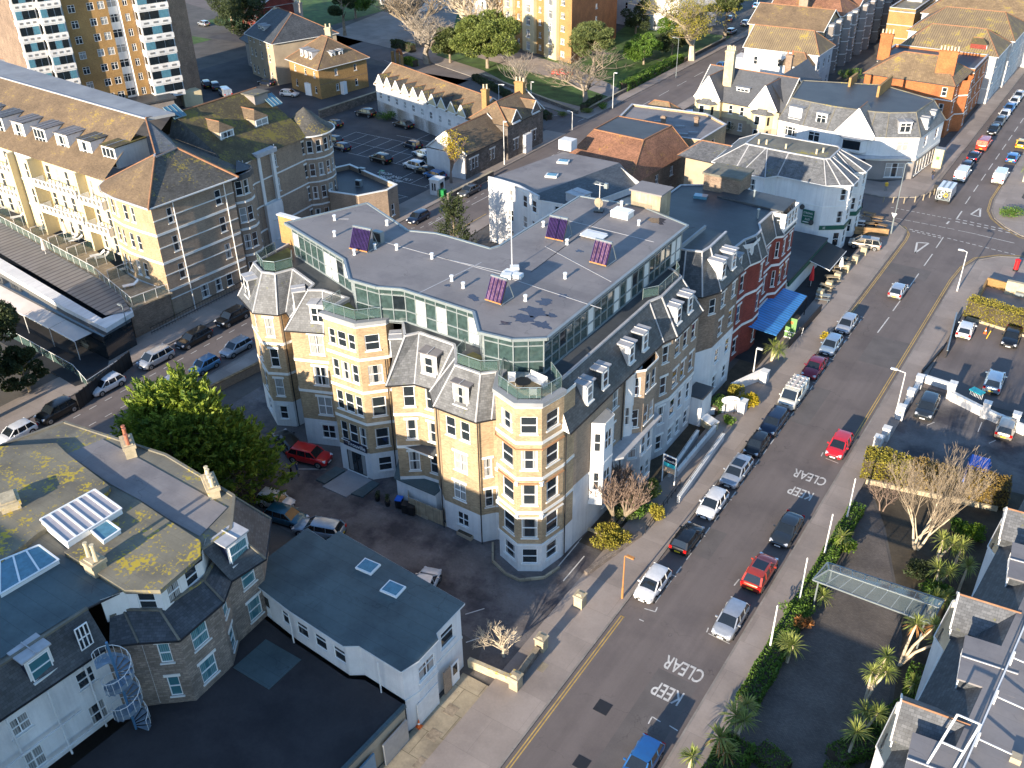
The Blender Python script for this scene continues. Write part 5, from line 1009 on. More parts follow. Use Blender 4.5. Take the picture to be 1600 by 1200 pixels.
hh.chain(hp, [(0, 3.1, 'render_white', 1, 1.7, 0), (3.1, 6.2, 'render_white', 1, 1.7, 0), (6.2, 9.3, 'render_white', .9, 1.7, .2)], {1: [(.6, .9, 's')], 2: [(.35, 1.0, 's'), (.8, 1, 's')], 3: [(.5, 1.1, 's')]}, True)
hh.roof.prism([hp[0], hp[1], hp[2], (-66, 103.6), (-62, 121), hp[7]], 9.2, 9.45, 'roof_felt'); hh.parapet([hp[0], hp[1], hp[2], hp[3]], 9.3, .5, .25, 'render_white', None, False)
hh.roof.face([(-66, 103.4, 9.46), (-58.5, 103.4, 8.3), (-55.2, 115.5, 8.3), (-62.0, 121, 9.46)], 'slate_dark')
for u, v in ((880, 253), (862, 275)):
    x, y = G(u, v, 9.5); q = MB(); q.obox(x, y, 9.45, 1.7, 1.3, .25, .3, 'trim_white'); q.obox(x, y, 9.7, 1.3, .9, .05, .3, 'glass_sky'); q.build('rooflight', hh.root)
hh.wall.obox(*G(887, 232, 9.5), 9.45, 2.2, 1.8, 1.5, 0, 'render_white'); hh.dormer(-59.2, 106.0, 8.5, -.2, 2.2, 1.5, 2.5, 's2', roofmat='lead')
hh.done()
i_ = Bld('red_brick_house', 'red brick house with white banded bays under a very wide dark flat roof', 'building', (-38, 99))
ip = [(-46.3, 89.8), (-36.3, 88.8), (-31.9, 88.6), (-31.6, 93.8), (-31.0, 95.6), (-31.0, 97.4), (-31.9, 99.2), (-31.9, 102.6), (-31.2, 103.4), (-31.2, 107.3), (-33, 108.3), (-42.1, 108.6), (-46.3, 106)]
LI = [(0, 4.2, 'brick_red', .9, 1.9, .3), (4.2, 8, 'brick_red', .8, 2.1, .3), (8, 11.6, 'brick_red', .8, 2.0, .3)]
i_.chain(ip, LI, {2: [(.75, .9, 'sH')], 4: [(.5, .8, 'sH')], 6: [(.5, .8, 'sH')], 8: [(.25, .9, 'sH'), (.75, .9, 'sH')], 7: [(.5, .5, 's')]}, True)
i_.loft(offs(ip, .15), 11.6, offs(ip, -.9), 14.2, 'slate_dark', True); i_.deck(offs(ip, -.9), 14.22, 'roof_dark'); i_.roof.prism([(-40, 104), (-31.6, 103.4), (-31.6, 107.6), (-40, 108)], 14.25, 14.45, 'roof_dark')
i_.chain([(-33.6, 102.9), (-31.15, 103.3), (-31.1, 107.5), (-34, 107.8)], [(11.9, 14.2, 'render_white', .4, 1.5, 0)], {0: [(.5, 1.4, 'c2')], 1: [(.14, .8, 's'), (.38, .8, 's'), (.62, .8, 's'), (.86, .8, 's')]})
i_.chain([(-33.2, 92.2), (-31.6, 94.4), (-31.6, 96.4)], [(11.5, 13.9, 'render_white', .3, 1.6, 0)], {0: [(.3, 1, 'c2'), (.75, 1, 'c')], 1: [(.5, 1.4, 'c2')]})
for y in (91.0,): i_.dormer(-31.7, y, 12, 0, 1.2, 1.7, 1.4, 's')
bx = MB(); x, y = G(1128, 300, 14.3); bx.box(x - 2.4, y - .2, 14.22, x + 2.2, y + 3.6, 16.2, 'brick_brown'); bx.box(x - 2.6, y - .4, 16.2, x + 2.4, y + 3.8, 16.45, 'roof_old'); bx.build('plant_room', i_.root)
bx = MB(); x, y = G(1095, 308, 14.3); bx.obox(x, y, 14.22, 1.6, 1.0, .35, .2, 'glass_sky'); bx.build('rooflight', i_.root)
for u, v in ((1178, 310), (1184, 340), (1035, 318)): x, y = G(u, v, 14.3); i_.pipe.lathe(x, y, [(.12, 14.2), (.1, 15.2), (.2, 15.25), (.15, 15.4)], 8, 'metal_grey')
i_.done()
k = Bld('white_pub', 'white rendered corner pub with green fascias and turreted slate roofs', 'pub', (-40, 131))
kp = [(-50, 127.6), (-46.2, 127.2), (-44.8, 125.4), (-41.6, 125.3), (-40.4, 127), (-33.4, 126.6), (-31.9, 127.6), (-30.6, 128.6), (-30.6, 130.8), (-31.9, 132), (-31.9, 133.4), (-30.6, 134.4), (-30.6, 136.8), (-32.4, 138.4), (-50.5, 138.6)]
k.chain(kp, [(0, 3.4, 'render_white', .8, 2.0, 0), (3.4, 6.7, 'render_white', .8, 1.8, .15), (6.7, 9.9, 'render_white', .8, 1.7, .1)], {(0, 2): [(.5, 1, 's2')], (1, 2): [(.5, .8, 's')], (2, 2): [(.5, .8, 's')], 6: [(.5, .9, 's')], 7: [(.5, 1.1, 's')], 8: [(.5, .9, 's')], 10: [(.5, .9, 's')], 11: [(.5, 1.1, 's')], 12: [(.5, .9, 's')]}, True)
ktop = [(-46.6, 130.2), (-46, 130), (-43.4, 129.8), (-43.2, 129.7), (-40, 129.5), (-35, 129.4), (-34.8, 129.6), (-34.4, 130), (-34.4, 131), (-34.4, 131.6), (-34.4, 133), (-34.4, 133.8), (-34.4, 134.6), (-35, 135.5), (-46.6, 135.8)]
k.loft(offs(kp, .35), 9.85, ktop, 12.3, 'slate', True); k.deck(ktop, 12.32, 'roof_old'); k.gutter(offs(kp, .35), 9.8, True, mat='metal_white')
k.band([kp[5], kp[6], kp[7], kp[8], kp[9], kp[10], kp[11], kp[12]], 3.3, .6, .14, 'sign_green')
for (x, y) in ((-45, 131), (-44, 131.4), (-41, 131), (-36.6, 131), (-36, 132)): k.pipe.lathe(x, y, [(.14, 12.3), (.12, 12.9), (.16, 13)], 8, 'pot_cream')
k.wall.box(-56, 131, 0, -50.5, 138, 8.6, 'render_beige'); k.hip([(-57, 131), (-50.4, 130.4), (-50.4, 138), (-57, 138)], 8.6, 1.6, 2, 0, .3, 'slate')
kr = k.done()
t = tag(simple('pub_sign', 'square green pub sign with white lettering on the blank white side wall', 'sign', lambda m: m.box(-35.9, 126.28, 3.9, -34.3, 126.5, 5.9, 'sign_green')), None, None)
for i, (s, z) in enumerate((('STRONG', 5.5), ('TRADITIONAL', 5.05), ('ALES', 4.6))): text(s, -35.1, 126.27, z, .42 if i != 1 else .26, 0, 'marking', rx=math.pi / 2, parent=t, sx=.8)
tb_ = MB(); tb_.box(-35.7, 126.25, 4.12, -34.5, 126.275, 4.26, 'marking'); tb_.build('underline', t)
text('THE', -33.0, 126.7, 3.6, .5, math.radians(33), 'marking', rx=math.pi / 2, parent=kr, name='fascia_lettering'); text('THE', -30.42, 129.7, 3.6, .5, math.pi / 2, 'marking', rx=math.pi / 2, parent=kr, name='fascia_lettering'); text('THE', -30.42, 135.6, 3.6, .5, math.pi / 2, 'marking', rx=math.pi / 2, parent=kr, name='fascia_lettering')
for u, v, s in ((1243, 333, 'upper'), (1265, 350, 'lower')):
    def f_d(m, u=u, v=v):
        zz = 6.3 if s == 'upper' else 4.3; x, y = G(u, v, zz); x, y = x, 126.55; m.tube((x, y - .45, zz), (x + .05, y - .5, zz + .02), .38, .36, 16, 'metal_dark'); m.beam((x, y, zz), (x, y - .45, zz), .05, .05, 'metal_dark')
    simple('satellite_dish', 'dark satellite dish on the blank white pub wall, the %s of two' % s, 'satellite dish', f_d, 'dishes on the pub wall')
# pub extension with dark awning, blue canopied lean-to
x_ = Bld('pub_extension', 'single storey pub extension with a green fascia beside a big dark awning', 'pub extension', (-36, 117))
x_.wall.box(-38, 109, 0, -31.6, 124.6, 3.0, 'render_white'); x_.roof.box(-38.2, 109, 3.0, -31.4, 124.8, 3.2, 'roof_dark'); x_.trim.box(-31.6, 109.4, 2.3, -31.35, 124.4, 2.95, 'sign_green')
for y in (111.5, 114, 116.4): add_window(x_.root, -31.6, y, .3, math.pi / 2, 1.2, 1.9, 's2S')
aw = MB(); aw.hexa([(-31.4, 117.2, 2.7), (-28.6, 117.0, 2.1), (-28.6, 124.2, 2.1), (-31.4, 124.4, 2.7)], [(-31.4, 117.2, 2.78), (-28.6, 117.0, 2.18), (-28.6, 124.2, 2.18), (-31.4, 124.4, 2.78)], 'black'); aw.beam((-28.6, 117, 2.12), (-28.6, 124.2, 2.12), .1, .12, 'pvc'); aw.beam((-31.4, 117.2, 2.78), (-28.6, 117, 2.18), .06, .06, 'pvc'); aw.build('awning', x_.root)
x_.done()
v_ = Bld('canopy_lean_to', 'open lean-to under a ribbed bright blue canopy beside the red brick house', 'canopy', (-32, 96))
A, B2, C2_, D2 = (*G(1213, 447, 3.4), 3.4), (*G(1261, 463, 2.7), 2.7), (*G(1213, 525, 2.7), 2.7), (*G(1160, 508, 3.4), 3.4)
cv = MB(); up = Vector((0, 0, .07)); A_, B_, C_, D_ = map(Vector, (A, B2, C2_, D2)); cv.hexa([A_, B_, C_, D_], [A_ + up, B_ + up, C_ + up, D_ + up], 'canvas_blue'); cv.build('canopy', v_.root)
fm = MB(); fm.beam(D_, A_, .5, .25, 'render_white'); fm.beam(C_, B_, .12, .14, 'metal_dark')
for p in (A_, B_, C_, D_, (B_ + C_) / 2): fm.tube((p.x, p.y, 0), (p.x, p.y, p.z), .06, .06, 6, 'metal_dark')
fm.build('frame', v_.root); v_.wall.prism([(D_.x - .3, D_.y), (D_.x, D_.y), (A_.x, A_.y), (A_.x - .3, A_.y)], 0, 3.3, 'render_beige'); v_.done()
# ================= shops, gabled house and terraces across the junction =================
l = Bld('corner_shops', 'white rendered corner shops with slate mansards and a dark shopfront', 'shop', (-40, 168))
lp = [(-52, 160.2), (-47.4, 159.2), (-43.2, 158.6), (-36.4, 158.9), (-34, 159.8), (-29.3, 162.6), (-28.1, 174.2), (-40, 180), (-54, 176)]
l.chain(lp, [(0, 3.7, 'render_grey', .4, 2.4, .5), (3.7, 7.1, 'render_white', 1.1, 1.6, .1)], {(0, 1): [(.5, 2.8, 'c3')], (1, 1): [(.5, 2.0, 'c2')], (2, 1): [(.5, 2.2, 'c3')], (4, 1): [(.55, 1.9, 'c2')], (4, 0): [(.45, 3.0, 'c3')], (5, 0): [(i / 8, 1.0, 's') for i in range(1, 8)], (5, 1): [(.3, 1.2, 's'), (.75, 1.2, 's')]}, True)
l.base.box(-43.0, 158.25, .7, -36.6, 158.6, 2.6, 'poster'); l.base.box(-42.8, 158.2, 2.0, -38, 158.24, 2.8, 'blind'); l.trim.box(-43.3, 158.0, .2, -36.4, 158.7, .7, 'navy'); l.trim.box(-43.4, 157.9, 2.9, -36.2, 158.7, 3.6, 'navy')
lt = [(-51, 162.4), (-47.4, 161.6), (-43, 161), (-36.6, 161.4), (-34.6, 162), (-31, 164.4), (-30.2, 173), (-40, 178), (-53, 174)]
l.loft(offs(lp, .2), 7.1, lt, 10.4, 'slate', True, hipmat='roof_old'); l.deck(lt, 10.42, 'roof_dark')
l.dormer(-49.3, 160.1, 7.6, a90 - .2, 2.4, 2.0, 2, 'c2', front='pvc', glass='blind'); l.dormer(-44.6, 159.4, 7.6, a90 - .1, 1.9, 1.9, 2, 'c2', front='pvc'); l.dormer(-31.6, 161.5, 7.7, a90 + .55, 2.0, 1.8, 2, 'c2', front='pvc')
for y in (166, 170.5): l.dormer(-29.1, y, 7.6, 0, 1.5, 1.8, 1.6, 's', front='pvc')
l.dormer(-38.6, 158.7, 6.6, a90, 6.2, .6, 4.5, 'c3', front='render_white', cheek='slate', roofmat='slate', pitch=-4.2)
q = MB(); q.prism([(-40.9, 158.7), (-40.2, 157.9), (-37.2, 157.9), (-36.4, 158.7)], 4.5, 6.5, 'render_white'); q.prism([(-41.1, 158.7), (-40.2, 157.6), (-37.2, 157.6), (-36.2, 158.7)], 6.5, 6.7, 'lead'); q.box(-40.1, 157.85, 4.9, -37.3, 157.89, 6.3, 'glass_dark'); q.build('bay_window', l.root)
l.roof.hexa([(-43.4, 157.7, 3.7), (-36.2, 157.8, 3.7), (-29, 162, 3.7), (-29.4, 162.7, 3.7), (-36.4, 158.9, 3.7), (-43.3, 158.6, 3.7)], [(-43.2, 158.0, 4.0), (-36.4, 158.1, 4.0), (-29.2, 162.3, 4.0), (-29.5, 162.8, 4.0), (-36.4, 158.95, 4.0), (-43.2, 158.6, 4.0)], 'lead')
l.wall.box(-45, 174, 10.4, -44.6, 178, 12, 'brick_ochre'); l.wall.box(-39, 170, 10.3, -38.6, 178, 12.3, 'brick_ochre'); text('FOOD HALL', -32.6, 160.35, 3.25, .5, math.radians(31), 'marking', rx=math.pi / 2, parent=l.root, name='fascia_lettering') if False else None
l.root['label'] = 'white corner shops with slate mansards, a big gabled bay and dark shopfront'; l.done()
n = Bld('gabled_house', 'cream house with blue grey slate gables, bays and a tall lichened chimney', 'house', (-63, 175))
n.chain([(-71.6, 169.6), (-66.3, 169.0)], [(0, 2.9, 'render_beige', .9, 1.4, 0), (2.9, 5.8, 'render_cream', .8, 1.6, 0)], {}); n.chain([(-66.3, 169.0), (-66.3, 170.2), (-60.6, 169.7), (-60.6, 168.4), (-54.6, 167.9), (-53.8, 188), (-71, 189), (-71.6, 169.6)], [(0, 2.9, 'render_beige', .9, 1.4, 0), (2.9, 5.8, 'render_cream', .8, 1.6, 0)], {1: [(.3, .8, 's'), (.7, .8, 's')]})
n.hip([(-71.6, 170.3), (-54.4, 168.8), (-53.9, 180), (-71, 181)], 5.8, 4.8, 0, 0, .3, 'slate_blue', 'render_cream')
for x, y in ((-69, 169.1), (-57.7, 168.0)):
    n.dormer(x, y, 5.8, a90 - .08, 5.2, .3, 6, 's', roofmat='slate_blue', cheek='slate_blue', front='render_cream', pitch=-4.2)
    q = MB(); pp = [(x - 2.1, y + .15), (x - 1.3, y - .9), (x + 1.1, y - 1.1), (x + 2, y - .1)]; q.prism(pp, 0, 2.8, 'render_beige'); q.prism(pp, 2.8, 5.3, 'render_cream'); q.hexa([(a_, b_, 5.3) for a_, b_ in offs(pp, .2)], [(x - .6, y + .1, 6.3), (x - .5, y + .1, 6.3), (x + .5, y, 6.3), (x + .6, y, 6.3)], 'slate')
    for zz in (1, 3.5): q.obox(x - .5, y - 1.02, zz, .9, .06, 1.5, -.08, 'glass_dark'); q.obox(x + 1.55, y - .62, zz, .06, .8, 1.5, -.45, 'glass_dark'); q.obox(x - .5, y - 1.0, zz - .08, 1.1, .06, 1.66, -.08, 'pvc')
    q.build('bay_window', n.root)
n.hip([(-58.9, 172), (-54, 171.5), (-53.5, 190), (-59, 190)][0:4], 5.8, 4.2, 0, 0, .2, 'slate_blue', 'render_cream') if False else n.roof.face([(-53.7, 170, 5.8), (-53.4, 190, 5.8), (-57.6, 190, 10.4), (-57.6, 170, 10.4)], 'slate_blue')
n.dormer(-63.2, 171.6, 6.6, a90 - .08, 2.6, 1.7, 2.5, 'c3', front='pvc'); n.chimney(-66.6, 172.6, 8, 14.4, 1.7, 1.1, 0, 5); n.chimney(-58.6, 182, 9, 12.6, 1.2, .8, 0, 2, 'brick_brown', 'pot_red'); n.chain([(-53.6, 168), (-53.6, 190)], [(0, 5.8, 'render_cream', .8, 1.5, 0)], {})
n.done()
o = Bld('orange_brick_house', 'bright orange brick house with a wide tan hipped roof and stout brick chimneys', 'house', (-38, 194))
LO = [(0, 3.4, 'brick_orange', .9, 1.8, .2), (3.4, 6.8, 'brick_orange', .8, 1.8, .2), (6.8, 9.4, 'brick_orange', .6, 1.5, 0)]
op = [(-46, 188.6), (-33, 187.9), (-29.8, 187.7), (-29.6, 192), (-28.2, 193.2), (-28.2, 196), (-29.6, 197), (-29.6, 200), (-46, 200)]
o.chain(op, LO, {1: [(.5, .9, 's')], 2: [(.5, .9, 'sH')], 4: [(.5, 1.1, 'sH')], 6: [(.5, .9, 's')]}, True); o.hip([(-46, 188.6), (-30, 187.8), (-29.6, 200), (-46, 200)], 9.4, 3.4, 5, 4, .35, 'tile_tan')
o.chimney(-32.5, 190.6, 10, 14.6, 3.2, 1.0, .05, 6, 'brick_orange'); o.chimney(-45.4, 198, 10, 14.8, 2.2, 1.0, .05, 4, 'brick_orange'); o.done()
def row_house(name, label, cat, poly, h, rise, roofm, wallm, e=(2, 2), lv=3, cols=3, group=None, ridge='ridge', gl=None, flatroof=None, faces=(1,), dorm=0):
    q = Bld(name, label, cat, ((poly[0][0] + poly[2][0]) / 2, (poly[0][1] + poly[2][1]) / 2), group); dz = h / lv
    q.chain(poly, [(i * dz, (i + 1) * dz, wallm, .8, min(1.7, dz - 1.2), .12) for i in range(lv)], {fi: [((j + .5) / cols, .9, 's') for j in range(cols)] for fi in faces}, True)
    if flatroof: q.roof.prism(offs(poly, .1), h, h + .3, flatroof); q.parapet(poly, h + .3, .4, .25, wallm, 'lead')
    else: q.hip(poly, h, rise, e[0], e[1], .35, roofm, wallm, ridge, 'metal_white')
    return q
def R4(x0, y0, x1, y1): return [(x0, y0), (x1, y0), (x1, y1), (x0, y1)]
row_house('roof_terrace_house', 'flat dark roofed house with white rooflights behind the orange brick one', 'house', R4(-47, 200.4, -29, 213), 9, 0, '', 'brick_orange', flatroof='roof_dark').done()
q = row_house('white_terrace_house', 'pale rendered house with a ribbed brown roof and red gables beyond the orange brick house', 'house', R4(-46, 213.5, -27.5, 227), 9.4, 3.6, 'tile_ribbed', 'render_old', (4, 4), faces=(1,)); [q.dormer(-30, y, 9.8, 0, 2.4, 1.3, 3, 's2', roofmat='tile_moss', cheek='brick_red', pitch=1.0) for y in (216, 220, 224)]; q.done()
q = row_house('white_terrace_house', 'pale rendered house with a long brown ribbed hip at the bend of the far row', 'house', R4(-48, 228, -27, 246), 9.6, 3.8, 'tile_ribbed', 'render_old', (5, 4)); q.done()
q = row_house('white_terrace_house', 'cream terrace house with a lichened yellow roof near the top right', 'house', R4(-50, 248, -24.5, 268), 9.6, 4.6, 'tile_tan', 'render_white', (6, 5), cols=4); q.hip(R4(-31, 251, -24, 257), 9.7, 2.2, 2, 3, .3, 'tile_tan'); q.done()
q = row_house('white_terrace_house', 'long pale house with brown roof at the far top right corner', 'house', R4(-58, 270, -25, 296), 10, 4.6, 'tile_tan', 'render_white', (6, 5), cols=5); q.done()
q = row_house('far_hotel', 'yellow roofed white building at the very top right edge', 'house', R4(-60, 300, -24, 330), 10, 5, 'tile_tan', 'render_cream', (6, 6), cols=5); q.done()
q = row_house('white_town_house', 'bright white town house with brown gables behind the chimneyed cream house', 'house', [(-75, 202), (-59.4, 202.6), (-59.4, 212.5), (-75, 212.5)], 8.2, 3.6, 'tile_ribbed', 'render_white', (0, 3), lv=2, faces=(0, 1)); q.hip([(-66, 199), (-60, 199.2), (-60, 204), (-66, 204)], 6.4, 2.2, 2, 2, .3, 'tile_brown'); q.wall.box(-66, 199.1, 0, -60, 204, 6.4, 'render_white'); q.wall.box(-78, 203.5, 0, -73, 208, 5.5, 'render_white'); q.done()
for i, (y0, y1, hh_, rm, lab, wm) in enumerate(((214, 226, 10.4, 'tile_brown', 'tan brick terrace house with a plain brown roof behind the bright white one', 'brick_buff'), (226.5, 238, 11.4, 'tile_red', 'tan gabled terrace house with a small white window high in its end wall', 'brick_buff'), (239, 252, 11.2, 'tile_red', 'red roofed terrace house with a white rooftop canopy', 'brick_tan'), (253, 268, 11.4, 'tile_brown', 'grey bayed terrace house with a brown roof in the long row at the top', 'brick_tan'),
                                (269, 286, 11.4, 'tile_red', 'red roofed grey terrace house one from the top edge of the row', 'brick_tan'), (287, 312, 11.6, 'tile_brown', 'last terrace house of the long row at the top edge', 'brick_tan'))):
    q = row_house('terrace_house', lab, 'terrace house', R4(-79, y0, -62.5, y1), hh_, 3.4, rm, wm, (0, 3 if i % 2 else 0), lv=4, cols=3, group='tall terrace houses in the row at the top', faces=(0, 1) if i < 2 else (1,))
    for yy in (y0 + 2, y1 - 5): q.chain([(-62.4, yy), (-61.2, yy + .9), (-61.2, yy + 2.3), (-62.4, yy + 3.2)], [(j * 2.8, (j + 1) * 2.8, 'render_grey', .8, 1.5, .15) for j in range(4)], {1: [(.5, .9, 's')]}); q.roof.prism([(-62.6, yy), (-61.1, yy + .9), (-61.1, yy + 2.3), (-62.6, yy + 3.2)], 11.2, 11.5, 'roof_lead')
    q.chimney(-71 - i % 2, y1 - .8, hh_ + 1, hh_ + 5, 2, .8, 0, 4, 'brick_tan'); q.done()
q = row_house('stone_mansions', 'yellow stone building with a white stair tower at the top right', 'building', R4(-58, 250, -52, 290), 9, 0, '', 'brick_ochre', flatroof='roof_old'); q.wall.box(-57, 262, 9, -53.5, 268, 17, 'render_white'); q.done()
row_house('pale_hotel', 'pale blue white hotel in shade beyond the end wall of the brick flats', 'hotel', [(-137, 246), (-108, 240), (-104, 256), (-133, 264)], 17, 3, 'slate_dark', 'render_white', (3, 3), lv=5, cols=6, faces=(0,)).done()
row_house('white_lodge', 'white villa with dark windows at the top edge among the lawns', 'house', [(-203, 233), (-186, 228), (-180, 244), (-198, 250)], 9, 3, 'slate_dark', 'render_white', (3, 3), lv=2, cols=6, faces=(0,)).done()
row_house('white_lodge', 'low white block with a lean-to left of the brick flats at the top', 'house', [(-166, 226), (-150, 220), (-146, 232), (-162, 238)], 8, 0, '', 'render_white', lv=2, cols=3, flatroof='roof_lead', faces=(0,)).done()
row_house('pink_house', 'salmon pink rendered house with a gable in the top left corner', 'house', [(-296, 168), (-278, 160), (-272, 176), (-290, 184)], 9, 4, 'tile_brown', 'brick_orange', (0, 0), lv=3, cols=2, faces=(0,)).done()
row_house('red_brick_lodge', 'red brick house in shade behind the yellow brick tower', 'house', [(-214, 188), (-203, 184), (-200, 196), (-211, 200)], 7, 3, 'slate_dark', 'brick_red', (0, 0), lv=2, cols=3, faces=(0,)).done()
row_house('grey_outbuilding', 'pale grey rendered outbuilding with glazed roof ribs at the left edge', 'building', [(-208, 96), (-188, 104), (-196, 118), (-215, 112)], 7.5, 3, 'roof_lead', 'render_old', (0, 0), lv=2, cols=2, faces=(0, 1)).done()
# ================= dormered hotel along the right edge =================
s = Bld('dormered_hotel', 'lilac white hotel along the right edge with slate dormers and a wide flat roof', 'hotel', (6, 58))
sw = [(-2.2, 34), (-1.9, 40.4), (-2.6, 41.4), (-2.4, 45.2), (-1.4, 46), (-1.0, 51), (-1.8, 52), (-1.5, 56), (-.5, 57), (.1, 62.3), (-.6, 63.2), (-.3, 67), (.6, 68), (1.2, 74), (1.8, 84)]
s.chain(sw[::-1], [(0, 4.6, 'render_white', 1, 1.9, 0), (4.6, 8.8, 'render_white', .9, 1.8, .15)], {0: [(.5, 1.2, 's')], 3: [(.5, 1.2, 's')], 5: [(.5, 1.2, 's2')], 7: [(.5, 1.3, 's2')], 9: [(.5, 1.2, 's2')], 11: [(.5, 1.3, 's2')]})
s.roof.face([(1.8, 84, 8.8), (-2.4, 34, 8.8), (.6, 34, 11.2), (4.6, 84, 11.2)], 'slate_dark'); s.chain([(1.8, 84), (26, 84)][::-1], [(0, 11.2, 'render_white', 0, 0, 0)], {}); s.roof.prism([(.6, 34), (30, 34), (30, 84), (4.6, 84)], 10.9, 11.25, 'roof_felt')
for y, x in ((43.2, -2.0), (54, -1.1), (65, -.1), (75.5, .9)):
    s.dormer(x, y, 8.75, math.pi + .09, 3.4, 1.0, 3.6, 's2S', roofmat='slate', cheek='slate_dark', front='render_white', pitch=-1.5)
for y, x in ((39.4, -.7), (48.6, 0.2), (59.4, 1.1), (70, 2.0), (79.5, 2.8)): s.dormer(x, y, 9.6, math.pi + .09, 3.6, 1.5, 3.0, 's2S', roofmat='roof_felt', cheek='slate_dark', front='metal_grey')
rf2 = MB()
for zz in (11.6, 12.4): rf2.beam((1.4, 34, zz), (5.2, 84, zz), .07, .07, 'metal_white')
for i in range(14):
    y = 35 + i * 3.6; x = 1.5 + (y - 34) * .075; rf2.beam((x, y, 11.25), (x, y, 12.4), .08, .08, 'metal_white'); rf2.beam((x, y, 11.9), (x + 1.9, y + .2, 11.6), .06, .06, 'metal_white'); rf2.obox(x + 2.0, y + .2, 11.25, .55, .5, .4, 0, 'concrete')
rf2.build('safety_rail', s.root)
ld = MB()
for dx in (0, 1.2): ld.beam((-.6 + dx, 36.0, 9.6), (.8 + dx, 42.6, 12.6), .12, .12, 'metal_white')
for i in range(5): t = i / 4; ld.beam((-.6 + 1.4 * t, 36 + 6.6 * t, 9.6 + 3 * t), (.6 + 1.4 * t, 36 + 6.6 * t, 9.6 + 3 * t), .08, .08, 'metal_white')
ld.build('access_ladder', s.root); s.done()
# unseen blocks added south of the view to shade forecourt, garage roofs and garden
row_house('shade_house', 'unseen five storey brick block added south of the stone villa to cast shade', 'house', R4(-84, -22, -31.6, -5), 18.8, 0, '', 'brick_buff', lv=6, cols=8, flatroof='roof_felt').done()
row_house('shade_house', 'unseen two storey block added south of the hotel garden to cast shade', 'house', R4(-12.5, 20, 3, 29), 6.4, 0, '', 'render_white', lv=2, cols=3, flatroof='roof_felt').done()
# ================= vehicles =================
def bake(mb, lvl=2, name='part'):
    me = mb.mesh(name, smooth=True); bm = bmesh.new(); bm.from_mesh(me); bmesh.ops.remove_doubles(bm, verts=bm.verts, dist=1e-4); bm.to_mesh(me); bm.free()
    o = bpy.data.objects.new('tmp', me); COL.objects.link(o)
    md = o.modifiers.new('s', 'SUBSURF'); md.levels = lvl; md.render_levels = lvl
    dg = bpy.context.evaluated_depsgraph_get(); m2 = bpy.data.meshes.new_from_object(o.evaluated_get(dg)); bpy.data.objects.remove(o); m2.name = name
    return m2
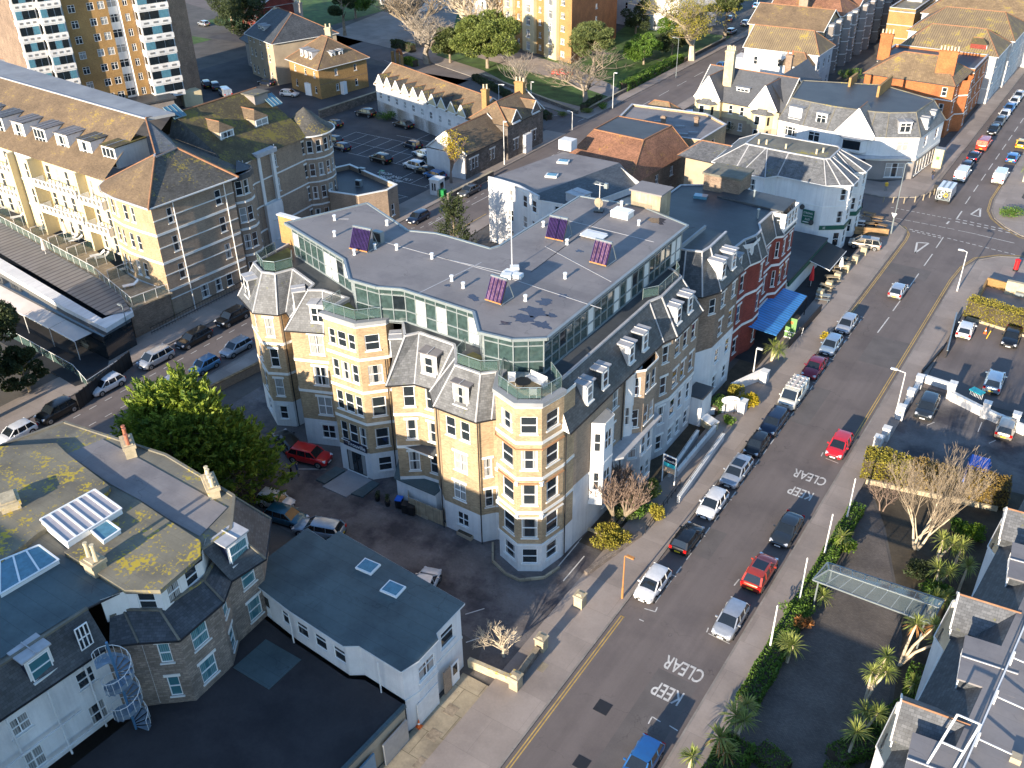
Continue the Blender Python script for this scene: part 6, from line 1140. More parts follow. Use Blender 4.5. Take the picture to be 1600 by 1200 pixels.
#      L    W    H    belt hoodz front-base, wtop, rtop, rbase, wheelr, clear
CK = dict(hatch=(4.1, 1.78, 1.47, .92, .78, 1.08, .35, -1.55, -1.92, .32, .2), small=(3.65, 1.66, 1.48, .92, .78, .98, .35, -1.35, -1.7, .3, .2), saloon=(4.6, 1.83, 1.43, .92, .76, 1.0, .25, -1.15, -1.75, .33, .18),
          estate=(4.7, 1.84, 1.47, .94, .80, 1.15, .45, -1.85, -2.22, .33, .19), suv=(4.45, 1.88, 1.66, 1.05, .95, 1.2, .55, -1.6, -2.05, .36, .26), mpv=(4.4, 1.82, 1.64, 1.0, .88, 1.45, .7, -1.75, -2.1, .33, .2), van=(5.0, 1.95, 2.0, 1.15, 1.05, 1.75, 1.15, -2.3, -2.42, .34, .24))
CM = {}
def car_parts(kind):
    if kind in CM: return CM[kind]
    L, W, H, belt, hz, wb, wt, rt, rb, wr, cl = CK[kind]; w = W / 2; P = []
    van = kind == 'van'
    tz = belt + .01
    st = [(L / 2, .70, cl + .14, hz - .22), (L / 2 - .06, .84, cl + .02, hz - .1), (L / 2 - .35, .95, cl, hz - .02), ((L / 2 + wb) / 2, .985, cl - .02, (hz + belt) / 2), (wb, 1.0, cl - .03, belt - .01), (0, 1.0, cl - .03, belt), (rb + .5, 1.0, cl - .02, tz),
          ((rb - L / 2) / 2, .97, cl, tz if kind != 'saloon' else belt + .02), (-L / 2 + .06, .88, cl + .03, tz - (.1 if not van else .02)), (-L / 2, .76, cl + .12, tz - .2)]
    b = MB(); rings = []
    for y, k, zb, zt in st:
        ww = w * k; zm = zb + (zt - zb) * .5
        half = [(ww * .82, zb), (ww * .97, zb + .08), (ww, zm), (ww * .975, zt - .08), (ww * .86, zt), (ww * .4, zt + .03)]
        rings.append([(x, y, z) for x, z in half] + [(-x, y, z) for x, z in half[::-1]])
    n = len(rings[0])
    for a, c in zip(rings, rings[1:]):
        for i in range(n): j = (i + 1) % n; b.face([a[i], c[i], c[j], a[j]][::-1], 'paint_white')
    for rg in (rings[0][::-1], rings[-1]):
        for i in range(n // 2 - 1): b.face([rg[i], rg[i + 1], rg[n - 2 - i], rg[n - 1 - i]], 'paint_white')
    # roof panel
    r_ = MB(); k = .78 if not van else .86; rw = w * k
    ys = [wt + .03, wt - .35, (wt + rt) / 2, rt + .3, rt - .03]
    rr = [[(rw * a * (.94 if i in (0, 4) else 1), y, H - dz - (.05 if i in (0, 4) else 0)) for a, dz in ((1, .09), (.96, .035), (.6, 0), (-.6, 0), (-.96, .035), (-1, .09))] for i, y in enumerate(ys)]
    for a, c in zip(rr, rr[1:]):
        for i in range(5): b.face([a[i], a[i + 1], c[i + 1], c[i]], 'paint_white')
    body = bake(b, 1, 'body')
    # glass house: lower ring on the belt, upper ring under the roof; windscreen, rear and side panes with painted pillars
    g = MB(); p = MB(); bw = w * .90; zt = H - .075; zb = belt - .03; uw = rw * .985
    lo = lambda y, sx: (sx * (bw if -1.6 < y < 1.2 else bw * .96), y, zb); F = [(wb, wt), (0.05, 0.0), ((rb + .3) * .55, (rt) * .55), (rb, rt)]
    g.face([(-bw * .93, wb, zb), (bw * .93, wb, zb), (uw * .93, wt, zt), (-uw * .93, wt, zt)], 'car_glass'); g.face([(bw * .92, rb, zb), (-bw * .92, rb, zb), (-uw * .92, rt, zt), (uw * .92, rt, zt)], 'car_glass' if not van else 'paint_white')
    for sx in (1, -1):
        A = [(sx * bw * (.93 if i in (0, 3) else 1), f[0], zb) for i, f in enumerate(F)]; U = [(sx * uw * (.93 if i in (0, 3) else 1), f[1], zt) for i, f in enumerate(F)]
        for i in range(3): (p if van and i > 0 else g).face([A[i], A[i + 1], U[i + 1], U[i]], 'paint_white' if van and i > 0 else 'car_glass')
        for i, t in ((0, .1), (1, .07), (2, .1), (3, .16)): p.beam(Vector(A[i]) * 1.0, Vector(U[i]), t, .05, 'paint_white')
        p.beam(A[0], A[3], .03, .04, 'metal_dark')
    glass = g.mesh('windows'); pil = p.mesh('pillars')
    d = MB()                                            # dark arches, grille, sills
    for sx in (1, -1):
        for yy in (L / 2 - .82, -L / 2 + .78): d.tube((sx * w * .9, yy, wr), (sx * w * .997, yy, wr), wr * 1.17, wr * 1.17, 16, 'rubber')
        d.box(sx * w * .9, -L / 2 + 1.2, cl - .02, sx * w * .985, L / 2 - 1.25, cl + .1, 'rubber')
    d.box(-w * .55, L / 2 - .05, cl + .12, w * .55, L / 2 + .012, cl + .3, 'black'); d.box(-w * .4, L / 2 - .1, hz - .26, w * .4, L / 2 - .005, hz - .16, 'black'); d.box(-w * .7, -L / 2 - .01, cl + .06, w * .7, -L / 2 + .1, cl + .2, 'black')
    if van: d.box(-w * .02, -L / 2 + .01, .5, w * .02, -L / 2 - .0, 1.8, 'rubber')
    trim = d.mesh('lower_trim')
    t = MB(); t.tube((-.1, 0, 0), (.1, 0, 0), wr, wr, 18, 'rubber'); tyre = t.mesh('tyre'); t = MB(); t.tube((.085, 0, 0), (.108, 0, 0), wr * .68, wr * .62, 14, 'alloy'); t.tube((.1, 0, 0), (.114, 0, 0), wr * .13, wr * .12, 8, 'metal_dark')
    for i in range(5): a = i * 2 * math.pi / 5; t.tube((.111, 0, 0), (.111, math.cos(a + .6) * wr * .55, math.sin(a + .6) * wr * .55), wr * .07, wr * .05, 4, 'gutter')
    rim = t.mesh('rim')
    def bx(nm, x0, y0, z0, x1, y1, z1, mt): q = MB(); q.box(x0, y0, z0, x1, y1, z1, mt); return q.mesh(nm)
    hl = MB(); hl.hexa([(-.2, -.12, -.07), (.16, .0, -.07), (.2, -.2, -.05), (-.1, -.3, -.05)], [(-.2, -.14, .05), (.12, -.03, .05), (.18, -.28, .09), (-.1, -.38, .09)], 'light_clear'); hl = hl.mesh('headlight')
    tl = bx('tail_light', -.13, -.06, -.14, .13, .04, .14, 'light_red'); pf = bx('number_plate', -.26, -.012, -.06, .26, .012, .06, 'plate_white'); prr = pf.copy(); prr.materials[0] = MATS['plate_yellow']; mir = bx('mirror', -.1, -.05, -.06, .1, .05, .07, 'paint_white')
    CM[kind] = dict(body=body, glass=glass, pil=pil, trim=trim, tyre=tyre, rim=rim, hl=hl, tl=tl, pf=pf, pr=prr, mir=mir); return CM[kind]
def child(name, me, parent, loc=(0, 0, 0), rz=0, col=None):
    o = bpy.data.objects.new(name, me); COL.objects.link(o); o.parent = parent; o.location = loc; o.rotation_euler = (0, 0, rz)
    if col:
        for s_ in o.material_slots:
            if s_.material and s_.material.name.startswith('paint_white'): s_.link = 'OBJECT'; s_.material = MATS['paint_' + col]
    return o
def car(kind, col, x, y, rz, label, group=None, name=None, z=.004, roof=None, rack=False, sunroof=False, cat=None):
    P = car_parts(kind); L, W, H, belt, hz, wb, wt, rt, rb, wr, cl = CK[kind]; w = W / 2
    t = thing(name or ('parked_van' if kind == 'van' else 'parked_car'), label, cat or ('van' if kind == 'van' else 'car'), (x, y, z), rz, group)
    child('body', P['body'], t, col=col); child('windows', P['glass'], t, col=col); child('pillars', P['pil'], t, col=col); child('lower_trim', P['trim'], t)
    for sx in (1, -1):
        for yy in (L / 2 - .82, -L / 2 + .78):
            q = child('wheel', P['tyre'], t, (sx * (w - .1), yy, wr), 0 if sx > 0 else math.pi); child('rim', P['rim'], q)
        child('headlight', P['hl'], t, (sx * w * .68, L / 2 - .02, hz - .12)) .scale = (sx, 1, 1); child('tail_light', P['tl'], t, (sx * w * .76, -L / 2 + .06, belt - .16)); child('mirror', P['mir'], t, (sx * (w + .06), wb - .45, belt + .04), col=col)
    child('number_plate', P['pf'], t, (0, L / 2 + .02, cl + .22)); child('number_plate', P['pr'], t, (0, -L / 2 - .02, cl + .32))
    if sunroof: m = MB(); m.hexa([(-w * .58, wt - .2, H - .03), (-w * .58, wt - 1.35, H - .02), (w * .58, wt - 1.35, H - .02), (w * .58, wt - .2, H - .03)], [(-w * .56, wt - .22, H + .012), (-w * .56, wt - 1.33, H + .015), (w * .56, wt - 1.33, H + .015), (w * .56, wt - .22, H + .012)], 'car_glass'); o = m.build('sunroof', loc=(0, 0, 0)); o.parent = t
    if rack:
        m = MB()
        for yy in (.7, 0, -.8, -1.6): m.beam((-w * .8, yy, H + .12), (w * .8, yy, H + .12), .05, .05, 'metal_white')
        for sx in (-.55, 0, .55): m.beam((sx * w, .8, H + .16), (sx * w, -1.9, H + .16), .18 if sx else .3, .05, 'canvas')
        o = m.build('roof_rack', loc=(0, 0, 0)); o.parent = t
    return t
PI = math.pi; g1 = 'cars parked along the left kerb of the main road'; g2 = 'cars parked along the right kerb of the main road'; XL = -22.95; XR = -16.0
for kind, col, v, x, rz, lab, kw in (
    ('hatch', 'white', (1018, 910), XL, PI, 'white hatchback parked last in the left kerb row, where the double yellow lines begin', {}), ('hatch', 'black', (1073, 838), XL, 0, 'black hatchback with bright red tail lights between two white cars by the kerb', {}),
    ('hatch', 'white', (1112, 785), XL, PI, 'white hatchback parked between the black hatchback and the silver car with a sunroof', {}), ('estate', 'silver', (1150, 735), XL, PI, 'silver car with a dark sunroof parked beside the hotel ramp', dict(sunroof=True)),
    ('small', 'black', (1181, 693), XL, PI, 'tiny black car squeezed between the silver sunroof car and the navy estate', {}), ('estate', 'navy', (1211, 658), XL, PI, 'navy estate car parked in front of the white van', {}),
    ('saloon', 'dark_red', (1273, 572), XL, PI, 'maroon car parked just behind the white van with the roof rack', {}), ('hatch', 'silver_blue', (1299, 538), XL, PI, 'pale blue hatchback between the maroon car and the silver one', {}), ('hatch', 'silver', (1323, 505), XL, PI, 'silver hatchback first in the left kerb row, just past the double yellow lines', {})):
    gx, gy = G(v[0], v[1], .7); car(kind, col, x, gy, rz, lab, g1, **kw)
gx, gy = G(1241, 614, 1.0); car('van', 'cream', XL, gy, PI, 'white van with a roof rack parked between the navy estate and maroon car', g1, rack=True)
for kind, col, v, rz, lab in (('hatch', 'blue', (1003, 1190), PI, 'blue hatchback cut by the bottom edge of the photo at the right kerb'), ('hatch', 'silver', (1141, 966), PI, 'silver hatchback parked at the right kerb by the KEEP CLEAR lettering nearest the camera'), ('suv', 'orange_red', (1187, 893), 0, 'orange red car with a long dark glass roof at the right kerb'), ('saloon', 'slate', (1231, 826), PI, 'dark slate blue saloon at the right kerb behind the orange red car'), ('hatch', 'crimson', (1310, 694), PI, 'bright red hatchback at the right kerb with its shadow behind it')):
    gx, gy = G(v[0], v[1], .7); car(kind, col, XR, gy, rz, lab, g2, sunroof=(col == 'orange_red'))
gx, gy = G(1404, 452, .7); car('hatch', 'silver', gx, gy, 0, 'silver hatchback driving away along the empty middle of the main road', None, 'moving_car')
for i, (kind, col, v, lab) in enumerate((('saloon', 'navy', (1521, 242), 'dark saloon with its rear towards us between the big white van and red van'), ('small', 'navy', (1507, 256), 'small dark blue car almost hidden behind the big white van'), ('hatch', 'black', (1554, 202), 'black hatchback parked just beyond the red van'), ('hatch', 'grey', (1562, 189), 'dark grey hatchback, second beyond the red van'),
        ('hatch', 'white', (1571, 179), 'white hatchback, third beyond the red van'), ('hatch', 'blue', (1581, 169), 'blue hatchback between two white cars at the far left kerb'), ('hatch', 'white', (1585, 158), 'white car beyond the blue one in the far kerb row'), ('hatch', 'silver', (1594, 149), 'silver white car at the right edge of the photo, last in the far kerb row'))):
    gx, gy = G(v[0], v[1], .7); car(kind, col, -22.7, gy, 0 if i < 2 else PI, lab, 'cars parked beyond the junction')
gx, gy = G(1540, 222, 1.1); car('van', 'orange_red', -22.5, gy, 0, 'faded red van parked beyond the junction', None)
gx, gy = G(1500, 268, 1.1); car('van', 'white', -22.4, gy, 0, 'big plain white van parked behind the open-backed lorry', None)
for kind, col, v, lab in (('hatch', 'blue', (1588, 246), 'blue hatchback by the palm at the right edge beyond the junction'), ('small', 'yellow', (1598, 224), 'bright yellow car at the right edge beyond the junction')):
    gx, gy = G(v[0], v[1], .7); car(kind, col, -16.9, gy, 0, lab)
gx, gy = G(1574, 275, 1.0); car('van', 'white', -16.9, gy, 0, 'short white van parked at the right kerb just beyond the junction', None)
gx, gy = G(1352, 378, .9); car('mpv', 'champagne', gx, gy, R(100), 'silver people carrier parked across the pub forecourt beside the road', None, z=.02, sunroof=True)
g3 = 'cars in the hotel car parks on the right'
for kind, col, v, rz, lab, kw in (('hatch', 'white', (1510, 512), 0, 'white hatchback parked nose to the long clipped hedge', {}), ('saloon', 'black', (1581, 524), PI, 'black saloon facing us at the right end of the clipped hedge', {}), ('suv', 'silver_blue', (1554, 594), 0, 'pale blue car seen from behind beside the teal gate', {}), ('suv', 'slate', (1449, 634), PI, 'dark grey estate facing us between white wall piers', {}),
        ('hatch', 'champagne', (1573, 664), 0, 'champagne hatchback seen from behind right of the white wall', {})):
    gx, gy = G(v[0], v[1], .8); car(kind, col, gx, gy, rz + .03, lab, g3, z=.02, **kw)
g4 = 'cars parked along the side street on the left'
for kind, col, v, x, lab in (('hatch', 'white', (18, 672), -88.2, 'white car half under the dark tree at the left edge'), ('suv', 'black', (88, 641), -88.2, 'black car parked between two white ones on the side street'), ('hatch', 'white', (166, 600), -88.2, 'white hatchback in front of the dark fence on the side street'), ('mpv', 'silver', (241, 558), -88.2, 'silver people carrier on the side street below the restaurant wall'),
        ('estate', 'black', (302, 527), -88.2, 'black estate parked under the balcony hotel wall'), ('suv', 'black', (360, 494), -88.2, 'black car parked in shade next to the slate mansard corner'), ('hatch', 'silver', (370, 542), -82.1, 'silver hatchback at the near kerb of the side street beside the hotel corner'), ('small', 'light_blue', (320, 570), -82.1, 'small light blue car at the near kerb above the bright conifer'),
        ('hatch', 'navy', (652, 338), -88.4, 'dark blue hatchback alone behind the penthouse roof with a long shadow'), ('saloon', 'grey', (736, 297), -88.3, 'grey saloon parked by the white kiosk'), ('hatch', 'white', (262, 603), -82.1, 'pale car behind the top of the bright conifer')):
    gx, gy = G(v[0], v[1], .7); car(kind, col, x, gy, PI, lab, g4)
g5 = 'cars on the hotel forecourt'
for kind, col, v, rz, lab in (('estate', 'black', (450, 690), 1.2, 'black estate half hidden by the conifer on the forecourt'), ('suv', 'red', (484, 711), -1.35, 'bright red SUV on the forecourt beside the hotel entrance'), ('small', 'white', (430, 781), -1.4, 'small white car poking out from under the conifer'), ('hatch', 'teal', (447, 805), -1.4, 'dark teal hatchback next to the small white car'), ('estate', 'silver_blue', (498, 824), 1.9, 'silver grey estate beside the felt garage roof'), ('hatch', 'white', (664, 912), 0.3, 'white car almost hidden behind the garage roof')):
    gx, gy = G(v[0], v[1], .7); car(kind, col, gx, gy, rz, lab, g5)
g6 = 'cars in the car park behind the row of gables'
for kind, col, v, rz, lab in (('hatch', 'black', (521, 192), 1.5, 'black car beside the turret at the left side of the car park'), ('suv', 'black', (571, 176), 1.6, 'black car at the top edge of the ruled bays'), ('saloon', 'black', (630, 193), 1.45, 'dark green black car by the shrub at the mews wall'), ('suv', 'black', (595, 247), 1.5, 'black SUV alone in the middle of the car park'), ('hatch', 'navy', (532, 228), 1.5, 'dark navy car nearest the turret wall'), ('hatch', 'black', (520, 217), 1.5, 'black car half hidden by the turret'),
        ('hatch', 'navy', (644, 225), 1.4, 'navy car at the right of the upper bays'), ('saloon', 'silver_blue', (661, 239), 1.4, 'blue grey car beside the white schoolhouse wall'), ('suv', 'white', (648, 258), 1.5, 'white SUV beside the long dark car in the car park'), ('saloon', 'black', (664, 265), 1.5, 'dark saloon next to the white SUV'), ('hatch', 'blue', (679, 272), 1.5, 'blue car behind the white kiosk'), ('hatch', 'white', (684, 228), .2, 'white car tucked against the white gable wall')):
    gx, gy = G(v[0], v[1], .7); car(kind, col, gx, gy, rz, lab, g6)
g7 = 'cars around the villas at the top left'
for kind, col, v, rz, lab in (('hatch', 'white', (452, 145), -1.35, 'white hatchback parked by the lit ochre villa'), ('hatch', 'navy', (416, 128), 1.6, 'dark blue car in front of the grey villa'), ('estate', 'black', (322, 130), 1.0, 'black car nearest the yellow tower among the three by its corner'), ('suv', 'grey', (336, 134), 1.0, 'dark car between the black car and the silver van'), ('hatch', 'silver', (318, 36), 1.4, 'silver car alone in the shaded yard behind the yellow tower'), ('saloon', 'navy', (74, 122), .6, 'blue car at the foot of the yellow tower by the grey outbuilding'), ('hatch', 'blue', (1068, 184), .3, 'blue car left of the pair behind the flat brick building'), ('hatch', 'blue', (1077, 177), .3, 'blue car right of the pair behind the flat brick building'), ('hatch', 'blue', (1128, 101), .1, 'blue car beside the tall chimneyed house')):
    gx, gy = G(v[0], v[1], .7); car(kind, col, gx, gy, rz, lab, g7)
gx, gy = G(352, 143, 1); car('van', 'silver', gx, gy, 1.1, 'silver van beside the yellow tower corner'); gx, gy = G(55, 112, 1); car('van', 'white', gx, gy, .6, 'white van behind the grey outbuilding')
for i, (u, v, c_, lab) in enumerate(((1143, 48, 'silver', 'silver car at the far top junction by the dark trees'), (1165, 35, 'white', 'white car beside the far lamp post at the top'), (1182, 8, 'light_blue', 'turquoise car at the very top edge of the photo'), (1140, 28, 'grey', 'grey car in the shade at the top beyond the pines'))): gx, gy = G(u, v, .7); car('hatch', c_, gx, gy, .1 * i, lab, 'cars at the far top junction')
# pick-up and lorry
def pickup():
    gx, gy = G(879, 112, .8); t = thing('pickup_truck', 'bright red pickup truck in front of the brick flats', 'pickup truck', (gx, gy, .03), -1.25); P = car_parts('suv'); o = child('body', P['body'], t, col='red'); o.scale = (1, 1.1, .8)
    m = MB(); m.box(-.85, -2.3, .7, .85, -.35, .74, 'black'); m.box(-.9, -2.35, .7, -.82, -.3, 1.0, 'paint_red'); m.box(.82, -2.35, .7, .9, -.3, 1.0, 'paint_red'); m.box(-.9, -2.4, .7, .9, -2.32, 1.0, 'paint_red'); m.hexa([(-.8, -.3, .8), (.8, -.3, .8), (.8, 1.1, .8), (-.8, 1.1, .8)], [(-.66, -.2, 1.45), (.66, -.2, 1.45), (.66, .5, 1.45), (-.66, .5, 1.45)], 'car_glass'); m.hexa([(-.68, -.25, 1.44), (.68, -.25, 1.44), (.68, .52, 1.44), (-.68, .52, 1.44)], [(-.6, -.2, 1.5), (.6, -.2, 1.5), (.6, .45, 1.5), (-.6, .45, 1.5)], 'paint_red'); o = m.build('cab', loc=(0, 0, 0)); o.parent = t
    for sx in (1, -1):
        for yy in (1.5, -1.5): child('wheel', P['tyre'], t, (sx * .82, yy, .36))
pickup()
def lorry():
    gx, gy = G(1482, 300, 1.3); t = thing('open_lorry', 'white lorry with its back open, loaded with coiled hoses', 'lorry', (-22.5, gy, .004), 0); P = car_parts('van')
    m = MB(); m.box(-1.05, -2.6, .75, 1.05, 1.3, .85, 'metal_grey')
    for sx in (-1.05, 1.0): m.box(sx, -2.6, .85, sx + .05, 1.3, 2.5, 'paint_white')
    m.box(-1.05, 1.25, .85, 1.05, 1.3, 2.5, 'paint_white'); m.box(-1.05, -2.3, 2.5, 1.05, 1.3, 2.56, 'paint_white'); m.beam((-1.05, -2.6, 2.5), (1.05, -2.6, 2.5), .08, .1, 'paint_white')
    for sx in (-.4, .4): m.beam((sx, -2.2, 2.62), (sx, 1.2, 2.62), .25, .08, 'metal_grey')
    o = m.build('load_box', loc=(0, 0, 0)); o.parent = t; m = MB()
    for k, (x, z, mt) in enumerate(((-.5, 1.2, 'metal_white'), (.3, 1.5, 'yellow'), (.5, 1.1, 'metal_grey'), (-.2, 1.8, 'metal_white'), (-.6, 1.7, 'metal_grey'))):
        for j in range(12): a0, a1 = j * PI / 6, (j + 1) * PI / 6; m.tube((x + .28 * math.cos(a0), -2.3 + .05 * k, z + .28 * math.sin(a0)), (x + .28 * math.cos(a1), -2.3 + .05 * k, z + .28 * math.sin(a1)), .07, .07, 6, mt)
    o = m.build('coiled_hoses', loc=(0, 0, 0)); o.parent = t
    m = MB(); m.hexa([(-.95, 1.4, .4), (.95, 1.4, .4), (.95, 2.9, .4), (-.95, 2.9, .4)], [(-.9, 1.4, 2.1), (.9, 1.4, 2.1), (.85, 2.3, 2.1), (-.85, 2.3, 2.1)], 'paint_white'); m.face([(-.8, 2.78, 1.2), (.8, 2.78, 1.2), (.75, 2.42, 1.95), (-.75, 2.42, 1.95)], 'car_glass'); o = m.build('cab', loc=(0, 0, 0)); o.parent = t
    for sx in (1, -1):
        for yy in (2.0, -1.6): q = child('wheel', P['tyre'], t, (sx * .92, yy, .34), 0 if sx > 0 else PI); child('rim', P['rim'], q)
lorry()
# ================= trees and plants =================
def np_mesh(name, V, F4, mat, smooth=False):
    me = bpy.data.meshes.new(name); n = len(V); m = len(F4)
    me.vertices.add(n); me.vertices.foreach_set('co', np.asarray(V, dtype=np.float32).ravel()); k = F4.shape[1]
    me.loops.add(m * k); me.loops.foreach_set('vertex_index', F4.astype(np.int32).ravel()); me.polygons.add(m); me.polygons.foreach_set('loop_start', np.arange(m, dtype=np.int32) * k)
    try: me.polygons.foreach_set('loop_total', np.full(m, k, dtype=np.int32))
    except Exception: pass
    me.materials.append(MATS[mat]); me.update(calc_edges=True); return me
def leaves(name, centres, dirs, length, width, mat, rs, jitter=.5):
    """one pointed leaf quad per centre, its long axis near dirs"""
    n = len(centres); d = dirs + rs.normal(0, jitter, (n, 3)); d /= np.linalg.norm(d, axis=1)[:, None] + 1e-9
    r_ = rs.normal(0, 1, (n, 3)); s_ = np.cross(d, r_); s_ /= np.linalg.norm(s_, axis=1)[:, None] + 1e-9
    L = (length * rs.uniform(.6, 1.3, n))[:, None]; W_ = (width * rs.uniform(.6, 1.3, n))[:, None]
    c = centres; V = np.stack([c - d * L * .5, c + s_ * W_ * .5, c + d * L * .5, c - s_ * W_ * .5], 1).reshape(-1, 3)
    return np_mesh(name, V, np.arange(4 * n).reshape(-1, 4), mat)
def blob_pts(rs, lobes, n, shell=.55):
    ws = np.array([l[3] * l[4] * l[5] for l in lobes]) ** .67; idx = rs.choice(len(lobes), n, p=ws / ws.sum()); L = np.array(lobes)[idx]
    u = rs.normal(0, 1, (n, 3)); u /= np.linalg.norm(u, axis=1)[:, None]; rr = rs.uniform(shell ** 3, 1, n) ** (1 / 3)
    return L[:, :3] + u * L[:, 3:6] * rr[:, None], u
def trunk_mesh(m, x, y, z0, h, r0, r1, lean, mat, rs, limbs=5):
    top = Vector((x + lean[0], y + lean[1], z0 + h)); m.tube((x, y, z0 - .1), top, r0, r1, 8, mat)
    for i in range(limbs):
        t = rs.uniform(.45, .95); p = Vector((x, y, z0)).lerp(top, t); a = rs.uniform(0, 6.28); l = h * rs.uniform(.3, .5); m.tube(p, p + Vector((math.cos(a) * l * .7, math.sin(a) * l * .7, l * .6)), r0 * .4, r0 * .12, 5, mat)
def leafy(name, label, cat, x, y, h, rad, leafm, n, seed, bark='bark', shape='round', leaf=.32, wid=.22, group=None, nl=26, z0=0, part='crown', flatk=.7):
    rs = np.random.RandomState(seed); t = thing(name, label, cat, (x, y, z0), 0, group); m = MB()
    trunk_mesh(m, 0, 0, 0, h * .62, .05 * h * .6 + .08, .06, (0, 0), bark, rs); o = m.build('trunk', loc=(0, 0, 0)); o.parent = t
    lobes = []
    for i in range(nl):
        a = rs.uniform(0, 6.28); f = rs.uniform(0, 1)
        if shape == 'round': zz = rs.uniform(.28, .92); prof = math.sin(min(1, (zz - .1) / .9) * math.pi) ** .6
        elif shape == 'cone': zz = rs.uniform(.08, .95) ** .9; prof = (1 - zz) * 1.05 + .1
        elif shape == 'pine': zz = rs.uniform(.45, .95); prof = 1 - abs(zz - .62) * 1.3
        else: zz = rs.uniform(.2, .8); prof = 1
        rr = rad * prof * math.sqrt(f) * .85; k = rad * rs.uniform(.2, .38) * (.8 if shape == 'cone' else 1); lobes.append((rr * math.cos(a), rr * math.sin(a), h * zz, k, k, k * flatk))
    c, u = blob_pts(rs, lobes, n); d = u.copy(); d[:, 2] += .35
    me = leaves(part, c, d, leaf, wid, leafm, rs); o = bpy.data.objects.new(part, me); COL.objects.link(o); o.parent = t; return t
def sprays(name, label, cat, x, y, h, rad, leafm, seed, nb=900, leaf=.42, peaks=((0, 0, 1),), z0=0, per=26, bark='bark', up=.55):
    """conifer: every branchlet is a plume of scale leaves pointing out and up"""
    rs = np.random.RandomState(seed); t = thing(name, label, cat, (x, y, z0)); m = MB(); C_ = []; D_ = []
    for (px, py, ph) in peaks: m.tube((px * .3, py * .3, -.1), (px, py, h * ph * .9), .28, .04, 8, bark)
    for i in range(nb):
        px, py, ph = peaks[rs.randint(len(peaks))]; zz = rs.uniform(.05, 1) ** .85; a = rs.uniform(0, 6.28); R0 = rad / (1 if len(peaks) == 1 else 1.35) * ((1 - zz) ** .75 * 1.0 + .06); r_ = R0 * rs.uniform(.6, 1.0)
        base = np.array([px + math.cos(a) * r_, py + math.sin(a) * r_, h * ph * zz]); dr = np.array([math.cos(a), math.sin(a), up + zz * .6]); dr /= np.linalg.norm(dr); ln = rs.uniform(1.2, 2.9) * (1.1 - .4 * zz)
        if i % 4 == 0: m.tube((px, py, h * ph * zz * .9), base, .05, .02, 4, bark, False)
        s = rs.uniform(0, 1, per); sp = (1 - s)[:, None] * .24 + .03; C_.append(base + dr * (s * ln)[:, None] + rs.normal(0, 1, (per, 3)) * sp); D_.append(np.repeat(dr[None], per, 0) + rs.normal(0, .45, (per, 3)))
    C_ = np.concatenate(C_); D_ = np.concatenate(D_); o = m.build('trunk', loc=(0, 0, 0)); o.parent = t
    me = leaves('crown', C_, D_, leaf, leaf * .34, leafm, rs, .12); o = bpy.data.objects.new('crown', me); COL.objects.link(o); o.parent = t; return t
def bare(name, label, x, y, h, spread, seed, bark='bark', twig=None, stems=1, levels=5, r0=None, z0=0, cat='tree', first=.3, kids=(4, 4, 4, 3, 3), lean=(0, 0), group=None, upb=.22, leafm=None, nleaf=0, trunk_h=.22, wide=1):
    g = random.Random(seed); t = thing(name, label, cat, (x, y, z0), 0, group); tm = MB(); cm = MB(); tips = []; r0 = r0 or .028 * h; twig = twig or bark
    def br(p, d, l, r, lv):
        k = 2 if lv < 3 else 1; q = p
        for i in range(k):
            d = (d + Vector((g.uniform(-.16, .16), g.uniform(-.16, .16), g.uniform(-.05, .14)))).normalized(); e = q + d * (l / k); ra = r * (1 - .35 * i / k); rb = r * (1 - .35 * (i + 1) / k)
            (tm if lv == 0 else cm).tube(q, e, ra, rb, 7 if lv == 0 else (5 if lv < 2 else 3), bark if lv < 2 else twig, False)
            if i == 0 and k > 1 and lv > 0 and lv < levels: br(e, side(d), l * .55, r * .45, lv + 1)
            q = e
        if lv >= levels: tips.append(q); return
        for j in range(kids[min(lv, len(kids) - 1)]): br(q, side(d), l * g.uniform(.55, .85) if lv else l * g.uniform(.9, 1.3), max(.011, r * .52), lv + 1)
    def side(d):
        v = Vector((g.uniform(-1, 1), g.uniform(-1, 1), g.uniform(-.4, .6))).normalized(); return (d + v * spread + Vector((0, 0, upb))).normalized()
    for s in range(stems):
        a = s * 6.28 / stems + g.uniform(-.4, .4); d = Vector((lean[0] + (math.cos(a) * .35 if stems > 1 else 0), lean[1] + (math.sin(a) * .35 if stems > 1 else 0), 1)).normalized()
        br(Vector((math.cos(a) * .12 * (stems > 1), math.sin(a) * .12 * (stems > 1), -.1)), d, h * trunk_h, r0 * (1 if stems == 1 else .7), 0)
    zt = max(v[2] for v in cm.v); k = h / zt
    for mb in (tm, cm): mb.v = [(v[0] * k * wide, v[1] * k * wide, v[2] * k) for v in mb.v]
    o = tm.build('trunk', loc=(0, 0, 0)); o.parent = t; o = cm.build('crown', loc=(0, 0, 0)); o.parent = t
    if leafm:
        rs = np.random.RandomState(seed); T = np.array([(v[0] * k * wide, v[1] * k * wide, v[2] * k) for v in tips]); c = T[rs.randint(len(T), size=nleaf)] + rs.normal(0, .25, (nleaf, 3)); me = leaves('foliage', c, rs.normal(0, 1, (nleaf, 3)), .28, .2, leafm, rs); o = bpy.data.objects.new('foliage', me); COL.objects.link(o); o.parent = t
    return t
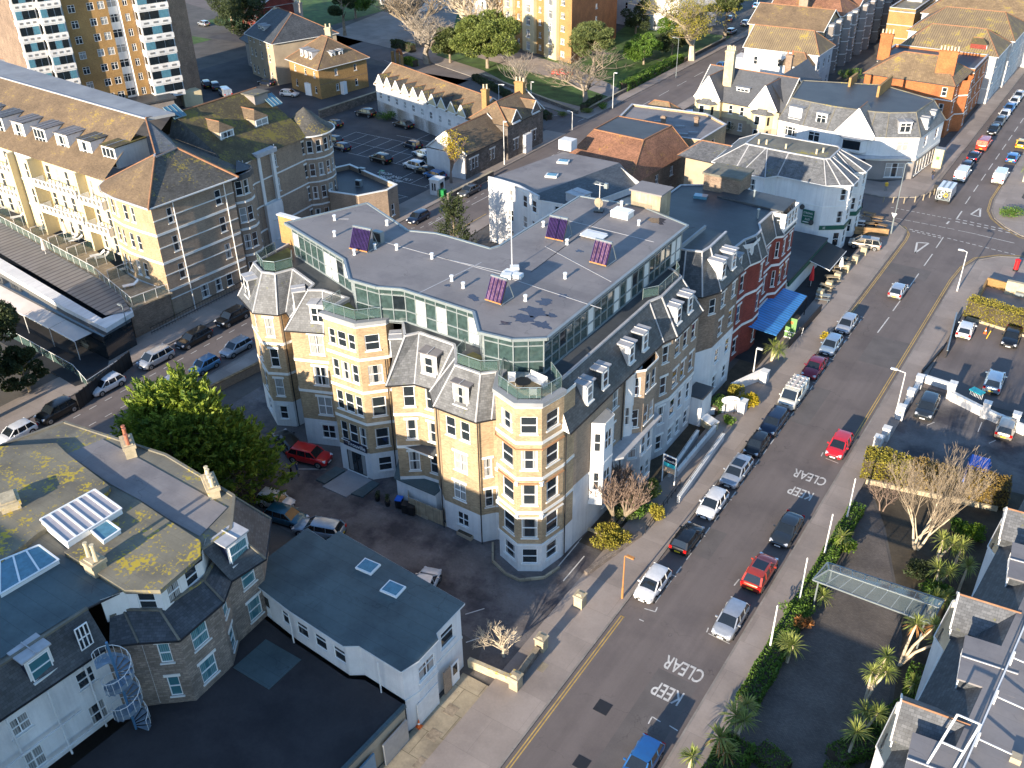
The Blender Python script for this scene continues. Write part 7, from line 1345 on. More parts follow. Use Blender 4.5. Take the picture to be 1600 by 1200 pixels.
def hedge(name, label, pts, w, h, leafm, seed, z0=0, n=90, leaf=.2, cat='hedge', group=None, rough=.12):
    """pts: centre line. a clipped body with leaves all over its surface"""
    rs = np.random.RandomState(seed); C_ = []; D_ = []; m = MB(); L_, R_ = offs(pts, -w / 2 * .86, False), offs(pts, w / 2 * .86, False)
    for i in range(len(pts) - 1): m.hexa([(*L_[i], z0), (*L_[i + 1], z0), (*R_[i + 1], z0), (*R_[i], z0)], [(*L_[i], z0 + h * .93), (*L_[i + 1], z0 + h * .93), (*R_[i + 1], z0 + h * .93), (*R_[i], z0 + h * .93)], 'soil')
    for a, b in zip(pts, pts[1:]):
        l = math.hypot(b[0] - a[0], b[1] - a[1]); dx, dy = (b[0] - a[0]) / l, (b[1] - a[1]) / l; k = int(n * l * (w + 2 * h)); u = rs.uniform(-.02, 1.02, k) * l; s = rs.uniform(0, w + 2 * h, k)
        off = np.where(s < h, -w / 2, np.where(s > h + w, w / 2, s - h - w / 2)); zz = np.where(s < h, s, np.where(s > h + w, w + 2 * h - s, h)); wob = np.sin(u * 1.7 + seed) * rough + rs.normal(0, rough * .5, k)
        nx, ny = -dy, dx; oo = off * (1 + wob * .5); C_.append(np.stack([a[0] + dx * u + nx * oo, a[1] + dy * u + ny * oo, z0 + np.maximum(zz * (1 + wob * .3), .05)], 1))
        D_.append(np.stack([nx * np.sign(off) * (zz < h * .99), ny * np.sign(off) * (zz < h * .99), (zz > h * .9) * 1.0], 1))
    C_ = np.concatenate(C_); D_ = np.concatenate(D_); cx, cy = C_[:, 0].mean(), C_[:, 1].mean(); t = thing(name, label, cat, (cx, cy, z0), 0, group); C_[:, 0] -= cx; C_[:, 1] -= cy; C_[:, 2] -= z0
    m.build('stems', t); me = leaves('foliage', C_, D_, leaf, leaf * .7, leafm, rs, .7); o = bpy.data.objects.new('foliage', me); COL.objects.link(o); o.parent = t; return t
def shrub(label, x, y, h, rad, leafm, seed, n=1500, z0=0, leaf=.2, name='shrub', group=None, cat='shrub'):
    rs = np.random.RandomState(seed); t = thing(name, label, cat, (x, y, z0), 0, group); m = MB()
    for i in range(7): a = i * .9; m.tube((0, 0, -.05), (math.cos(a) * rad * .5, math.sin(a) * rad * .5, h * .6), .04, .015, 4, 'bark')
    o = m.build('stems', loc=(0, 0, 0)); o.parent = t
    lobes = [(rs.uniform(-.5, .5) * rad, rs.uniform(-.5, .5) * rad, h * rs.uniform(.35, .7), rad * rs.uniform(.3, .55), rad * rs.uniform(.3, .55), h * .3) for i in range(9)]
    c, u = blob_pts(rs, lobes, n, .4); c[:, 2] = np.maximum(c[:, 2], .05); u[:, 2] += .3; me = leaves('foliage', c, u, leaf, leaf * .7, leafm, rs); o = bpy.data.objects.new('foliage', me); COL.objects.link(o); o.parent = t; return t
def palm(label, x, y, heads, seed, z0=0, R_=1.0, dead=False, blades=80, group='cabbage palms in the hotel garden'):
    """cabbage palm: bare leaning stems, each ending in a ball of sword leaves"""
    g = random.Random(seed); t = thing('cabbage_palm', label, 'palm', (x, y, z0), 0, group); tm = MB()
    for (dx, dy, hh) in heads:
        mid = Vector((dx * .35, dy * .35, hh * .5)); tm.tube((0, 0, -.05), mid, .13, .10, 7, 'bark_pale', False); tm.tube(mid, (dx, dy, hh), .10, .08, 7, 'bark_pale', False)
        lf = MB()
        for i in range(blades):
            a = g.uniform(0, 6.28); el = g.uniform(-.75, 1.45); L = R_ * g.uniform(.75, 1.1); d = Vector((math.cos(a) * math.cos(el), math.sin(a) * math.cos(el), math.sin(el))); s = d.cross(Vector((0, 0, 1))).normalized() * .035; p = Vector((dx, dy, hh)) + d * .08; q = p + d * L * .6; e = p + d * L + Vector((0, 0, -.18 * L))
            mt = 'leaf_palm' if el > -.35 or not dead else 'leaf_orange'; lf.face([p - s * .5, p + s * .5, q + s, q - s], mt); lf.face([q - s, q + s, e], mt)
        o = lf.build('leaf_head', loc=(0, 0, 0)); o.parent = t
    o = tm.build('trunk', loc=(0, 0, 0)); o.parent = t; return t
# big trees
sprays('conifer_tree', 'large conifer with bright yellow green plumes beside the stone villa and forecourt', 'tree', -64.9, 43.2, 11.6, 6.0, 'leaf_conifer', 5, 1900, .6, ((-2.6, -1.6, .92), (-.6, .6, 1.0), (2.0, .2, .9), (-3.2, 1.4, .72), (3.4, 1.6, .66), (.4, -2.4, .8)), per=34)
sprays('conifer_tree', 'small conifer top showing behind the hotel roof near the white annexe', 'tree', -73.5, 95.5, 9.5, 1.9, 'leaf_dark', 6, 260, .4, per=20)
leafy('evergreen_tree', 'dark evergreen at the left edge, the taller one beside the awnings', 'tree', -101.5, 44.0, 13, 6.0, 'leaf_dark', 26000, 7, nl=34, leaf=.34); leafy('evergreen_tree', 'dark evergreen spreading over the white cars at the left edge', 'tree', -93.4, 38.5, 9.5, 4.6, 'leaf_dark', 15000, 8, nl=26, leaf=.32); leafy('evergreen_tree', 'low dark evergreen between the dark fence and the black car', 'tree', -95.0, 44.6, 5.5, 2.8, 'leaf_dark', 7000, 9, nl=18, leaf=.3)
leafy('holm_oak', 'large round sunlit evergreen in front of the brick flats', 'tree', -131.5, 187.0, 12.5, 8.2, 'leaf_oak', 26000, 10, nl=44, leaf=.45, wid=.34); leafy('holm_oak', 'smaller dull green evergreen left of the large round one', 'tree', -142.0, 186.5, 8.5, 5.2, 'leaf_pine', 11000, 11, nl=26, leaf=.42, wid=.3)
leafy('pine_tree', 'spreading pine in front of the orange end wall of the flats', 'tree', -108.5, 196.5, 10.5, 6.8, 'leaf_pine', 15000, 12, shape='pine', nl=32, leaf=.5, wid=.16, flatk=.4); leafy('pine_tree', 'dark pine beside the far road at the top', 'tree', -96, 243, 15, 6.5, 'leaf_pine', 13000, 13, shape='pine', nl=30, leaf=.6, wid=.2, flatk=.4)
for i, (x, y, h_, r_, lm, lb) in enumerate(((-101.5, 208, 6.5, 5, 'leaf_green', 'bushy green tree on the lawn between the pine and the spreading bare tree'), (-99, 218, 6, 4.5, 'leaf_dark', 'dark bush under the big olive tinted bare tree'), (-118, 236, 8, 5, 'leaf_dark', 'dark bush against the pale blue hotel'), (-103.5, 228, 7, 5, 'leaf_green', 'green bush at the corner of the pale blue hotel'))): leafy('garden_tree', lb, 'tree', x, y, h_, r_, lm, 6000, 20 + i, nl=16, leaf=.45)
leafy('evergreen_tree', 'tall dark rounded evergreen left of the grey villa', 'tree', -199, 176, 13, 7.5, 'leaf_dark', 14000, 30, nl=30, leaf=.5); leafy('evergreen_tree', 'dark evergreen mass behind the yellow tower', 'tree', -216, 186, 12, 7.0, 'leaf_dark', 9000, 31, nl=24, leaf=.5); leafy('evergreen_tree', 'dark trunked tree beyond the grey villa chimney', 'tree', -184, 196, 14, 5.0, 'leaf_dark', 9000, 32, shape='pine', nl=18, leaf=.5); leafy('evergreen_tree', 'yellow green tree at the top edge above the grey villa', 'tree', -196, 214, 10, 6.0, 'leaf_green', 9000, 33, nl=20, leaf=.5)
K5 = (5, 4, 4, 3, 3, 2)
bare('bare_tree', 'bare pollarded tree in front of the mews wall, the nearest of the pale group', -146.5, 183.5, 12, 1.0, 41, 'bark_grey', levels=5, kids=K5, wide=1.5, trunk_h=.12); bare('bare_tree', 'tall bare pale tree behind the pollarded one at the top', -158.5, 196, 16, .85, 42, 'bark_grey', 'bark', levels=5, kids=K5, wide=1.5, trunk_h=.14); bare('bare_tree', 'tall bare tree with a golden tint at the top edge beside the white block', -147.5, 205, 17, .85, 43, 'bark_pale', levels=5, kids=K5, wide=1.5, trunk_h=.14); bare('bare_tree', 'tall bare grey tree left of the golden one at the top edge', -168, 208, 14, .85, 44, 'bark_grey', levels=5, kids=K5, wide=1.5, trunk_h=.14)
bare('bare_tree', 'small bare pollard on the lawn edge beside the red pickup', -107.2, 167.2, 11, .75, 45, 'bark_grey', levels=4, kids=(6, 4, 3, 3), trunk_h=.3); bare('bare_tree', 'wide bare tree with fine pale twigs at the lawn corner', -97.5, 173.6, 12, 1.15, 46, 'bark_grey', 'bark', levels=5, kids=K5, wide=1.5, trunk_h=.16); bare('bare_tree', 'big spreading tree with an olive haze of twigs beside the far road', -93.4, 217, 16, 1.2, 47, 'bark_pale', 'bark', levels=5, kids=K5, wide=1.5, trunk_h=.16, leafm='leaf_hedge', nleaf=9000)
bare('bare_tree', 'bare reddish tree on the grass left of the yellow tower', -240, 139, 10, .8, 48, 'bark_red', levels=4, kids=K5); bare('bare_tree', 'bare pinkish tree at the left edge beside the salmon house', -252, 150, 9, .8, 49, 'bark_red', levels=4, kids=K5); bare('autumn_tree', 'small half bare tree with yellow leaves at the end of the stone schoolhouse', -93.6, 121.6, 8, .55, 50, 'bark_red', levels=4, kids=K5, leafm='leaf_yellow', nleaf=1100, trunk_h=.2)
bare('bare_tree', 'slender many stemmed bare birch with purple twigs above the clipped hedge', -5.9, 70.9, 10.5, .42, 51, 'bark_pale', 'bark', stems=4, levels=6, kids=(3, 3, 3, 3, 2, 2), upb=.34, r0=.2, trunk_h=.2, lean=(.05, .1)); bare('bare_tree', 'small bare twiggy tree lying low left of the birch', -9.8, 74.4, 3.6, .8, 52, 'bark_red', levels=4, cat='tree', kids=(4, 3, 3, 3), stems=2)
bare('bare_tree', 'small dense brown twiggy tree at the road corner of the hotel', -29.5, 60.2, 6.4, .38, 53, 'bark', 'bark_red', levels=5, kids=K5, trunk_h=.1, stems=3); bare('bare_shrub', 'pale contorted bare shrub behind the stone piers by the garage', -29.3, 41.6, 3.6, 1.0, 54, 'bark_pale', levels=4, kids=K5, cat='shrub', trunk_h=.18, upb=.1); bare('creeper', 'dark leafless creeper against the white annexe wall', -64.5, 102.0, 5.5, .6, 55, 'bark_red', levels=4, kids=K5, cat='climber', stems=3)
# hedges
hedge('clipped_hedge', 'long clipped yellow green hedge behind the white hatchback', [(-11.4, 118.2), (-2, 116.6), (10, 114.8)], 2.0, 2.4, 'leaf_hedge', 60, n=70, leaf=.2); hedge('clipped_hedge', 'olive green tall hedge at the left of the birch beside the road', [(-13.0, 79.4), (-9.0, 79.9)], 2.6, 2.4, 'leaf_hedge', 61, n=80, leaf=.22); hedge('clipped_hedge', 'brown tinged tall hedge behind the birch stems', [(-9.0, 79.9), (-5.0, 80.6)], 2.4, 2.3, 'leaf_brown', 62, n=80, leaf=.22); hedge('clipped_hedge', 'brown hedge right of the birch below the blue covered van', [(-4.2, 81.0), (-.6, 81.6)], 2.6, 2.3, 'leaf_brown', 63, n=80, leaf=.22)
hedge('border_hedge', 'low green border hedge along the pavement from the first flagpole to the glass canopy', [(-11.9, 58), (-11.7, 73)], 1.2, .9, 'leaf_green', 64, n=110, leaf=.2); hedge('border_hedge', 'green border hedge beside the pavement below the glass canopy', [(-11.9, 47.2), (-11.8, 58)], 1.5, 1.0, 'leaf_green', 65, n=110, leaf=.22); hedge('border_hedge', 'green border at the bottom edge beside the lowest palms', [(-11.4, 36), (-11.0, 43.6)], 2.2, 1.1, 'leaf_green', 66, n=100, leaf=.24)
hedge('border_hedge', 'curved dark green hedge under the twin headed palms', [(-5.2, 46), (-3.2, 49.0), (-1.9, 53.6), (-2.1, 57)], 1.6, 1.0, 'leaf_green', 67, n=100, leaf=.18, group=None); hedge('border_hedge', 'dark green hedge at the bottom right beside the lilac hotel wall', [(-4.4, 37), (-4.2, 42), (-4.6, 45.4)], 2.0, 1.0, 'leaf_green', 68, n=100, leaf=.18); hedge('border_hedge', 'short dark clipped hedge right of the lowest left palms', [(-9.8, 43.9), (-7.6, 43.2)], 1.6, .9, 'leaf_green', 69, n=100, leaf=.16)
hedge('lawn_hedge', 'dark hedge along the pavement beside the wide bare tree', [(-95, 168.5), (-95.6, 176)], 1.4, 1.3, 'leaf_dark', 70, n=30, leaf=.35); hedge('lawn_hedge', 'long dark hedge bounding the lawn along the far road', [(-95, 186), (-95.2, 214)], 2.0, 1.8, 'leaf_green', 71, n=30, leaf=.35); hedge('lawn_hedge', 'dark hedge behind the mews row along the shaded road', [(-98, 160), (-112, 168), (-128, 177)], 1.4, 1.2, 'leaf_dark', 72, n=30, leaf=.35); hedge('lawn_hedge', 'dark hedge at the corner of the far path', [(-164, 192), (-156, 190)], 1.6, 2.0, 'leaf_dark', 73, n=30, leaf=.35); hedge('lawn_hedge', 'bright hedge behind the arched brick gateway', [(-151, 181), (-147, 179.5)], 1.6, 1.6, 'leaf_bright', 74, n=40, leaf=.3)
hedge('box_hedge', 'square clipped box hedge under the oval hotel sign', [(-29.2, 81.0), (-28.8, 83.2)], 1.4, 1.1, 'leaf_green', 75, z0=.1, n=160, leaf=.14)
# shrubs
for i, (u, v, h_, r_, lm, lb, n_) in enumerate(((950, 838, 1.6, 2.0, 'leaf_hedge', 'yellowish shrub at the foot of the twiggy tree by the hotel corner', 2600), (975, 800, 1.8, 1.4, 'leaf_pine', 'olive shrub right of the twiggy tree by the hotel corner', 1600), (995, 790, 2.4, 1.5, 'leaf_green', 'dark green shrub left of the blue and white hotel signboard', 2200), (1018, 765, 2.2, 1.3, 'leaf_oak', 'green shrub directly below the hotel signboard', 1800), (1028, 800, 1.7, 1.0, 'leaf_hedge', 'yellow brown shrub by the front railing of the hotel', 1200), (1170, 625, 1.6, 1.5, 'leaf_yellow', 'yellow green shrub between the two white garden walls', 2000),
        (1150, 612, 1.5, 1.1, 'leaf_hedge', 'olive shrub left of the yellow green one between the walls', 1200), (1317, 852, 1.5, 1.4, 'leaf_bright', 'yellow green bush beside the palm near the second flagpole', 1700), (1252, 975, 1.3, 1.0, 'leaf_orange', 'round orange brown grass clump by the drive', 1500), (1245, 955, 1.2, 1.5, 'leaf_green', 'green shrub behind the orange grass clump', 1500), (1220, 1022, 1.0, .7, 'leaf_yellow', 'bright yellow flowering shrub beside the flagpole base', 900), (1520, 830, 1.3, 1.3, 'leaf_bright', 'bright green bush by the lilac hotel wall', 1500), (1500, 822, 1.2, 1.0, 'leaf_green', 'dull green bush behind the palms by the lilac hotel wall', 1000),
        (1462, 925, 1.6, 1.7, 'leaf_green', 'green bush beneath the upper group of palms', 1800), (1385, 1155, 1.2, 1.3, 'leaf_green', 'rounded dark shrub at the bottom right garden', 1400), (1440, 890, 1.3, 1.6, 'leaf_dark', 'dark shrub at the foot of the birch', 1400), (1207, 495, 1.0, .9, 'leaf_brown', 'brown shrub in front of the blue canopy', 800), (605, 180, 1.6, 2.4, 'leaf_green', 'green bush against the white mews wall', 1200), (712, 205, 1.6, 1.8, 'leaf_green', 'green bush at the near end of the mews wall', 900), (682, 252, 1.6, 1.8, 'leaf_green', 'green bush against the white gable of the schoolhouse', 900), (1130, 200, 2.2, 2.6, 'leaf_dark', 'dark shrub in the garden of the gabled cream house', 1400), (1330, 115, 2.5, 3.0, 'leaf_green', 'green shrub between the terrace and the orange brick house', 1400),
        (918, 172, 1.2, 1.4, 'leaf_oak', 'rounded topiary bush at the foot of the wide bare tree', 700), (942, 165, 1.3, 1.6, 'leaf_green', 'dark topiary bush right of the wide bare tree', 700), (880, 178, 1.0, 1.2, 'leaf_oak', 'small round bush on the lawn corner', 500), (1022, 178, 3.0, 1.0, 'leaf_bright', 'small bright conifer poking up behind the flat brick building', 900), (1582, 330, 1.6, 2.4, 'leaf_green', 'green bush behind the white fence at the right edge', 1200), (1140, 655, 1.0, .8, 'leaf_green', 'small shrub left of the oval sign', 700), (1290, 525, 1.0, .7, 'leaf_yellow', 'yellow green planter shrub beside the pub picnic tables', 500))):
    x, y = G(u, v, h_ * .5); shrub(lb, x, y, h_, r_, lm, 100 + i, n_, z0=.02)
# palms
for i, (u, v, heads, R__, lb) in enumerate(((1351, 1098, ((-.1, .4, 2.8), (.8, .5, 3.3), (.5, 1.3, 3.9)), .95, 'three headed palm standing alone at the edge of the drive'), (1405, 1040, ((.3, .4, 4.2), (1.5, .9, 4.3), (2.1, .4, 3.4)), 1.0, 'tall forked palm with a leaning trunk below the glass canopy'), (1322, 1190, ((.1, .5, 2.6),), 1.2, 'single headed palm with a stout trunk at the bottom right'), (1348, 1150, ((.5, .5, 2.2), (-.3, .4, 2.0)), 1.1, 'low palm behind the single headed one at the bottom right'), (1412, 1090, ((.4, .3, 1.4),), .9, 'short palm half hidden by the lilac hotel wall'),
        (1462, 880, ((0, .5, 2.2), (.8, .9, 1.8)), 1.2, 'palm nearest the birch trunk'), (1492, 882, ((.1, .4, 1.9),), 1.1, 'palm at the right of the upper group by the paved path'), (1460, 925, ((-.2, .4, 2.1), (.6, .8, 1.9)), 1.2, 'palm at the middle of the upper group'), (1497, 925, ((.1, .6, 2.4),), 1.1, 'palm with a bare stem at the lower right of the upper group'), (1450, 958, ((.2, .3, 1.6), (1.0, .6, 1.7)), 1.1, 'palm at the lower left of the upper group beside the canopy end'),
        (1308, 862, ((.1, .4, 1.5),), 1.2, 'bushy palm by the pavement near the second flagpole'), (1230, 1035, ((.1, .4, 1.5), (-.4, .6, 1.3)), 1.2, 'variegated palm by the pavement near the third flagpole'), (1278, 945, ((.2, .2, .9),), 1.0, 'low palm under the corner of the glass canopy'), (1148, 1165, ((.2, .6, 2.2), (-.5, .9, 1.9)), 1.25, 'large palm head beside the pavement, right of the bottom group'), (1118, 1195, ((-.1, .4, 2.3), (.5, .2, 1.5)), 1.2, 'yellowing palm in the bottom group beside the pavement'), (1162, 1135, ((-.1, .3, 1.9),), 1.1, 'uppermost palm of the bottom group beside the pavement'), (1075, 1210, ((0, .3, 1.6),), 1.0, 'small palm at the very bottom beside the kerb'))):
    x, y = G(u, v, 0); palm(lb, x, y, heads, 200 + i, .02, R__, dead='yellowing' in lb or 'forked' in lb)
for i, (u, v, hh_, lb) in enumerate(((1205, 565, 1.9, 'palm on the verge in front of the blue canopy'), (1598, 285, 2.6, 'palm at the right edge beyond the junction'))):
    x, y = G(u, v, 0); palm(lb, x, y, ((0, 0, hh_), (.6, .3, hh_ * .8)), 240 + i, .1, 1.3, group=None)
shrub('dark tree fern in front of the gabled cream house', *G(1122, 190, 1), 2.6, 2.2, 'leaf_green', 250, 1000, leaf=.5)
# ================= street furniture, walls, signs, people =================
def lamp(u, v, h_, arm, ang, label, mat='metal_white', group='street lamps', name='street_lamp', z=.12, head=True):
    x, y = G(u, v, 0); t = thing(name, label, 'street lamp', (x, y, z), 0, group); m = MB(); m.tube((0, 0, 0), (0, 0, 1.2), .1, .09, 8, mat); m.tube((0, 0, 1.2), (0, 0, h_), .065, .05, 8, mat)
    c, s = math.cos(ang), math.sin(ang); m.tube((0, 0, h_), (c * arm, s * arm, h_ + .12), .045, .04, 6, mat); o = m.build('pole', loc=(0, 0, 0)); o.parent = t
    m = MB(); m.obox(c * (arm + .25), s * (arm + .25), h_ + .06, .65, .26, .12, ang, mat); m.obox(c * (arm + .25), s * (arm + .25), h_ + .03, .5, .2, .03, ang, 'light_clear'); o = m.build('lamp_head', loc=(0, 0, 0)); o.parent = t
lamp(1398, 653, 5.4, .9, PI, 'white street lamp rising beside the numbered white wall pier'); lamp(1495, 456, 5.5, .5, PI, 'white street lamp at the inner corner of the junction with a long thin shadow'); lamp(972, 936, 4.6, .25, 0, 'rusty brown post at the pavement edge near the last white hatchback', 'orange_post', None, 'lamp_post')
lamp(1176, 590, 3.6, .1, 0, 'thin white post on the pavement near the garden walls', 'metal_white', None, 'sign_post'); lamp(788, 258, 7.5, .1, 0, 'slim pale lamp in the shaded road behind the stone schoolhouse'); lamp(780, 175, 5.4, .8, 0, 'white street lamp behind the roof of the mews row'); lamp(830, 168, 5.0, .1, 0, 'white pole at the trunk of the small bare pollard'); lamp(598, 325, 6.0, .4, 0, 'green street lamp in front of the flat roofed wing of the balcony hotel', 'metal_green'); lamp(894, 204, 3.4, .6, PI, 'white street lamp at the corner of the lawn road')
lamp(957, 170, 7.0, .2, 0, 'slim lamp beside the wide bare tree'); lamp(1056, 122, 8.4, .9, PI, 'slim grey lamp before the olive tinted tree', 'metal_grey'); lamp(1392, 366, 10.5, .3, .5, 'tall grey lamp column at the pub corner of the junction', 'metal_grey'); lamp(1181, 22, 5, .2, 0, 'pale lamp post at the far top junction'); lamp(207, 540, 5.2, .2, PI, 'thin post in front of the restaurant end window', 'metal_grey', None, 'lamp_post')
for i, (u, v, lb) in enumerate(((1286, 876, 'white flagpole nearest the glass canopy'), (1321, 819, 'white flagpole at the road entrance, farthest of the row'), (1201, 1022, 'white flagpole beside the bright yellow shrub'), (1247, 946, 'white flagpole beside the orange grass clump'))):
    x, y = G(u, v, 0); m = MB(); m.lathe(x, y, [(.09, 0), (.075, 1.5), (.05, 5.0), (.07, 5.05), (.01, 5.2)], 8, 'pvc'); tag(m.build('flagpole'), lb, 'flagpole', 'white flagpoles along the hotel garden')
# hotel garden walls and ramp
def wall_thing(name, label, a, b, w, h_, mat, cap=None, z=.02, cat='wall', group=None, h2=None):
    m = MB(); h2 = h2 or h_; dx, dy = b[0] - a[0], b[1] - a[1]; L = math.hypot(dx, dy); nx, ny = -dy / L * w / 2, dx / L * w / 2
    f = lambda k, hh: [(a[0] + nx * k, a[1] + ny * k, z), (a[0] - nx * k, a[1] - ny * k, z), (b[0] - nx * k, b[1] - ny * k, z), (b[0] + nx * k, b[1] + ny * k, z)]
    q = f(1, 0); m.hexa(q, [(q[0][0], q[0][1], z + h_), (q[1][0], q[1][1], z + h_), (q[2][0], q[2][1], z + h2), (q[3][0], q[3][1], z + h2)], mat)
    if cap: q = f(1.3, 0); m.hexa([(p[0], p[1], z + (h_ if i < 2 else h2) + .002) for i, p in enumerate(q)], [(p[0], p[1], z + (h_ if i < 2 else h2) + .09) for i, p in enumerate(q)], cap)
    return tag(m.build(name), label, cat, group)
for i, ((a, b), lb) in enumerate((((G(1046, 738, .7), G(1090, 675, .7)), 'white ramp wall nearest the hotel front'), ((G(1057, 737, .7), G(1117, 667, .7)), 'middle white ramp wall in front of the hotel'), ((G(1060, 778, .7), G(1130, 680, .7)), 'outer white ramp wall beside the pavement'))):
    o = wall_thing('ramp_wall', lb, a, b, .28, .75, 'render_old', 'trim_white', group='white walls of the entrance ramp', h2=.85)
    def f_r(m, a=a, b=b):
        m.tube((*a, 1.15), (*b, 1.25), .025, .025, 5, 'metal_dark')
        for k in range(5): t = k / 4; x = a[0] + (b[0] - a[0]) * t; y = a[1] + (b[1] - a[1]) * t; m.tube((x, y, .8), (x, y, 1.2), .02, .02, 5, 'metal_dark')
    simple('handrail', 'thin dark handrail on the ' + lb.replace('white ', ''), 'handrail', f_r, 'handrails on the ramp walls')
def f_rl(m):
    a, b = G(1008, 835), G(1062, 762)
    for zz in (.5, 1.0): m.tube((*a, zz), (*b, zz), .03, .03, 5, 'metal_dark')
    for k in range(9): t = k / 8; m.tube((a[0] + (b[0] - a[0]) * t, a[1] + (b[1] - a[1]) * t, 0), (a[0] + (b[0] - a[0]) * t, a[1] + (b[1] - a[1]) * t, 1.0), .03, .03, 5, 'metal_dark')
simple('railing', 'dark front railing along the pavement below the hotel signboard', 'railing', f_rl)
wall_thing('garden_wall', 'white stepped garden wall on the far side of the yellow green shrub', G(1143, 605, .6), G(1195, 585, .6), .35, .9, 'render_white', 'trim_white', h2=1.3); wall_thing('garden_wall', 'white garden wall behind the oval sign, rising to a pier', G(1107, 640, .6), G(1160, 632, .8), .35, .6, 'render_white', 'trim_white', h2=1.3); wall_thing('garden_wall', 'low white wall joining the ramp and the box hedge', G(1098, 655, .5), G(1117, 668, .5), .9, .9, 'render_cream', 'trim_white')
for u, v, lb in ((1193, 598, 'square white pier at the end of the stepped garden wall'), (1159, 645, 'square white pier at the pavement end of the wall behind the oval sign')):
    x, y = G(u, v, 0); simple('gate_pier', lb, 'pier', lambda m, x=x, y=y: (m.obox(x, y, 0, .75, .9, 1.5, 0, 'render_old'), m.obox(x, y, 1.5, .85, 1.0, .08, 0, 'trim_white')), 'piers of the hotel entrance')
def f_oval(m):
    x, y = G(1139, 648, 0); c, s = math.cos(.55), math.sin(.55)
    for k in (-.5, .5): m.tube((x + c * k, y + s * k, 0), (x + c * k, y + s * k, 1.9), .04, .04, 6, 'metal_dark')
    P = [(x + c * .95 * math.cos(a_ * PI / 12), y + s * .95 * math.cos(a_ * PI / 12), 1.85 + .5 * math.sin(a_ * PI / 12)) for a_ in range(24)]; Q = [(p[0] + s * .08, p[1] - c * .08, p[2]) for p in P]; m.hexa(P, Q, 'pvc'); 
    P2 = [(x + s * .085 + c * .86 * math.cos(a_ * PI / 12), y - c * .085 + s * .86 * math.cos(a_ * PI / 12), 1.85 + .42 * math.sin(a_ * PI / 12)) for a_ in range(24)]; m.face(P2, 'navy'); P3 = [(x + s * .09 + c * .8 * math.cos(a_ * PI / 12), y - c * .09 + s * .8 * math.cos(a_ * PI / 12), 1.85 + .37 * math.sin(a_ * PI / 12)) for a_ in range(24)]; m.face(P3, 'pvc')
ov = simple('oval_sign', 'white oval hotel sign with dark rim standing over the clipped box hedge', 'sign', f_oval)
x, y = G(1139, 648, 0); text('Trouville', x + .07, y - .1, 1.9, .34, .55, 'navy', rx=PI / 2, parent=ov); text('HOTEL', x + .07, y - .1, 1.65, .17, .55, 'navy', rx=PI / 2, parent=ov)
def f_sign(m):
    a, b = G(1034, 752, 0), G(1053, 760, 0); m.tube((*a, 0), (*a, 3.3), .07, .07, 8, 'pvc'); m.tube((*b, 0), (*b, 3.2), .07, .07, 8, 'pvc'); m.beam((*a, 3.25), (*b, 3.2), .1, .1, 'pvc')
    for z0, z1, mt in ((2.45, 3.15, 'navy'), (2.0, 2.44, 'cyan'), (1.35, 1.99, 'sand')): m.beam((*a, (z0 + z1) / 2), (*b, (z0 + z1) / 2 - .03), .08, z1 - z0, mt)
so = simple('hotel_signboard', 'navy, turquoise and sand hotel signboard on two white posts', 'signboard', f_sign)
a, b = G(1034, 752, 0), G(1053, 760, 0); an = math.atan2(b[1] - a[1], b[0] - a[0]); mx_, my_ = (a[0] + b[0]) / 2 + math.sin(an) * .06, (a[1] + b[1]) / 2 - math.cos(an) * .06; text('Trouville', mx_, my_, 2.72, .36, an, 'pvc', rx=PI / 2, parent=so)
# the hotel's name board over the porch
def f_nb(m): m.box(-55.4, 52.93, 3.12, -52.5, 53.0, 3.85, 'navy')
nb = simple('name_board', 'dark board with the hotel name in white over the entrance', 'sign', f_nb); text('Trouville', -53.75, 52.9, 3.5, .62, 0, 'pvc', rx=PI / 2, parent=nb); text('HOTEL', -54.95, 52.9, 3.5, .16, 0, 'sand', rx=PI / 2, parent=nb)
def f_step(m): m.prism([(-55.6, 49.6), (-52.6, 49.6), (-52.2, 52.9), (-55.2, 52.9)], 0, .1, 'roof_lead'); m.prism([(-56.8, 50.0), (-55.65, 50.0), (-55.4, 52.6), (-56.6, 52.6)], 0, .18, 'roof_green'); m.prism([(-52.5, 50.2), (-51.2, 50.4), (-51.2, 52.8), (-52.1, 52.8)], 0, .16, 'roof_green')
simple('entrance_step', 'pale paved entrance ramp and mats before the hotel door', 'step', f_step)
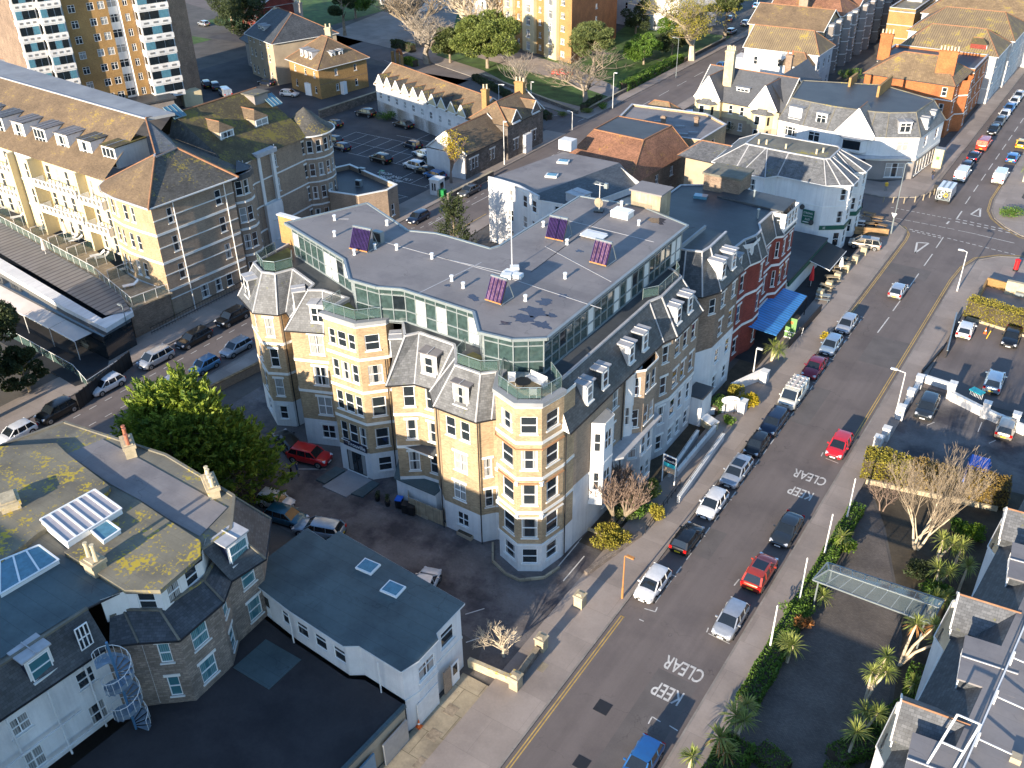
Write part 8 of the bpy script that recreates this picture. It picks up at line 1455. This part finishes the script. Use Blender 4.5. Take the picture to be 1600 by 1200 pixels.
# stone piers and low walls by the pavement
for i, (u, v, lb) in enumerate(((906, 948, 'square stone pier nearest the white bay lines beside the hotel'), (846, 1015, 'square stone pier behind the pale contorted shrub'), (806, 1075, 'square stone pier at the corner of the cracked concrete apron'))):
    x, y = G(u, v, 0); simple('stone_pier', lb, 'pier', lambda m, x=x, y=y: (m.obox(x, y, 0, .75, .75, 1.25, 0, 'chimney_stone'), m.obox(x, y, 1.25, .88, .88, .16, 0, 'chimney_stone'), m.obox(x, y, 1.41, .6, .6, .1, 0, 'chimney_stone', .5)), 'stone piers along the pavement')
wall_thing('stone_wall', 'low dark stone wall between the two lower stone piers', G(812, 1062), G(840, 1022), .35, .7, 'stone_wall', 'concrete', 0); wall_thing('stone_wall', 'low lit wall running from the garage to the corner pier', G(733, 1040), G(798, 1068), .35, .8, 'chimney_stone', None, 0); wall_thing('stone_wall', 'rough low stone wall between the hotel shrubs and the parking bay', G(915, 900), G(1000, 838), .4, .5, 'stone_rubble', None, 0); wall_thing('kerb_wall', 'pale edging wall between the parking bay and the shrubs', G(905, 822), G(972, 850), .25, .25, 'concrete', None, 0); wall_thing('stone_wall', 'long dark retaining wall beside the ochre villa', G(500, 185), G(590, 155), .5, 1.6, 'stone_wall', 'concrete', 0); wall_thing('stone_wall', 'dark wall along the pavement past the stone schoolhouse', G(770, 272, .5), G(700, 308, .5), .4, 1.0, 'stone_wall', 'concrete', 0)
wall_thing('stone_wall', 'garden wall of the lawn along the shaded road', (-95, 166), (-128, 179.6), .4, .8, 'stone_wall', 'concrete', 0); wall_thing('stone_wall', 'garden wall of the lawn along the sunny far road', (-94.3, 169), (-94.6, 240), .4, .7, 'stone_wall', 'concrete', 0)
# white walls and piers of the right hand car parks
for i, (u, v, h_, lb) in enumerate(((1405, 655, 1.6, 'white pier with a number plaque beside the street lamp'), (1420, 628, 1.5, 'white pier, second up from the numbered one'), (1434, 606, 1.5, 'white pier beside the front of the dark grey estate'), (1369, 702, 1.5, 'white pier left of the car park entrance by the hedge, the nearer one'), (1382, 688, 1.5, 'white pier left of the car park entrance by the hedge, the farther one'), (1484, 622, 1.9, 'tall white pier at the left end of the teal gate wall'), (1537, 652, 1.8, 'white pier in the middle of the teal gate wall'), (1583, 668, 1.7, 'white pier at the right end of the teal gate wall'))):
    x, y = G(u, v, 0); simple('wall_pier', lb, 'pier', lambda m, x=x, y=y, h_=h_: (m.obox(x, y, 0, .7, .7, h_, 0, 'render_white'), m.obox(x, y, h_, .8, .8, .12, 0, 'trim_white'), m.obox(x, y - .36, .9, .3, .03, .25, 0, 'chimney_stone') if h_ == 1.6 else None), 'white piers of the car park walls')
for a, b, h_, lb in ((G(1405, 655), G(1440, 596), .8, 'low white wall between the numbered pier and the next ones'), (G(1366, 705), G(1386, 682), .8, 'short low white wall beside the tall hedge'), (G(1484, 625), G(1537, 652), 1.0, 'white wall below the teal gate'), (G(1537, 652), G(1600, 680), 1.0, 'white wall behind the champagne hatchback'), (G(1440, 596), G(1484, 610), .8, 'white wall behind the dark grey estate')): wall_thing('low_wall', lb, a, b, .35, h_, 'render_white', 'trim_white', 0, group='low white walls of the car parks')
wall_thing('boundary_wall', 'cream kerb wall at the foot of the long clipped hedge', (-11.2, 116.9), (8, 113.9), .25, .35, 'chimney_stone', None, 0); wall_thing('boundary_wall', 'low black railing panel on the pavement side of the upper car park', G(1477, 560), G(1492, 500), .12, .9, 'metal_dark', 'metal_grey', .1); wall_thing('boundary_wall', 'low dark wall below the black railing panel', G(1440, 585), G(1472, 548), .2, .5, 'metal_dark', None, .1); wall_thing('boundary_wall', 'low garden wall under the birch', (-12.2, 77.8), (-1, 80.0), .25, .5, 'chimney_stone', None, 0)
def f_tg(m):
    a, b = G(1512, 628, 0), G(1530, 637, 0); m.beam((*a, 1.75), (*b, 1.75), .9, .1, 'teal')
    for k in range(9): t = k / 8; m.beam((a[0] + (b[0] - a[0]) * t, a[1] + (b[1] - a[1]) * t, 1.0), (a[0] + (b[0] - a[0]) * t, a[1] + (b[1] - a[1]) * t, 1.7), .05, .05, 'metal_white')
simple('teal_gate', 'small teal topped barred panel over the white wall', 'gate', f_tg)
# blue covered van
gx, gy = G(1527, 735, .8); t = car('mpv', 'blue', gx, gy, .05, 'vehicle wrapped in a bright blue tarpaulin behind the birch', None, 'covered_van', z=.02, cat='van'); m = MB(); m.hexa([(-1.0, -2.2, .55), (1.0, -2.2, .55), (1.0, 2.1, .6), (-1.0, 2.1, .6)], [(-.82, -1.9, 1.72), (.82, -1.9, 1.72), (.8, 1.1, 1.7), (-.8, 1.1, 1.7)], 'blue_tarp'); o = m.build('tarpaulin', loc=(0, 0, 0)); o.parent = t
# glass canopy over the hotel drive
def canopy():
    z = 2.9; Pq = [G(1270, 906, z), G(1293, 879, z), G(1500, 950, z), G(1490, 985, z), G(1440, 972, z)]; t = thing('glass_canopy', 'long glass entrance canopy spanning the drive of the lilac hotel', 'canopy', (*Pq[0], 0)); m = MB()
    A, B = Vector((*G(1270, 906, z), z)), Vector((*G(1455, 975, z), z)); C, D = Vector((*G(1293, 879, z), z)), Vector((*G(1475, 938, z), z)); up = Vector((0, 0, .45)); E1, F1 = (A + C) / 2 + up + (B - A) * .07, (B + D) / 2 + up
    m.face([A, B, F1, E1], 'glass_canopy'); m.face([D, C, E1, F1], 'glass_canopy'); m.face([C, A, E1], 'glass_canopy'); m.build('glass_roof', t); f_ = MB()
    for p, q in ((A, B), (C, D), (A, C), (E1, F1), (A, E1), (C, E1), (B, D)): f_.beam(p, q, .1, .12, 'metal_grey')
    for i in range(1, 9): k = i / 9; f_.beam(A.lerp(B, k), E1.lerp(F1, k), .06, .06, 'metal_grey'); f_.beam(C.lerp(D, k), E1.lerp(F1, k), .06, .06, 'metal_grey')
    for p in (A.lerp(B, .05), A.lerp(B, .95), C.lerp(D, .05), C.lerp(D, .95)): f_.tube((p.x, p.y, 0), p, .07, .07, 8, 'metal_grey')
    f_.build('frame', t)
canopy()
# junction side: post box, bollards, signs, pub garden
def f_pb2(m): x, y = G(1586, 424, 0); m.lathe(x, y, [(.34, .1), (.34, .35)], 14, 'black'); m.lathe(x, y, [(.3, .35), (.3, 1.55), (.37, 1.58), (.37, 1.7), (.2, 1.82), (.02, 1.86)], 14, 'red')
simple('post_box', 'bright red pillar box on the corner pavement', 'post box', f_pb2)
for i, (u, v) in enumerate(((1380, 316), (1395, 317), (1412, 318), (1429, 316), (1442, 313), (1452, 309), (1459, 304))):
    x, y = G(u, v, 0); m = MB(); m.lathe(x, y, [(.09, 0), (.09, .9), (.05, 1.0)], 8, 'concrete'); tag(m.build('bollard'), ('leftmost pale bollard, still in the shade of the shops', 'pale bollard next to the shaded one at the junction', 'third pale bollard from the left at the junction', 'middle pale bollard directly right of the tall lamp column', 'fifth pale bollard from the left by the kerb bend', 'sixth pale bollard, beside the green street cabinet', 'rightmost pale bollard, behind the open lorry')[i], 'bollard', 'bollards at the closed side road')
def f_tri(m): x, y = G(1391, 366, 0); m.tube((x, y, 0), (x, y, 3.2), .05, .05, 6, 'metal_grey'); m.hexa([(x - .4, y - .1, 3.3), (x + .4, y - .1, 3.3), (x, y - .1, 2.6)], [(x - .4, y - .15, 3.3), (x + .4, y - .15, 3.3), (x, y - .15, 2.6)], 'pvc')
simple('give_way_sign', 'triangular give way sign on a grey post at the pub corner', 'road sign', f_tri)
def f_cab(m): x, y = G(1463, 262, 0); m.obox(x, y, .12, 1.5, 1.3, 3.2, 0, 'render_cream'); m.obox(x, y - .66, 1.6, .5, .03, .5, 0, 'sign_lime'); m.obox(x, y, 3.32, 1.6, 1.4, .1, 0, 'metal_grey')
simple('advert_kiosk', 'cream boxed kiosk with a green emblem on the pavement beyond the shops', 'kiosk', f_cab)
def f_cab2(m): x, y = G(1462, 300, 0); m.obox(x, y, .12, .7, 1.5, 1.3, 0, 'metal_dark'); m.obox(x, y, 1.42, .75, 1.55, .06, 0, 'gutter')
simple('street_cabinet', 'dark green street cabinet left of the open lorry', 'cabinet', f_cab2)
def f_kiosk(m):
    x, y = G(684, 303, 0); m.obox(x, y, 0, 1.7, 1.9, 2.6, .1, 'render_white'); m.obox(x, y, 2.6, 1.9, 2.1, .14, .1, 'trim_white'); m.obox(x + .9, y + .1, 1.1, .04, .9, 1.0, .1, 'glass_dark'); m.obox(x - .2, y - 1.0, .9, .25, .04, 1.2, .1, 'glass_dark'); m.obox(x + .25, y - .97, .9, .25, .04, 1.2, .1, 'glass_dark')
simple('ticket_kiosk', 'small white ticket kiosk at the car park exit', 'kiosk', f_kiosk)
def f_gb(m): x, y = G(692, 308, 0); m.obox(x, y, 0, 1.0, .8, 1.3, 0, 'box_green'); m.obox(x - .6, y - .2, 0, .3, .6, 1.2, 0, 'chimney_stone')
simple('green_bin', 'bright green bin standing by the white kiosk', 'bin', f_gb)
def parasol(u, v, z0, h_, mat, label, closed=True):
    x, y = G(u, v, z0); t = thing('closed_parasol', label, 'parasol', (x, y, z0)); m = MB(); m.tube((0, 0, 0), (0, 0, h_), .03, .03, 6, 'metal_white'); m.lathe(0, 0, [(.3, 0), (.28, .08)], 10, 'metal_dark'); o = m.build('pole', loc=(0, 0, 0)); o.parent = t
    m = MB(); m.lathe(0, 0, [(.32, h_ * .32), (.3, h_ * .42), (.2, h_ * .7), (.08, h_ * .95), (.02, h_)], 10, mat); o = m.build('canopy', loc=(0, 0, 0)); o.parent = t
parasol(1266, 448, .02, 3.1, 'red', 'tall closed red parasol on the pub terrace'); parasol(1313, 422, .8, 1.9, 'pvc', 'closed white parasol over the grey picnic tables')
for i, (u, v, lb) in enumerate(((72, 398, 'closed cream parasol on the roof terrace left of the other two'), (105, 372, 'closed cream parasol between the loungers on the roof terrace'), (147, 380, 'closed cream parasol nearest the curved bay of the balcony hotel'))): parasol(u, v, 3.9, 2.5, 'canvas', lb)
def lounger(u, v, a_, label):
    x, y = G(u, v, 4.0); t = thing('sun_lounger', label, 'sun lounger', (x, y, 3.88), a_, 'white loungers on the roof terrace'); m = MB(); m.box(-.33, -1.0, .28, .33, .4, .36, 'pvc'); o = m.build('seat', loc=(0, 0, 0)); o.parent = t
    m = MB(); m.hexa([(-.33, .4, .28), (.33, .4, .28), (.33, .4, .36), (-.33, .4, .36)], [(-.33, 1.0, .75), (.33, 1.0, .75), (.33, .98, .83), (-.33, .98, .83)], 'pvc'); o = m.build('backrest', loc=(0, 0, 0)); o.parent = t; m = MB()
    for sx in (-.28, .28):
        for sy in (-.8, .3): m.tube((sx, sy, 0), (sx, sy, .3), .025, .025, 5, 'pvc')
    o = m.build('leg_frame', loc=(0, 0, 0)); o.parent = t
for i, (u, v, lb) in enumerate(((28, 340, 'white lounger at the far left of the roof terrace'), (74, 357, 'white lounger, left of the first pair on the terrace'), (80, 355, 'white lounger, right of the first pair on the terrace'), (112, 374, 'white lounger, left of the middle pair on the terrace'), (119, 376, 'white lounger, right of the middle pair on the terrace'), (153, 400, 'white lounger, farther of the pair below the closed parasol'), (160, 403, 'white lounger, nearer of the pair below the closed parasol'), (200, 421, 'white lounger beside the curved bay windows'), (205, 447, 'white lounger at the near end of the roof terrace'))): lounger(u, v, -.5, lb)
def picnic(u, v, mat, label, rz=0, z=.1):
    x, y = G(u, v, .7); t = thing('picnic_table', label, 'picnic table', (x, y, z), rz, 'picnic tables outside the pub'); m = MB(); m.box(-.9, -.38, .7, .9, .38, .76, mat); o = m.build('table_top', loc=(0, 0, 0)); o.parent = t
    for s_ in (-1, 1): m = MB(); m.box(-.9, s_ * .75 - .13, .42, .9, s_ * .75 + .13, .47, mat); o = m.build('bench', loc=(0, 0, 0)); o.parent = t
    m = MB()
    for sx in (-.65, .65): m.beam((sx, -.75, 0), (sx, .2, .72), .08, .08, mat); m.beam((sx, .75, 0), (sx, -.2, .72), .08, .08, mat); m.beam((sx, -.8, .42), (sx, .8, .42), .07, .07, mat)
    o = m.build('legs', loc=(0, 0, 0)); o.parent = t
for i, (u, v, mt, lb) in enumerate(((1358, 334, 'wood', 'tan picnic table at the back left of the fenced pub corner'), (1370, 340, 'wood', 'tan picnic table at the back right of the fenced pub corner'), (1362, 350, 'wood', 'tan picnic table in the middle of the fenced pub corner'), (1376, 352, 'wood', 'tan picnic table beside the road sign in the pub corner'), (1342, 346, 'canvas', 'picnic table with a pale top against the pub wall'), (1333, 337, 'canvas', 'pale topped picnic table in the shade behind the pub bay'),
        (1324, 405, 'concrete', 'grey picnic table at the far end of the long pub terrace'), (1312, 418, 'concrete', 'grey picnic table under the closed white parasol'), (1301, 433, 'concrete', 'grey picnic table below the white parasol'), (1292, 447, 'concrete', 'grey picnic table near the metal chairs'), (1286, 462, 'metal_grey', 'dark metal table nearest the street lantern of the terrace'))): picnic(u, v, mt, lb, .25 * (i % 3), .1)
wall_thing('timber_fence', 'yellow timber fence round the pub corner tables', G(1334, 366), G(1387, 370), .2, 1.1, 'wood', None, .1, 'fence')
for i in range(6):
    x, y = G(1355 - i * 14 * .98 - 6, 398 + i * 13.6, 0); simple('brick_pier', ('tan brick pier of the pub terrace beside the silver people carrier', 'tan brick pier, second along the pub terrace edge', 'tan brick pier, third along the pub terrace edge', 'tan brick pier level with the white parasol', 'tan brick pier level with the red parasol', 'tan brick pier beside the yellow green planter')[i], 'pier', lambda m, x=x, y=y: m.obox(x, y, .1, .8, .8, 1.1, 0, 'chimney_stone'), 'brick piers of the pub terrace')
wall_thing('terrace_railing', 'dark railing along the pavement below the brick piers', G(1282, 488), G(1232, 545), .1, 1.1, 'metal_dark', None, .1, 'railing')
def f_ab(m):
    a, b = Vector((*G(1225, 525, .2), .12)), Vector((*G(1241, 529, .2), .12)); up = Vector((-.05, .35, 2.5)); w = (b - a); n_ = Vector((w.y, -w.x, 0)).normalized() * .06; m.hexa([a, b, b + n_, a + n_], [a + up, b + up, b + up + n_, a + up + n_], 'sign_lime')
    for t0, t1, k0, k1 in ((.28, .33, 0, 1), (.0, .06, 0, 1), (.15, .21, .4, .7)): m.hexa([a + w * k0 + up * t0 + n_, a + w * k1 + up * t0 + n_, a + w * k1 + up * t0 + n_ * 1.4, a + w * k0 + up * t0 + n_ * 1.4], [a + w * k0 + up * t1 + n_, a + w * k1 + up * t1 + n_, a + w * k1 + up * t1 + n_ * 1.4, a + w * k0 + up * t1 + n_ * 1.4], 'pvc')
    m.hexa([a + w * .35 + up * .72 + n_, a + w * .65 + up * .72 + n_, a + w * .65 + up * .72 + n_ * 1.4, a + w * .35 + up * .72 + n_ * 1.4], [a + w * .35 + up * .84 + n_, a + w * .65 + up * .84 + n_, a + w * .65 + up * .84 + n_ * 1.4, a + w * .35 + up * .84 + n_ * 1.4], 'orange')
simple('advert_board', 'tall lime green advertising board by the blue canopy', 'sign', f_ab)
def f_ab3(m): x, y = G(1247, 525, 0); m.beam((x, y, .12), (x + .1, y + .2, 1.1), .5, .04, 'black'); m.beam((x + .35, y + .1, .12), (x + .4, y + .3, 1.1), .04, .04, 'pvc')
simple('chalk_board', 'small black chalk board leaning beside the lime green sign', 'sign', f_ab3)
def f_corner(m):
    for a, b, h_ in (((-11.0, 120.2), (-11.0, 127.5), 1.0), ((-11.0, 127.5), (-4.0, 126.4), 1.3)): m.beam((*a, h_ / 2), (*b, h_ / 2), .25, h_, 'brick_ochre')
    m.box(-8.6, 126.3, 0, -3.8, 126.9, 1.9, 'chimney_stone'); m.obox(-6.8, 125.8, .5, 1.0, .5, .4, 0, 'metal_grey')
simple('yard_wall', 'cream and dark yard walls behind the clipped hedge at the corner', 'wall', f_corner)
# forecourt things
def bin_(u, v, col, label, mat2='black'):
    x, y = G(u, v, .5); t = thing('wheelie_bin', label, 'bin', (x, y, .004), .3, 'bins beside the hotel entrance'); m = MB(); m.obox(0, 0, .1, .55, .65, .9, 0, mat2, 1.1); o = m.build('body', loc=(0, 0, 0)); o.parent = t; m = MB(); m.obox(0, 0, 1.0, .64, .76, .09, 0, col); o = m.build('lid', loc=(0, 0, 0)); o.parent = t; m = MB(); m.tube((-.26, .3, .1), (.26, .3, .1), .1, .1, 10, 'rubber'); o = m.build('wheel', loc=(0, 0, 0)); o.parent = t
bin_(624, 786, 'blue_tarp', 'wheelie bin with a blue lid below the hotel porch'); bin_(634, 794, 'black', 'all black wheelie bin next to the blue lidded one'); bin_(644, 797, 'black', 'black wheelie bin nearest the timber bin screen')
def topiary(u, v, label): x, y = G(u, v, 0); t = shrub(label, x, y, 1.5, .35, 'leaf_dark', int(u), 260, leaf=.12, name='potted_topiary', group='pots beside the hotel entrance', cat='potted plant'); m = MB(); m.lathe(0, 0, [(.2, 0), (.28, .45), (.3, .5)], 10, 'black'); o = m.build('pot', loc=(0, 0, 0)); o.parent = t
topiary(590, 782, 'slim potted topiary left of the entrance post'); topiary(606, 790, 'slim potted topiary right of the entrance post')
def f_scr(m):
    P4 = [G(640, 780), G(640, 800), G(693, 822), G(700, 805)]
    for a, b in zip(P4, P4[1:]):
        L = math.hypot(b[0] - a[0], b[1] - a[1]); k = max(1, int(L / .14))
        for i in range(k): t = (i + .5) / k; m.obox(a[0] + (b[0] - a[0]) * t, a[1] + (b[1] - a[1]) * t, .05, .12, .05, 1.7, math.atan2(b[1] - a[1], b[0] - a[0]), 'wood_pale')
        m.beam((*a, 1.4), (*b, 1.4), .05, .1, 'wood_pale'); m.beam((*a, .4), (*b, .4), .05, .1, 'wood_pale')
simple('bin_screen', 'pale vertical board screen round the bins below the lean-to roof', 'fence', f_scr)
for i, (u, v, s_, lb) in enumerate(((662, 806, 1.3, 'pale timber pallet lying beside the bin screen'), (695, 818, .8, 'square planter at the right end of the bin screen'), (727, 838, 1.6, 'long stone trough planter under the ground floor window'))): x, y = G(u, v, 0); simple('planter' if i else 'pallet', lb, 'planter' if i else 'pallet', lambda m, x=x, y=y, s_=s_: (m.obox(x, y, 0, s_, .5, .35, -.05, 'render_beige'), m.obox(x, y, .35, s_ - .15, .35, .04, -.05, 'soil')))
def cone(u, v, mat, label): x, y = G(u, v, 0); m = MB(); m.obox(x, y, .0 if u > 1000 else .05, .4, .4, .05, 0, mat); m.lathe(x, y, [(.17, .05), (.11, .35)], 10, mat); m.lathe(x, y, [(.11, .35), (.085, .5)], 10, 'pvc'); m.lathe(x, y, [(.085, .5), (.03, .78)], 10, mat); tag(m.build('traffic_cone'), label, 'traffic cone')
cone(655, 1136, 'orange', 'orange cone by the garage doors'); cone(603, 1184, 'yellow', 'yellow cone at the lower garage door'); cone(1539, 521, 'orange', 'orange and white cone beside the yellow post in the upper car park')
def f_yp(m): x, y = G(1541, 530, 0); m.beam((x, y, .05), (x + .2, y + .6, .9), .08, .08, 'yellow')
simple('leaning_post', 'short yellow post leaning next to the orange and white cone', 'post', f_yp)
def f_low(m):
    P4 = [G(770, 850), G(770, 878), G(790, 898), G(812, 908), G(850, 904), G(874, 888)]
    for a, b in zip(P4, P4[1:]): m.beam((*a, .12), (*b, .12), .18, .24, 'concrete')
simple('low_kerb', 'low pale kerb curving round the foot of the bay tower', 'kerb', f_low)
def f_df(m):
    a, b = G(125, 640), G(207, 572); k = 14
    m.beam((*a, 1.0), (*b, 1.0), .1, 1.9, 'black')
    for i in range(k + 1): t = i / k; m.beam((a[0] + (b[0] - a[0]) * t, a[1] + (b[1] - a[1]) * t, 0), (a[0] + (b[0] - a[0]) * t, a[1] + (b[1] - a[1]) * t, 2.05), .14, .1, 'black')
simple('dark_fence', 'tall black boarded fence between the restaurant terrace and side street', 'fence', f_df)
def f_sf(m):
    for i in range(40):
        for j in range(3): t = i / 40; x = -94.8; y = 66 + i * .33
    for y0, y1 in ((60.5, 77), (78, 97)):
        for zz in (.4, 1.1): m.beam((-94.0, y0, zz), (-94.0, y1, zz), .05, .06, 'metal_dark')
        k = int((y1 - y0) / .45)
        for i in range(k + 1): m.tube((-94.0, y0 + i * .45, 0), (-94.0, y0 + i * .45, 1.2), .02, .02, 4, 'metal_dark')
simple('area_railing', 'dark iron railings along the foot of the balcony hotel', 'railing', f_sf)
wall_thing('garden_wall', 'wooden topped wall between the side street and the hotel forecourt', (-78.0, 50), (-76.4, 63.4), .3, 1.0, 'brick_tan', 'wood', 0)
wall_thing('garden_wall', 'low brick wall behind the stone villa along the side street', (-78.0, 34), (-78.0, 49.5), .3, 1.0, 'brick_tan', 'concrete', 0)
def f_gate(m):
    x, y = -151.5, 178.5
    for dx in (-2.6, 0, 2.2): m.obox(x + dx * .9, y - dx * .4, 0, .6, .6, 2.8 if dx else 3.0, -.4, 'brick_ochre')
    for j in range(8): a0, a1 = j * PI / 8, (j + 1) * PI / 8; m.beam((x + 1.0 + math.cos(a0), y - .4 - math.cos(a0) * .4, 2.8 + math.sin(a0)), (x + 1.0 + math.cos(a1), y - .4 - math.cos(a1) * .4, 2.8 + math.sin(a1)), .5, .4, 'brick_orange')
simple('arched_gateway', 'brick gateway with a round arch behind the mews row', 'gateway', f_gate)
# terrace furniture on the tower
def f_bench(m): m.obox(-33.6, 53.2, 17.45, 1.7, .55, .06, -.15, 'metal_white'); m.obox(-33.55, 53.5, 17.5, 1.7, .07, .5, -.15, 'metal_white'); [m.obox(-33.6 + dx, 53.2, 17.05, .08, .5, .42, -.15, 'metal_white') for dx in (-.8, .8)]; [m.obox(-33.6 + dx, 53.2, 17.5, .07, .55, .25, -.15, 'metal_white') for dx in (-.8, .8)]
simple('garden_bench', 'white bench with a pierced back on the bay tower terrace', 'bench', f_bench)
for i, (x, y, rz, lb) in enumerate(((-35.3, 52.3, .6, 'white armchair at the left rail of the tower terrace'), (-32.9, 51.6, -2.6, 'white armchair at the front rail of the tower terrace'))):
    t = thing('garden_chair', lb, 'chair', (x, y, 17.06), rz, 'white chairs on the tower terrace'); m = MB(); m.box(-.3, -.3, .4, .3, .3, .45, 'metal_white'); o = m.build('seat', loc=(0, 0, 0)); o.parent = t; m = MB(); m.box(-.3, .25, .45, .3, .31, .95, 'metal_white'); o = m.build('backrest', loc=(0, 0, 0)); o.parent = t
    for sx in (-.27, .27):
        for sy in (-.27, .27): m = MB(); m.tube((sx, sy, 0), (sx, sy, .62), .03, .03, 5, 'metal_white'); o = m.build('leg', loc=(0, 0, 0)); o.parent = t
        m = MB(); m.box(sx - .04, -.3, .62, sx + .04, .3, .66, 'metal_white'); o = m.build('armrest', loc=(0, 0, 0)); o.parent = t
def f_tab(m): m.lathe(-34.2, 52.2, [(.25, 17.06), (.05, 17.1), (.05, 17.7), (.65, 17.72), (.65, 17.77)], 8, 'metal_dark')
simple('garden_table', 'dark low table in the middle of the tower terrace', 'table', f_tab)
def f_lb(m): m.obox(-34.9, 53.5, 17.06, 1.5, .9, .35, .5, 'metal_grey')
simple('storage_box', 'flat grey lidded box by the penthouse door on the tower terrace', 'box', f_lb)
for u, v, lb in ((543, 205, 'squat air conditioning unit left of the other on the wing roof'), (566, 268, 'boxed air conditioning unit on the flat roofed wing of the balcony hotel')): x, y = G(u, v, 5.0) if u == 566 else (-97.5, 103.5); simple('roof_cooler', lb, 'air conditioner', lambda m, x=x, y=y: (m.obox(x, y, 4.62, 1.0, .6, 1.0, .2, 'metal_grey'), m.obox(x, y - .32, 4.8, .7, .02, .7, .2, 'metal_dark')))
# people
def person_mesh(seed, coat, legs, pose):
    g = random.Random(seed); J = dict(pelvis=(0, 0, .95), chest=(0, 0, 1.3), neck=(0, .01, 1.5), head=(0, .03, 1.62), crown=(0, .02, 1.72)); st = .22 if pose == 'walk' else .05
    J.update(hl=(-.1, 0, .9), kl=(-.11, st * .8, .5), al=(-.11, st * .3, .09), tl=(-.11, st * .3 + .16, .05), hr=(.1, 0, .9), kr=(.11, -st * .2, .5), ar=(.11, -st, .1), tr=(.11, -st + .15, .05), sl=(-.19, 0, 1.42), el=(-.25, -.04, 1.14), wl=(-.24, .1 if pose != 'hold' else .26, .92 if pose != 'hold' else 1.12), hnl=(-.23, .13 if pose != 'hold' else .33, .84 if pose != 'hold' else 1.14), sr=(.19, 0, 1.42), er=(.25, -.02, 1.14), wr=(.24, .02, .92), hnr=(.23, .06, .84))
    E = [('pelvis', 'chest'), ('chest', 'neck'), ('neck', 'head'), ('head', 'crown'), ('pelvis', 'hl'), ('hl', 'kl'), ('kl', 'al'), ('al', 'tl'), ('pelvis', 'hr'), ('hr', 'kr'), ('kr', 'ar'), ('ar', 'tr'), ('chest', 'sl'), ('sl', 'el'), ('el', 'wl'), ('wl', 'hnl'), ('chest', 'sr'), ('sr', 'er'), ('er', 'wr'), ('wr', 'hnr')]
    rad = dict(pelvis=.15, chest=.17, neck=.06, head=.1, crown=.075, hl=.1, kl=.07, al=.05, tl=.045, hr=.1, kr=.07, ar=.05, tr=.045, sl=.08, el=.055, wl=.04, hnl=.035, sr=.08, er=.055, wr=.04, hnr=.035)
    ks = list(J); me = bpy.data.meshes.new('person'); me.from_pydata([J[k] for k in ks], [(ks.index(a), ks.index(b)) for a, b in E], []); o = bpy.data.objects.new('tmp', me); COL.objects.link(o); md = o.modifiers.new('skin', 'SKIN')
    for i, k in enumerate(ks): sv = me.skin_vertices[0].data[i]; sv.radius = (rad[k], rad[k] * (.75 if k in ('pelvis', 'chest') else 1)); sv.use_root = (k == 'pelvis')
    o.modifiers.new('sub', 'SUBSURF').levels = 1; dg = bpy.context.evaluated_depsgraph_get(); m2 = bpy.data.meshes.new_from_object(o.evaluated_get(dg)); bpy.data.objects.remove(o)
    m2.materials.clear()
    for q in (coat, legs, 'skin', 'black'): m2.materials.append(MATS[q])
    for p in m2.polygons: c = p.center; hand = math.hypot(c.x, 0) > .19 and c.z < .93 and c.z > .78 or (pose == 'hold' and c.y > .28); p.material_index = 2 if c.z > 1.5 or hand else (0 if c.z > .86 else (1 if c.z > .12 else 3)); p.use_smooth = True
    return m2
def person(u, v, coat, legs, pose, rz, label, seed, z=.02):
    x, y = G(u, v, 0); o = bpy.data.objects.new('person', person_mesh(seed, coat, legs, pose)); COL.objects.link(o); o.location = (x, y, z); o.rotation_euler = (0, 0, rz); tag(o, label, 'person')
    m = MB(); m.lathe(0, 0, [(.115, 1.6), (.125, 1.68), (.1, 1.76), (.03, 1.79)], 10, 'hair'); h2 = m.build('hair', loc=(0, 0, 0)); h2.parent = o; h2.location = (0, .0, 0)
    m = MB(); m.obox(0, .13, 1.6, .03, .04, .05, 0, 'skin'); m.obox(-.04, .115, 1.65, .025, .02, .015, 0, 'black'); m.obox(.04, .115, 1.65, .025, .02, .015, 0, 'black'); m.obox(0, .12, 1.555, .05, .015, .012, 0, 'red'); f2 = m.build('face', loc=(0, 0, 0)); f2.parent = o
person(457, 749, 'cloth_black', 'cloth_black', 'stand', 2.6, 'person in a long black coat and dark trousers standing behind the red SUV', 1); person(466, 744, 'cloth_blue', 'cloth_grey', 'hold', -.6, 'person in a dark jacket bending towards the red SUV beside the one in black', 2)
person(1338, 322, 'cloth_black', 'cloth_black', 'walk', 1.2, 'person in black walking in the shade left of the pub corner tables', 3); person(1345, 325, 'cloth_blue', 'cloth_black', 'walk', 1.3, 'person in a dark blue coat walking beside the one in black', 4); person(1456, 282, 'cloth_black', 'cloth_blue', 'walk', 3.0, 'person in black top and blue jeans by the street cabinet', 5, .12)
person(1302, 392, 'cloth_black', 'cloth_grey', 'stand', 0, 'person standing in the dark pub doorway', 6); person(1383, 300, 'yellow', 'cloth_grey', 'stand', 0, 'person in a yellow jacket by the shop entrance', 7, .12)
